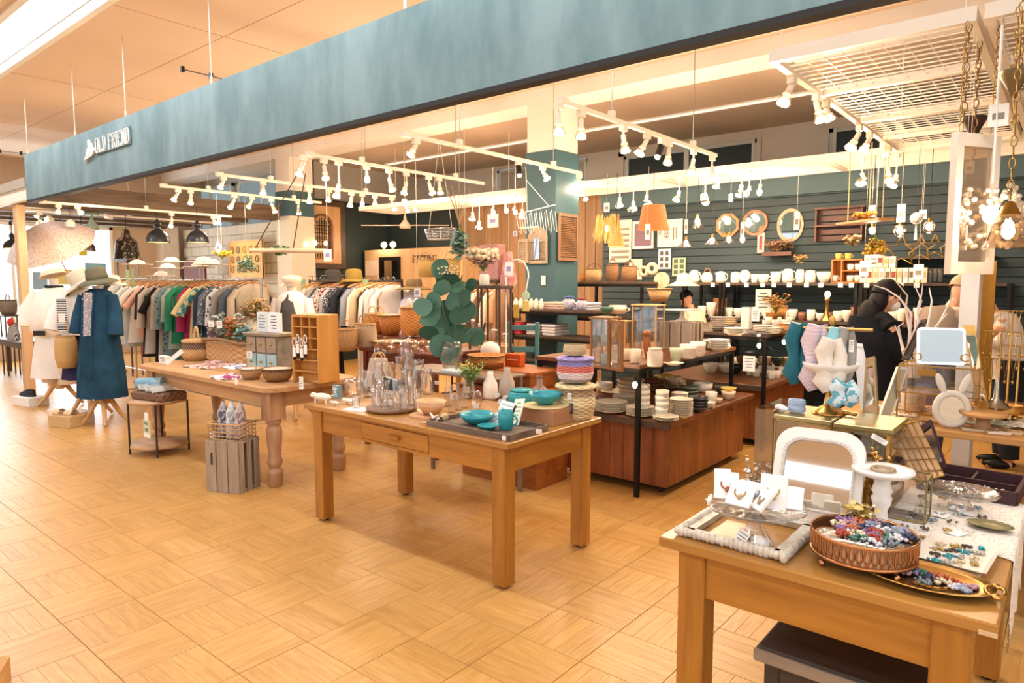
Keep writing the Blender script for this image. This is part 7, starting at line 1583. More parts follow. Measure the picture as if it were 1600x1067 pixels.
band('pink and white zigzag hair band on the stand',1278,508,610,34,cloth('#ecdfe2','#c9a8b8','stripe',60),-.01)
band('cream satin wide hair band in front on the stand',1300,530,612,34,cloth('#e6dccd','#f4ecdf',rough=.4),-.06)
band('turquoise knit hair band beside the cream one',1307,512,608,22,cloth('#6cb6c4','#a9d6dc','stripe',90),-.02)
band('grey ribbed hair band at the right end of the stand',1322,512,600,24,cloth('#b9b5ad','#8f8c86','stripe',90),0)
band('blue and white cap shaped band below the cream one',1319,598,634,34,cloth('#d8e6e9','#6cb0c0','print',40),-.07)
inst(K_card(PAPER,INK),'price_tag','white tag hanging on the grey ribbed hair band','tag',at(1330,550,Y=2.7),.016,.002,.045)
# tilted brass mirror, framed photo, white bowls behind
def rectframe(lab,pts4,Yp,th,m,inner,name='tilted_frame',cat='frame',fw=.08,parts=()):
    a=[at(px,py,Y=y)for(px,py),y in zip(pts4,Yp)]; c=sum(a,Vector())/4; t=T(name,lab,cat,c)
    o=[p-c for p in a]; i_=[p*(1-fw)for p in o]; nrm=(o[1]-o[0]).cross(o[3]-o[0]).normalized()*th
    mb=MB(); mb.add(o+i_+[p+nrm for p in o]+[p+nrm for p in i_],sum([[(k,(k+1)%4,4+(k+1)%4,4+k),(8+(k+1)%4,8+k,12+k,12+(k+1)%4),((k+1)%4,k,8+k,8+(k+1)%4),(4+k,4+(k+1)%4,12+(k+1)%4,12+k)]for k in range(4)],[]))
    P('frame',mb,m,t); P('panel',MB().add([p+nrm*.45 for p in i_]+[p+nrm*.6 for p in i_],[(0,1,2,3),(7,6,5,4)]),inner,t)
    return t, o, nrm
gm=mat('#c9a880',.3,.6,.1)
t, o, nr=rectframe('tilted brass framed panel with diamond lattice on the right table',[(1388,668),(1433,656),(1475,742),(1431,755)],[2.75,2.75,2.65,2.65],.012,GOLD,gm,'lattice_mirror','mirror',.05)
mb=MB()
for k in range(1,5):
    f=k/5; mb.bar(o[0].lerp(o[1],f)-nr*.3,o[3].lerp(o[2],f)-nr*.3,.0025); mb.bar(o[0].lerp(o[3],f)-nr*.3,o[1].lerp(o[2],min(1,f+.12))-nr*.3,.0025)
P('lattice_lines',mb,GOLD,t)
P('easel_leg',MB().bar(o[0].lerp(o[1],.5)*.8,Vector((.0,.14,-.05)),.006),GOLD,t)
rectframe('dark plum wooden frame standing behind the lattice panel',[(1436,668),(1453,655),(1477,728),(1462,738)],[2.95,2.95,2.85,2.85],.014,PLM,SCG,'plum_frame','frame',.25)
brass_case('empty brass wire case with mirrored base behind the pedestal',-.50,-.33,2.47,2.57,.775,.92,False)
rectframe('carved gold frame leaning beside the hair band stand',[(1352,560),(1366,556),(1372,660),(1347,655)],[2.95,2.95,2.85,2.85],.02,mat('#b9a075',.4,.6,.3,50),mirror(),'gilt_picture_holder','frame',.3)
rectframe('large white board leaning behind the hair bands',[(1332,535),(1347,537),(1370,640),(1345,640)],[3.05,3.05,3.0,3.0],.01,PAPER,PAPER,'white_board','board',.1)
posy('gold flower branch ornament behind the leaning white mirror',Vector((at(1355,740,Y=2.45).x,2.45,.775)),16,.07,.24,GOLD,GOLD,.008,.016,'gold_branch','ornament',seed=70,stemm=GOLD)
inst(K_card(PAPER,INK),'price_tag','long white tag on the gold flower branch','tag',at(1372,690,Y=2.4),.05,.003,.016,rot=(0,radians(25),0))
# ================================================================ PINE TRESTLE TABLE GOODS (z .77) and behind
zb=.771; FR=4.3
def tp(px,Y=FR): return Vector((at(px,600,Y=Y).x,Y,zb))
# rabbit mirror
q=tp(1489,4.25); t=T('rabbit_mirror','white table mirror with two rabbit ears on the pine table','mirror',q,radians(20),None,1.02); RBM=mat('#dfe0da',.5)
P('frame',MB().tor((0,0,.1),.072,.018,30,8,Matrix.Rotation(pi/2,4,'X'),sy=1.15),RBM,t); P('mirror_glass',MB().prism([(.072*cos(2*pi*k/30),.1+.082*sin(2*pi*k/30))for k in range(30)],.01),mirror(),t)
for s_ in(-1,1): P('ear',MB().ell((s_*.055,0,.235),(.02,.012,.055),10,8,Matrix.Rotation(s_*.35,3,'Y')),RBM,t)
t=T('large_brass_case','big brass edged glass case with mirror lid on the pine table','display case',tp(1470,4.45)); BW=.19; BH=at(1470,575,Y=4.33).z-zb
mb=MB()
for sx in(-1,1):
    for sy in(-1,1): mb.box(sx*BW-.004,sx*BW+.004,sy*.12-.004,sy*.12+.004,0,BH)
for z in(0,BH*.5,BH):
    for sy in(-1,1): mb.box(-BW,BW,sy*.12-.004,sy*.12+.004,z,z+.008)
    for sx in(-1,1): mb.box(sx*BW-.004,sx*BW+.004,-.12,.12,z,z+.008)
P('brass_frame',mb,GOLD,t)
for sy in(-1,1): P('glass_side',MB().box(-BW,BW,sy*.12-.001,sy*.12+.001,0,BH),SCG,t)
P('glass_shelf',MB().box(-BW,BW,-.118,.118,BH*.5,BH*.5+.004),SCG,t); P('name_plate',MB().box(-.1,-.01,-.13,-.125,BH-.05,BH-.01),GOLD,t)
q=tp(1468,4.42); q.z=zb+BH+.01; h=at(1470,512,Y=4.42).z-q.z; w=33*mpp(q)
t=T('white_table_mirror','rectangular pale mirror with glowing white edge atop the glass case','mirror',q,radians(18),None,None,(radians(-8),0,radians(22)))
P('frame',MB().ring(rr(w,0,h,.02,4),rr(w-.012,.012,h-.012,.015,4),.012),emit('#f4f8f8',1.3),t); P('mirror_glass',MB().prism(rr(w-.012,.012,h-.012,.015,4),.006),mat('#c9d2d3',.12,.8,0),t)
for s_ in(-1,1): P('scroll_clip',MB().tor((s_*w,-.01,.04),.02,.004,12,5,Matrix.Rotation(pi/2,4,'X')),GOLD,t)
# long slanted gold mirror, white branches, slanted dark frame
rectframe('tall gold mirror tilted to the right of the white mirror',[(1503,508),(1523,508),(1545,640),(1530,645)],[4.6,4.6,4.4,4.4],.03,GOLD,mirror(),'tilted_mirror','mirror',.22)
rectframe('white framed pale picture leaning left of the glass case',[(1404,572),(1420,574),(1393,655),(1374,653)],[4.4,4.45,4.25,4.2],.02,PAPER,mat('#b9b59c',.5,0,.3),'leaning_picture','picture',.12)
rectframe('dark grey narrow frame leaning among the white branches',[(1438,500),(1448,498),(1420,560),(1408,562)],[4.5,4.5,4.4,4.4],.02,mat('#4c4640',.6),DT,'slate_picture_holder','frame',.2)
bq=Vector((at(1428,600,Y=4.7).x,4.7,zb)); t=T('white_branches','tall bare white painted branches in front of the shoppers','branch',bq); mb=MB(); dB=dep(bq); WB=mat('#e9dcd4',.7,0,.08,30)
for path in([(1425,590),(1420,540),(1424,490),(1405,465),(1385,452),(1366,446)],[(1427,590),(1432,540),(1430,500),(1440,470),(1428,443)],[(1430,590),(1437,520),(1432,490),(1440,460),(1442,444)],[(1422,590),(1410,545),(1404,510),(1412,505)],[(1432,590),(1450,510),(1456,470),(1452,450)],[(1436,590),(1446,540),(1470,500),(1485,470),(1487,455)],[(1432,560),(1424,530),(1415,480),(1418,462),(1400,440)],[(1440,560),(1462,510),(1480,490)],[(1412,548),(1404,520),(1398,508)]):
    pts=[atd(x,y,dB+.05*math.sin(x))-bq for x,y in path]; mb.tube(pts,[.011*(1-.75*k/(len(pts)-1))for k in range(len(pts))],6)
P('branch_stems',mb,WB,t); P('branch_pot',MB().lathe([(0,0),(.06,0),(.07,.1),(.06,.12),(0,.12)],16),WCER,t)
# flat goods on the pine table
t=T('wooden_cake_stand','wooden cake stand with turned foot on the pine table','cake stand',tp(1540,4.28)); P('stand_top',MB().lathe([(0,.08),(.1,.08),(.105,.09),(.1,.1),(0,.1)],28),wood('#c08d52','#ddb078',0),t); P('stand_foot',MB().lathe([(.06,0),(.035,.03),(.03,.06),(.05,.08)],18),wood('#8a6a4a','#a98560',2),t)
t=T('gilt_jewel_basket','golden pierced oval basket of jewellery on the pine table','basket',tp(1560,4.62)+Vector((0,0,.05))); P('basket_rim',MB().lathe([(.12,0),(.13,.05),(.12,.05),(.11,.005),(0,.005)],40,ripple=.04,rn=20,sy=.6),mat('#c08a45',.35,.8,.3,60),t); P('feet',MB().ell((.08,0,-.025),(.015,.015,.025),8,5).ell((-.08,0,-.025),(.015,.015,.025),8,5),GOLD,t)
for j in range(30):
    px=1375+(j%10)*24; Y_=4.25+.22*(j//10)+.05*(j%2)
    if px>1440 and px<1500 and j<20: continue
    q=tp(px+R.uniform(-5,5),Y_); c=('#eee6da','#d9c8ac','#c7b9a2','#f4efe6')[j%4]
    t=T('jewellery_pad','%s jewellery pad on the pine table, %s of the %s row'%(('white','beige','tan','cream')[j%4],ORD[j%10],('front','middle','back')[j//10]),'display pad',q,R.uniform(-.4,.4),'jewellery pads on the pine table'); P('pad',MB().rbox(-.05,.05,-.04,.04,0,.012,.003),mat(c,.8),t)
    mb=MB()
    for k in range(6): mb.ell((-.04+.016*k,R.uniform(-.02,.02),.015),(.006,.005,.004),6,4)
    P('jewels',mb,(GOLD,CHROME,BRASS)[j%3],t)
for j in range(8):
    q=tp(1545+9*j,4.42+.03*(j%2)); inst(K_card(mat(('#efe9df','#f6f3ec','#d8e0c8')[j%3],.7),INK,seed=j),'flat_card','pale printed card lying on the pine table, %s from the left'%ORD[j],'card',q+Vector((0,0,.016)),.06,.002,.1,rot=(radians(-85),0,R.uniform(-.8,.8)),group='cards on the pine table')
# jewellery trees
for j, (px,Y_,h_)in enumerate(((1560,4.7,.5),(1575,4.6,.62),(1590,4.75,.42),(1548,4.75,.34))):
    q=tp(px,Y_); t=T('jewellery_stand','brass jewellery stand with hanging chains on pine table, %s from left'%ORD[(1,2,3,0)[j]],'stand',q); P('stand_post',MB().lathe([(.05,0),(.045,.01),(.006,.02),(.005,h_)],12),BRASS,t); P('stand_arm',MB().cyl((-.1,0,h_),(.1,0,h_),.004,n=6),BRASS,t)
    for k in range(6): P('chain',MB().tube([(-.09+.036*k,-.006,h_),(-.08+.036*k,-.006,h_-.12),(-.07+.036*k,-.006,h_)],.0018,4).ell((-.08+.036*k,-.006,h_-.13),(.007,.004,.01),6,4),GOLD,t)
t=T('ring_umbrella_stand','small silver cone topped jewellery stand on the pine table','stand',tp(1558,4.5)); P('cone',MB().lathe([(.07,.1),(.015,.15),(.01,.25),(0,.26)],18).lathe([(.04,0),(.008,.02),(.008,.1)],12),CHROME,t)
# white column panel, gold framed mirror behind
q0, q1=at(1498,500,Y=5.3), at(1527,500,Y=5.3)
tag(P('partition_screen',MB().box(q0.x,q1.x,5.3,5.5,0,at(1510,415,Y=5.3).z),mat('#e4e0da',.6)),'tall white panel column behind the branches at right','panel')
q0, q1=at(1524,500,Y=5.55), at(1553,500,Y=5.6); zt3=at(1535,408,Y=5.55).z
t=T('gold_frame_mirror','tall narrow gold framed cabinet with dark dividers at far right','frame',(q0.x,5.55,.7)); w=q1.x-q0.x; h=zt3-.7; GF=mat('#b07c30',.35,.7,.2,20)
P('frame',MB().box(0,.05,0,.04,0,h).box(w-.05,w,0,.04,0,h).box(.05,w-.05,0,.04,0,.05).box(.05,w-.05,0,.04,h-.05,h),GF,t)
for k in range(7): P('divider',MB().box(.05,w-.05,.005,.03,h*(k+.7)/8,h*(k+.7)/8+.05),mat('#d8c8ac',.6),t)
P('back_board',MB().box(.03,w-.03,.031,.038,.03,h-.03),DT,t)
simple_table('dark table at back right holding the gold framed cabinet',q0.x-.1,q0.x+.9,5.45,6.0,.695,DT,apron=0)
# ================================================================ PEOPLE
SKIN=mat('#d9a383',.5,0,.05); HAIR=mat('#100c0b',.6,0,.2,40,.4,90,.2)
def person(lab,loc,face,H=1.58,lean=0,head_down=.2,arms=(),top=None,topname='shirt',coat=None,trousers=None,hair='long',hairm=HAIR,mask=False):
    k=H/1.69; t=T('person',lab,'person',loc,face+pi/2,None,k)
    L_=Matrix.Rotation(lean,3,'X'); hip=Vector((0,0,.9)); up=lambda v: hip+L_@Vector(v)
    b=MB()
    b.tube([up((0,0,0)),up((0,.01,.15)),up((0,0,.32)),up((0,.01,.44))],[.135,.12,.14,.1],14)
    b.tube([up((-.14,.01,.42)),up((.14,.01,.42))],[.065,.065],10).tube([up((0,.01,.42)),up((0,-.01,.54))],[.052,.048],10)
    for s_ in(-1,1): b.tube([(s_*.09,0,.92),(s_*.1,-.01,.5),(s_*.1,.02,.08)],[.095,.06,.042],12).tube([(s_*.1,.04,.045),(s_*.1,-.15,.03)],[.042,.032],8)
    N_=Matrix.Rotation(lean*.6+head_down,3,'X'); hc=up((0,-.02,.54)); hd=lambda v: hc+N_@Vector(v)
    b.ell(hd((0,-.01,.11)),(.072,.09,.112),16,12,N_).ell(hd((0,-.05,.06)),(.05,.05,.06),12,8,N_).ell(hd((0,-.108,.085)),(.014,.02,.022),8,6,N_)
    for s_ in(-1,1): b.ell(hd((s_*.074,.0,.09)),(.01,.018,.03),8,6,N_)
    b.ell(hd((0,-.098,.05)),(.022,.008,.007),8,5,N_)
    sl=MB()
    for(s_,el,wr)in arms:
        sh=up((s_*.17,.01,.42)); el=Vector(el); wr=Vector(wr); b.tube([sh,el,wr],[.045,.036,.026],10)
        d=(wr-el).normalized(); side=d.cross(Vector((0,0,1))).normalized()*s_; nd=side.cross(d)
        pc=wr+d*.045; b.ell(pc,(.036,.036,.018),10,6,d.to_track_quat('X','Z').to_matrix()); b.tube([wr,pc+d*.02],[.024,.028],8)
        for f in range(4):
            o=pc+d*.03+side*(-.027+.018*f); fl=(.062,.072,.066,.052)[f]; dn=Vector((0,0,-1))
            b.tube([o,o+d*fl*.5,o+d*fl*.85+dn*fl*.3,o+d*fl+dn*fl*.6],[.0095,.009,.008,.007],7)
        o=pc-d*.02-side*.03; b.tube([o,o-side*.02+d*.025,o-side*.022+d*.05],[.011,.01,.008],7)
        f_=.35 if topname=='T-shirt' else .88
        m_=sh.lerp(el,.95); e_=sh.lerp(el,.75)if topname=='T-shirt' else el.lerp(wr,.85)
        sl.tube([sh+Vector((-s_*.05,0,.01)),sh.lerp(el,.5),m_,e_]if topname!='T-shirt' else[sh+Vector((-s_*.05,0,.01)),sh.lerp(el,.4),e_],[.075,.062,.052,.038]if topname!='T-shirt' else[.075,.07,.068],12)
    bo=P('body',b,SKIN,t); md=bo.modifiers.new('fuse','REMESH'); md.mode='VOXEL'; md.voxel_size=.008; md.use_smooth_shade=True
    c=MB()
    c.tube([up((0,0,-.08)),up((0,0,.1)),up((0,0,.3)),up((0,.01,.42)),up((0,.01,.465))],[.175,.155,.175,.15,.07],22); c.tube([up((-.19,.01,.405)),up((.19,.01,.405))],.07,12)
    P(topname.replace('-','_').lower(),c,top,t); P('sleeves',sl,coat or top,t)
    if coat:
        c=MB(); secs=[(.0,.36),(.1,.27),(.3,.245),(.48,.22)]
        c.grid(lambda u,v:up((0,0,0))+L_@Vector(((.205+.05*(1-v))*sin((u-.5)*4.9)*(1-.25*max(0,v-.8)*5*.6),(.175+.03*(1-v))*cos((u-.5)*4.9)+.01+.012*sin(24*u)*(1-v),-.36+.83*v)),36,14)
        c.tube([up((-.2,.01,.4)),up((-.1,.02,.45)),up((.1,.02,.45)),up((.2,.01,.4))],[.07,.075,.075,.07],12)
        P('coat',c,coat,t)
    c=MB()
    for s_ in(-1,1): c.tube([(s_*.085,0,.95),(s_*.1,0,.5),(s_*.1,.02,.1)],[.115,.09,.075],14)
    P('trousers',c,trousers or cloth('#23242a'),t)
    for s_ in(-1,1): P('shoe',MB().ell((s_*.1,-.05,.04),(.05,.13,.04),12,6),BLACKM,t)
    h=MB().ell(hd((0,.012,.13)),(.084,.1,.105),18,10,N_,z0=-.25)
    if hair=='long': h.ell(hd((0,.045,.04)),(.082,.06,.12),14,8,N_).ell(up((0,.06,.47)),(.1,.07,.14),14,8).ell(hd((0,-.03,.19)),(.075,.06,.035),12,6,N_)
    P('hair',h,hairm,t)
    for s_ in(-1,1): P('eye',MB().ell(hd((s_*.03,-.094,.105)),(.012,.006,.006),8,5),BLACKM,t)
    if mask: P('face_mask',MB().ell(hd((0,-.062,.062)),(.06,.062,.052),14,8,N_),mat('#ece4dc',.8,0,0),t); P('mask_strap',MB().tube([hd((.05,-.06,.07)),hd((.078,-.0,.09))],.003,4).tube([hd((-.05,-.06,.07)),hd((-.078,-.0,.09))],.003,4),PAPER,t)
    return t
FD=radians(39.7)
def ground(px,Y): q=at(px,600,Y=Y); return Vector((q.x,Y,0))
person('woman with long dark hair and face mask, black coat over green dress, facing right',ground(1354,5.25),FD+.1,1.6,.12,.3,[(1,(.2,-.06,1.08),(.1,-.3,1.1)),(-1,(-.2,-.06,1.08),(-.1,-.3,1.12))],cloth('#4f7d76'),'dress',cloth('#131418','#1d1f24'),None,'long',mask=True)
person('man in a grey brown T-shirt bending forward with both hands held out',ground(1442,6.1),FD+.25,1.72,.5,.2,[(1,(.2,-.3,1.02),(.12,-.52,1.06)),(-1,(-.2,-.32,1.06),(-.1,-.55,1.14))],cloth('#857466','#978677'),'T-shirt',None,cloth('#4b5874'),'short',mat('#b59a78',.6,0,.2,40))
person('person with dark hair in a cream shirt leaning at the far right of the shop',ground(1574,6.95),FD+pi-.4,1.62,.3,.5,[(1,(.2,-.12,1.08),(.1,-.36,1.16)),(-1,(-.2,-.12,1.08),(-.08,-.34,1.2))],cloth('#e6ddd0'),'shirt',None,None,'short')
person('person with dark hair in a pale cream shirt in the aisle by the kettle shelf',ground(1088,7.95),FD+2.2,1.5,.25,.4,[(1,(.2,-.1,1.08),(.1,-.3,1.1)),(-1,(-.2,-.1,1.08),(-.1,-.3,1.1))],cloth('#e7d6b8'),'shirt',None,None,'short')
t=T('displayed_hat','pale pink wide brim hat on a stand before the kettle shelf','hat',at(1068,441,Y=7.85)); P('crown',MB().lathe([(.09,0),(.08,.1),(0,.12)],18),cloth('#dcbfa6'),t); P('brim',MB().lathe([(.09,.01),(.2,-.04),(.2,-.046),(.09,0)],26,cap=False),cloth('#dcbfa6'),t); P('stand',MB().cyl((0,0,-1.52),(0,0,0),.012,n=8).lathe([(.12,-1.54),(.12,-1.52),(0,-1.52)],16),BLACKM,t)
# ================================================================ BACK LEFT: fitting booth, iron arch panel
fz=at(600,390,Y=8.6).z; xa_, xb_=at(570,400,Y=8.6).x, at(722,400,Y=8.6).x; FT=wood('#c9a173','#ddb98b',2,.6,.6)
t=T('fitting_booth','pale wooden fitting room booth with dark doorway and lettering','booth',(xa_,8.6,0)); w=xb_-xa_; d0, d1=w*.17, w*.40
P('front_wall',MB().box(0,d0,0,.06,0,fz).box(d1,w,0,.06,0,fz).box(d0,d1,0,.06,fz-.14,fz),FT,t); P('side_wall',MB().box(w-.05,w,.06,.65,0,fz).box(0,.05,.06,.65,0,fz),FT,t)
P('doorway_lining',MB().box(d0,d0+.06,-.02,.06,0,fz-.15).box(d1-.06,d1,-.02,.06,0,fz-.15).box(d0+.06,d1-.06,-.02,.06,fz-.21,fz-.15),BLACKM,t); P('curtain',MB().box(d0+.06,d1-.06,.3,.32,0,fz-.22),cloth('#15161a'),t)
P('notice',MB().box(.02,d0-.03,-.012,-.002,fz-.5,fz-.2),mat('#ecd3bd',.7),t)
letters('FITTING',.13,.15,t,DT,.012,.08,w*.53,-.015,fz-.27)
for k in(0,1): q=at(600+14*k,385,Y=8.63); q.z=fz+.091; o=T('booth_lamp',['left','right'][k]+' round glowing lamp on top of the fitting booth','lamp',q); P('bulb',MB().ell((0,0,0),(.06,.06,.06),12,8),emit('#ffdfae',9),o); P('base',MB().cyl((0,0,-.09),(0,0,-.05),.03,n=8),BRASS,o); lamp(o,(0,-.12,.03),5)
a=at(467,318,X=-11.05); b=at(532,412,X=-11.05)
t=T('arched_iron_panel','pale board with arched brown framed wrought iron grille on dark wall','panel',(-11.04,(a.y+b.y)/2,(a.z+b.z)/2),pi/2); w=abs(b.y-a.y)/2; h=(a.z-b.z)/2
P('board',MB().box(-w,w,-.02,.02,-h,h),wood('#b98f5f','#cfa676',2),t); P('dark_frame',MB().ring([(-w-.1,-h-.1),(w+.1,-h-.1),(w+.1,h+.1),(-w-.1,h+.1)],[(-w,-h),(w,-h),(w,h),(-w,h)],.06),DT,t)
def arch(w_,h_,n=16): return[(w_,-h*.82),(w_,h_-w_)]+[(w_*cos(pi*k/n),h_-w_+w_*sin(pi*k/n))for k in range(1,n)]+[(-w_,h_-w_),(-w_,-h*.82)]
P('arch_frame',MB().ring(arch(w*.52,h*.72),arch(w*.42,h*.64),.05,None,-.045),wood('#5f3522','#7f4c32'),t)
mb=MB()
for k in range(-3,4): mb.cyl((k*w*.115,-.045,-h*.8),(k*w*.115,-.045,h*(.6-.03*k*k)),.008,n=5)
for z in(-.55,-.25,.05,.3):
    mb.cyl((-w*.42,-.045,h*z),(w*.42,-.045,h*z),.007,n=5)
    for k in range(-3,3): mb.tor(((k+.5)*w*.115,-.05,h*(z+.12)),w*.05,.005,10,4,Matrix.Rotation(pi/2,4,'X'))
P('iron_grille',mb,BLACKM,t)
for k in range(3): q=at((480,493,509)[k],(382,380,380)[k],X=-10.9); o=T('shelf_candle_bulb','small glowing bulb in front of the arched grille, %s from the left'%ORD[k],'bulb',q); P('bulb',MB().ell((0,0,0),(.035,.035,.045),10,7),emit('#ffdfae',9),o); P('arm',MB().bar((0,0,-.04),(-.16,0,-.04),.012),BRASS,o)
# yellow lit pegboard wall display and goods in front of the block wall
a=at(358,377,Y=6.9); b=at(412,435,Y=6.9)
t=T('peg_display','yellow lit wooden peg display of small accessories by the block wall','display',((a.x+b.x)/2,6.9,b.z)); w=(b.x-a.x)/2; h=a.z-b.z; P('board',MB().box(-w,w,-.01,.01,0,h),mat('#e3bb6a',.6),t); P('frame',MB().ring([(-w,0),(w,0),(w,h),(-w,h)],[(-w+.03,.03),(w-.03,.03),(w-.03,h-.03),(-w+.03,h-.03)],.05),FT,t); P('stand_leg',MB().box(-w,-w+.04,-.02,.02,-b.z,0).box(w-.04,w,-.02,.02,-b.z,0),FT,t)
for r_i in range(3):
    for k in range(5): P('accessory',MB().tor((-w*.75+w*.37*k,-.03,h*(.25+.25*r_i)),.05,.008,10,4,Matrix.Rotation(pi/2,4,'X'),sy=1.3),mat(('#8a5a30','#4a3a30','#b98a4a')[k%3],.5),t)
lamp(t,(0,-.5,h*.8),5)  # unseen lamp with no bulb, added to light the back left
posy('bright yellow mimosa bunch above the left clothes rail',at(347,404,Y=5.6),40,.16,.12,mat('#c9b83a',.7),mat('#e8d42f',.7,0,.15),.014,.02,'mimosa','flowers',seed=81,cord=2.6)
posy('grey green hanging eucalyptus wreath before the yellow display',at(385,396,Y=5.2),50,.12,.26,EU,None,.01,.03,'eucalyptus','plant',True,seed=82,cord=2.78)
posy('dark green leafy plant hanging left of the arched panel',at(437,400,Y=5.8),40,.14,.14,mat('#3f6b4c',.6,0,.2,20),None,.01,.03,'hanging_plant','plant',seed=83,cord=2.78)
tag(P('red_bench_back',MB().box(at(286,395,Y=6.6).x,at(318,395,Y=6.6).x,6.6,6.65,1.6,2.0),mat('#6d2f28',.6)),'dark red panel standing against the white block wall','panel')
for k, (px,py,w_,Y_,rz_)in enumerate(((341,387,16,4.8,.7),(512,399,20,4.2,0),(652,457,14,4.2,0),(770,345,22,5.6,0),(795,420,16,4.4,.1),(805,365,8,5.5,0),(727,478,12,4.0,0))):
    q=at(px,py,Y=Y_); s=mpp(q); t=T('hanging_sign','white hanging card with faint print, %s from the left across the shop'%ORD[k if k<3 else{3:4,4:5,5:6,6:3}[k]],'sign',q,0,'white hanging cards'); P('card',MB().cb((0,0,0),(w_*s,.004,w_*s*(1.3 if k in(4,6)else .95)),0,0,rz_),PAPER,t); P('print',MB().box(-w_*s*.25,w_*s*.25,-.0045,-.003,-.02,.02),mat('#a79ac4',.7),t); P('string',MB().cyl((0,0,w_*s*.4),(0,0,max(w_*s*.5+.25,2.79-q.z)),.002,n=4),STRING,t)
# clothes bar hanging on ropes
a=at(392,391,Y=4.6); b=at(508,392,Y=4.6-.1); t=T('hanging_bar','pale wooden bar hanging on two dark ropes over the shop','bar',a); P('bar_pole',MB().cyl((0,0,0),b-a,.028,n=10),wood('#cfae86','#e0c39c',0),t)
for f, tx in((.05,.62),(.6,.72)): P('rope',MB().cyl((b-a)*f,Vector(((b-a).x*tx,0,2.8-a.z)),.007,n=5),mat('#4c443c',.8),t)
# ================================================================ HANGING GROUP IN THE CENTRE
V=at(688,365,Y=4.3); s=mpp(V)
t=T('wire_planter','oval grey wire planter basket hanging on thin ropes over the centre','basket',V); mb=MB(); RW_=32*s
for z, r in((.0,.78),(.03,.85),(.06,.93),(.09,1)): mb.tor((0,0,z-.05),RW_*r,.004 if z else .006,28,4,sy=.5)
for k in range(22): a_=2*pi*k/22; mb.bar((RW_*.78*cos(a_),RW_*.39*sin(a_),-.05),(RW_*cos(a_),RW_*.5*sin(a_),.04),.004)
P('wire_body',mb,CHROME,t)
for s_ in(-1,1): P('rope',MB().cyl((s_*RW_*.8,0,.04),(0,0,2.8-V.z),.003,n=4),STRING,t)
for k, px in enumerate((666,706)):
    q=at(px,433,Y=4.3); inst(K_basket(weave('#c08a3a','#edc069',34),RIM,'arch',[(.42,0),(.5,.5),(.5,1)]),'straw_handbag',['left','right'][k]+' yellow straw bag hanging under the wire planter','bag',q,36*s,16*s,28*s)
posy('long grey green eucalyptus strand hanging beside the yellow straw bags',at(718,352,Y=4.25),60,.06,.26,EU,None,.01,.03,'eucalyptus_strand','plant',True,seed=84,cord=2.78)
t=T('twig_bundle','bare twisted twig bundle rising above the eucalyptus strand','branch',at(718,352,Y=4.25)); mb=MB()
for k in range(9): a_=R.uniform(0,6.28); mb.tube([(0,0,0),(.06*cos(a_),.04*sin(a_),.15),(.16*cos(a_),.1*sin(a_),.32)],[.006,.004,.002],4)
P('twigs',mb,DRY,t); P('hanging_wire',MB().cyl((0,0,0),(0,0,2.8-t.location.z),.002,n=4),STRING,t)
posy('big dried bouquet of cream hydrangea and dusty pink leaves',at(755,425,Y=4.6),110,.15,.2,mat('#c3a29a',.8,0,.15,30),mat('#e3d0b2',.8,0,.15,30),.022,.02,'dried_bouquet','flowers',seed=85)
q=at(757,432,Y=4.6); inst(K_jar(WCER),'bouquet_jar','white jar holding the big dried bouquet','jar',(q.x,4.6,q.z-.08),.09,.09,.12); simple_table('tall dark stand under the big dried bouquet',q.x-.15,q.x+.25,4.52,4.72,q.z-.081,DT,.02,'plant_stand',apron=0)
q=at(790,425,Y=5.4); inst(K_box(cloth('#b9837b','#c99b92','print',14)),'pink_bag','dusty pink printed cloth bag behind the dried bouquet','bag',(q.x-.1,5.3,q.z-.08),.26,.12,.36); tag(P('shawl',MB().tube([(q.x+.12,5.3,q.z+.2),(q.x+.14,5.28,q.z-.1),(q.x+.12,5.3,q.z-.2)],[.04,.09,.05],12),cloth('#c98a84','#dba9a0','print',14)),'rose printed shawl hanging beside the green column','cloth')
simple_table('narrow dark stand carrying the dusty pink bag',q.x-.25,q.x+.05,5.2,5.4,q.z-.081,DT,.02,'display_stand',apron=0)
# wire dish rack hanging by the column, arc lamp hoop
V=at(835,330,Y=5.9); t=T('white_wire_rack','white twisted wire laundry rack hanging in front of the green column','rack',V); mb=MB().tube([(-.28,0,-.02),(.28,0,.05)],.006,5).tor((-.07,0,-.17),.13,.004,24,4,sy=.5)
for k in range(8): x=-.26+.07*k; mb.tube([(x,0,0),(x+.04,0,-.2),(x+.07,.01,-.24),(x+.05,0,-.02)],.0035,4)
P('wire_body',mb,WHITE,t); P('rope',MB().cyl((-.1,0,0),(-.12,0,2.8-V.z),.003,n=4).cyl((.2,0,.04),(-.12,0,.35),.003,n=4),STRING,t)
V=at(808,480,Y=4.7); t=T('white_hoop_stand','thin white arched hoop stand with a pale green disc and yellow tags','stand',(V.x,4.7,0)); h_=at(808,402,Y=4.7).z
P('hoop',MB().tube([(-.13,0,0),(-.13,0,h_-.17)]+[(-.13*cos(pi*k/12),0,h_-.17+.15*sin(pi*k/12))for k in range(13)]+[(.13,0,h_-.17),(.1,0,h_-.3)],.006,5),WHITE,t); P('green_disc',MB().cyl((.1,-.004,h_-.34),(.1,.004,h_-.34),.04,n=20),mat('#b9cfae',.7),t)
P('yellow_tag',MB().box(.065,.135,-.003,.003,h_-.48,h_-.385),mat('#e0c66a',.7),t); P('yellow_tag',MB().box(-.04,.02,-.003,.003,h_-.54,h_-.42),mat('#cda845',.7),t); P('base_plate',MB().box(-.15,.15,-.08,.08,0,.012),WHITE,t)
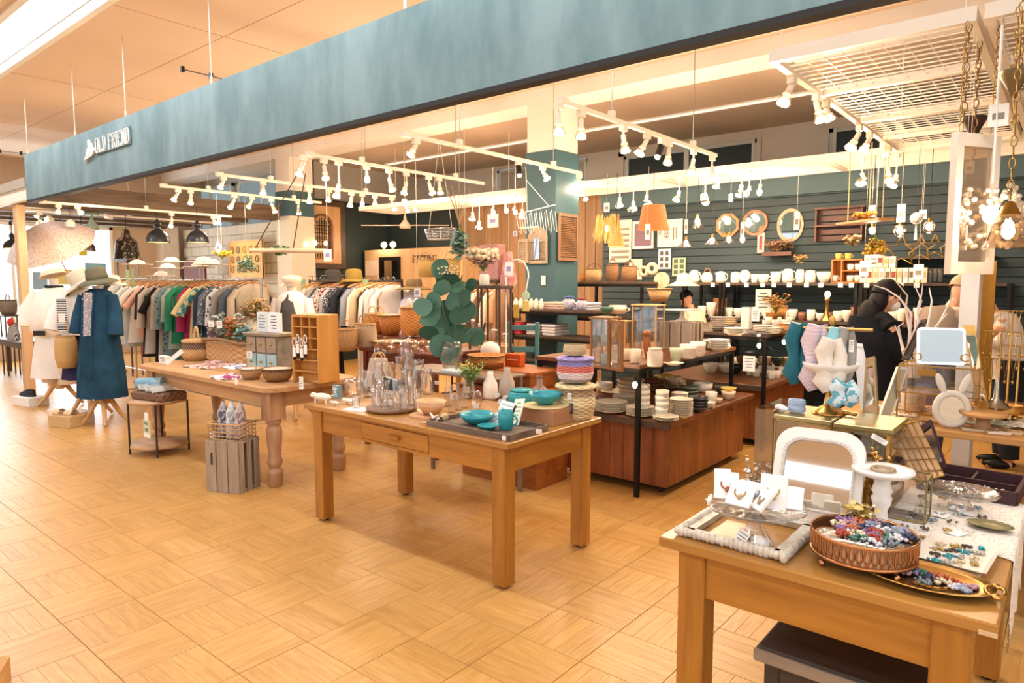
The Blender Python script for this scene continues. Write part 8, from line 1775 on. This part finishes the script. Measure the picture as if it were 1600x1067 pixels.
# column pieces: arched shutter mirror, two shutters, switch
def shutter(lab,x0,x1,z0,z1,Y,n,m,side=False,X=None,ar=False):
    w=abs(x1-x0)/2; h=z1-z0; t=T('shutter_panel',lab,'shutter',((x0+x1)/2,Y,z0)if not side else(X,(x0+x1)/2,z0),pi/2 if side else 0)
    for s_ in(-1,1): P('stile',MB().box(s_*(w-.012)-.012,s_*(w-.012)+.012,-.012,.012,0,h),m,t)
    P('rail',MB().box(-w+.025,w-.025,-.012,.012,0,.04),m,t); P('rail',MB().box(-w+.025,w-.025,-.012,.012,h-.04,h),m,t)
    for k in range(n): P('slat',MB().cb((0,0,.05+(h-.1)*(k+.5)/n),(2*w-.052,.022,.006),0,.7),m,t)
    return t, w, h
SM=wood('#a08e78','#bdaa92',2,.7,1,1.5); zA=lambda px, py, Y=6.88: at(px,py,Y=Y)
a=zA(826,412); b=zA(855,372)
t, w, h=shutter('arched grey wooden shutter mirror on the front of the green column',a.x,b.x,a.z,b.z,6.88,14,SM); P('arched_head',MB().ring([(w*cos(pi*k/14),h+w*sin(pi*k/14))for k in range(15)]+[(-w,h-.01),(w,h-.01)],[((w-.04)*cos(pi*k/14),h+(w-.04)*sin(pi*k/14))for k in range(15)]+[(-w+.04,h),(w-.04,h)],.03),SM,t); P('arch_panel',MB().prism([((w-.03)*cos(pi*k/14),h+(w-.03)*sin(pi*k/14))for k in range(15)],.012),SM,t); P('mirror_glass',MB().box(-w*.35,w*.25,-.02,-.013,.05,h),mirror(),t)
a=zA(810,411,6.85); b=zA(825,373,6.85); shutter('small pale shutter left of the arched one, on the column edge',a.x,b.x,a.z,b.z,6.85,10,SM)
a=at(871,407,X=-5.02); b=at(900,336,X=-5.02); shutter('brown slatted shutter on the right side of the green column',a.y,b.y,a.z,b.z,0,22,wood('#7c5a40','#9c7655',2),True,-5.0)
q=zA(847,438); tag(P('wall_switch',MB().rbox(q.x-.035,q.x+.035,6.9,6.915,q.z-.06,q.z+.06,.003),WHITE),'white wall switch plate low on the green column','switch')
# ================================================================ UPPER RIGHT CLUSTER
a=at(1487,300,Y=3.9); zt4, zb4=at(1487,207,Y=3.9).z, at(1487,428,Y=3.9).z
t=T('hanging_window_frame','old white narrow window frame hanging on chains at upper right','window frame',(a.x,3.9,zb4),radians(60)); h=zt4-zb4; P('frame',MB().ring([(0,0),(.3,0),(.3,h),(0,h)],[(.045,.06),(.255,.06),(.255,h-.06),(.045,h-.06)],.035),mat('#e3dacd',.6,0,.1,12),t); P('rippled_glass',MB().box(.045,.255,-.004,.004,.06,h-.06),glass('#f0e2d0',.4,.12),t)
def chain(x,y,z0,z1,n=None,m=BRASS):
    mb=MB(); n=n or int((z1-z0)/.045)
    for k in range(n): mb.tor((x,y,z0+(z1-z0)*(k+.5)/n),.012,.003,8,4,Matrix.Rotation(pi/2,4,'X')@Matrix.Rotation(0,4,'Z')if k%2 else Matrix.Rotation(pi/2,4,'Y'),sx=1.0 if k%2 else 2,sy=2 if k%2 else 1)
    return mb
for x_ in(.04,.26): P('chain',chain(x_,0,h,2.78-zb4),BRASS,t)
for k, (px,Y_,z0p)in enumerate(((1506,3.99,190),(1522,4.3,215),(1560,4.1,110),(1592,4.4,120))):
    q=at(px,z0p,Y=Y_); tag(P('hanging_chain',chain(q.x,q.y,q.z,2.79),mat('#8a6a48',.5,.6)),'brown metal chain hanging from the grid rack, %s from the left'%ORD[k],'chain')
def canopy(lab,px,py,Y,w,m):
    q=at(px,py,Y=Y); r=w*mpp(q)/2; t=T('lamp_canopy',lab,'lamp canopy',q); P('cup',MB().lathe([(r,.05),(r*.95,.03),(r*.5,-.02),(r*.18,-.07),(0,-.08)],22).lathe([(0,.05),(r,.05)],22),m,t); P('chain',chain(0,0,.05,2.79-q.z),BRASS,t); P('hook',MB().tube([(0,0,-.08),(.01,0,-.14),(-.005,0,-.18)],.005,5),BRASS,t)
canopy('dull brass ceiling lamp canopy at the upper right edge',1585,128,3.9,42,mat('#77684c',.35,.7)); canopy('small dark brown lamp canopy beside the hanging window frame',1522,198,4.4,34,mat('#3f2d22',.4,.5))
# bead covered chandelier and glass bell lamp
V=at(1548,335,Y=4.0); t=T('shell_chandelier','white shell and bead covered lamp at the right edge','chandelier',V); mb=MB()
for k in range(150): a_=R.uniform(0,6.28); z=R.uniform(-.16,.13); r=.13*sqrt(max(.05,1-(z/.19)**2)); mb.ell((r*cos(a_),r*sin(a_),z),(.014,.014,.014),6,4)
P('shell_beads',mb,mat('#d6c6b2',.4,0,.2,20),t,kind='stuff'); P('bulb',MB().ell((0,0,0),(.035,.035,.045),10,7),emit('#ffe0b0',12),t); P('cord',MB().cyl((0,0,.15),(0,0,2.79-V.z),.006,n=5),WHITE,t); lamp(t,(0,-.18,0),3)
V=at(1575,365,Y=3.7); t=T('bell_glass_lamp','ribbed clear glass bell lamp shining at the right edge','pendant lamp',V); P('lamp_shade',MB().lathe([(.095,-.06),(.075,-.03),(.06,.04),(.045,.08),(.02,.09)],40,cap=False,ripple=.03,rn=20),glass('#fff0dc',.5),t); P('cap',MB().lathe([(.045,.08),(.03,.11),(.015,.14),(0,.14)],18),BRASS,t); P('bulb',MB().ell((0,0,.01),(.025,.025,.035),10,7),emit('#ffe8c4',16),t); P('chain',chain(0,0,.14,2.79-V.z),BRASS,t); lamp(t,(0,-.12,-.08),3)
for k, (px,py,w_,h_,Y_)in enumerate(((1515,262,12,18,4.2),(1560,180,26,34,4.0),(1503,372,14,38,4.0),(1408,333,12,28,7.3),(1442,335,10,14,7.3),(1362,330,10,18,7.3),(1245,345,8,28,7.3),(1160,360,7,26,7.3),(1012,362,8,24,6.6),(1072,354,5,22,7.3),(948,324,9,14,6.7),(1098,308,7,10,7.6),(1142,309,7,12,7.6),(1350,420,12,24,7.9),(1435,425,14,24,7.9),(1365,404,14,12,7.9))):
    q=at(px,py,Y=Y_); s=mpp(q); t=T('paper_tag','white paper price tag hanging at upper right, %s in order from front'%ORD[k],'tag',q,R.uniform(-.3,.3),'paper tags hanging around the lamps'); P('tag_sheet',MB().box(-w_*s/2,w_*s/2,-.002,.002,-h_*s/2,h_*s/2),PAPER,t); P('print',MB().box(-w_*s*.3,w_*s*.3,-.003,-.002,-h_*s*.2,h_*s*.1),mat('#8d8478',.8),t); P('string',MB().cyl((0,0,h_*s/2),(0,0,max(h_*s/2+.05,2.78-q.z)),.0015,n=3),STRING,t)
# hanging plank with dried flowers, wire stars, dried bunches
a=at(1318,350,Y=7.0); b=at(1386,342,Y=6.6); t=T('hanging_plank','tan wooden plank hanging on ropes at right under the narrow rack','shelf',a); P('plank',MB().bar((0,0,0),b-a,.16,.02),wood('#a5743f','#c8965a'),t)
for f in(.1,.6,.9): P('rope',MB().cyl((b-a)*f,(b-a)*f+Vector((0,0,2.79-a.z)),.004,n=4),mat('#c8a66c',.7),t)
posy('orange dried flowers lying on the hanging plank',at(1350,345,Y=6.8),24,.1,.07,mat('#b9822f',.8),mat('#d19a40',.8),.014,.02,'dried_flowers','flowers',seed=90)
posy('yellow dried flower bunch hanging below the plank',at(1368,366,Y=6.8),40,.1,.18,mat('#c79a34',.8),mat('#e0b84c',.8),.014,.02,'dried_flowers','flowers',down=True,seed=91,cord=2.78)
posy('pale dried bunch standing left below the hanging plank',at(1331,388,Y=7.2),26,.08,.12,DRY,mat('#d8bd94',.8),.012,.02,'dried_flowers','flowers',seed=92)
for k, (px,py,r)in enumerate(((1408,392,26),(1438,388,22),(1460,385,20))):
    q=at(px,py,Y=8.3); s=mpp(q)*r; t=T('wire_star','thin brass wire star standing above the gift cartons, %s from left'%ORD[k],'ornament',q); o=[(s*(1 if j%2==0 else .42)*sin(pi*j/5),0,s*(1 if j%2==0 else .42)*cos(pi*j/5))for j in range(10)]; P('star_wire',MB().tube(o,.006,4,True).tube([(x,.05,z)for x,_,z in o],.006,4,True),BRASS,t)
q=at(1425,402,Y=8.45); SBX=at(1352,402,Y=8.45).x; tag(P('upper_wall_shelf',MB().box(SBX,SBX+1.2,8.35,8.74,q.z-.02,q.z),DT),'dark short wall shelf under the wire stars','shelf')
q=at(1432,341,Y=7.3); t=T('ball_charm','small grey mosaic ball charm hanging near globe pendants','ornament',q); P('ball',MB().ell((0,0,0),(.055,.055,.055),12,8),cloth('#8f8f90','#d0ccc6','floral',40,.3),t); P('tassel',MB().tube([(0,0,-.055),(0,0,-.2)],[.004,.014],6),PAPER,t); P('cord',MB().cyl((0,0,.05),(0,0,2.79-q.z),.002,n=4),BLACKM,t)
# bracket shelf pieces at far left: basket, bag, stool corner
q=at(12,470,Y=3.3); inst(K_basket(weave('#5c5348','#8d8272',40),RIMD,'arch'),'grey_basket','dark grey woven basket at the far left edge','basket',(q.x,3.3,.66+.35),.26,.26,.24); q2=at(22,535,Y=3.15)
t=T('striped_bag','black and white striped bag with red scarf on the dark table, far left','bag',(q2.x,3.15,.651)); P('bag_body',MB().loft([(0,0,0,.16,.08,.02),(0,0,.12,.14,.07,.03),(0,0,.26,.07,.04,.04)],20),cloth('#2b2b30','#c9c6c0','vstripe',26),t); P('scarf',MB().ell((.02,-.03,.27),(.06,.05,.07),10,6),cloth('#c43b32'),t); P('handle',MB().tor((0,0,.27),.08,.01,14,5,Matrix.Rotation(pi/2,4,'X'),a0=0,a1=pi),RIM,t)
simple_table('small dark stand under the grey woven basket at far left',q.x-.15,q.x+.15,3.2,3.4,1.009,DT,.02,'display_stand',apron=0)
q=at(2,1040,z=.12); tag(P('wooden_corner_block',MB().add([(q.x-.3,q.y-.25,0),(q.x+.0,q.y-.06,0),(q.x-.1,q.y+.05,0),(q.x-.3,q.y-.25,.12),(q.x+.0,q.y-.06,.01),(q.x-.1,q.y+.05,.1)],[(0,2,1),(0,1,4,3),(1,2,5,4),(2,0,3,5),(3,4,5)]),wood('#b98a52','#d8ab72')),'pale wooden wedge of a display at the bottom left corner','stand')
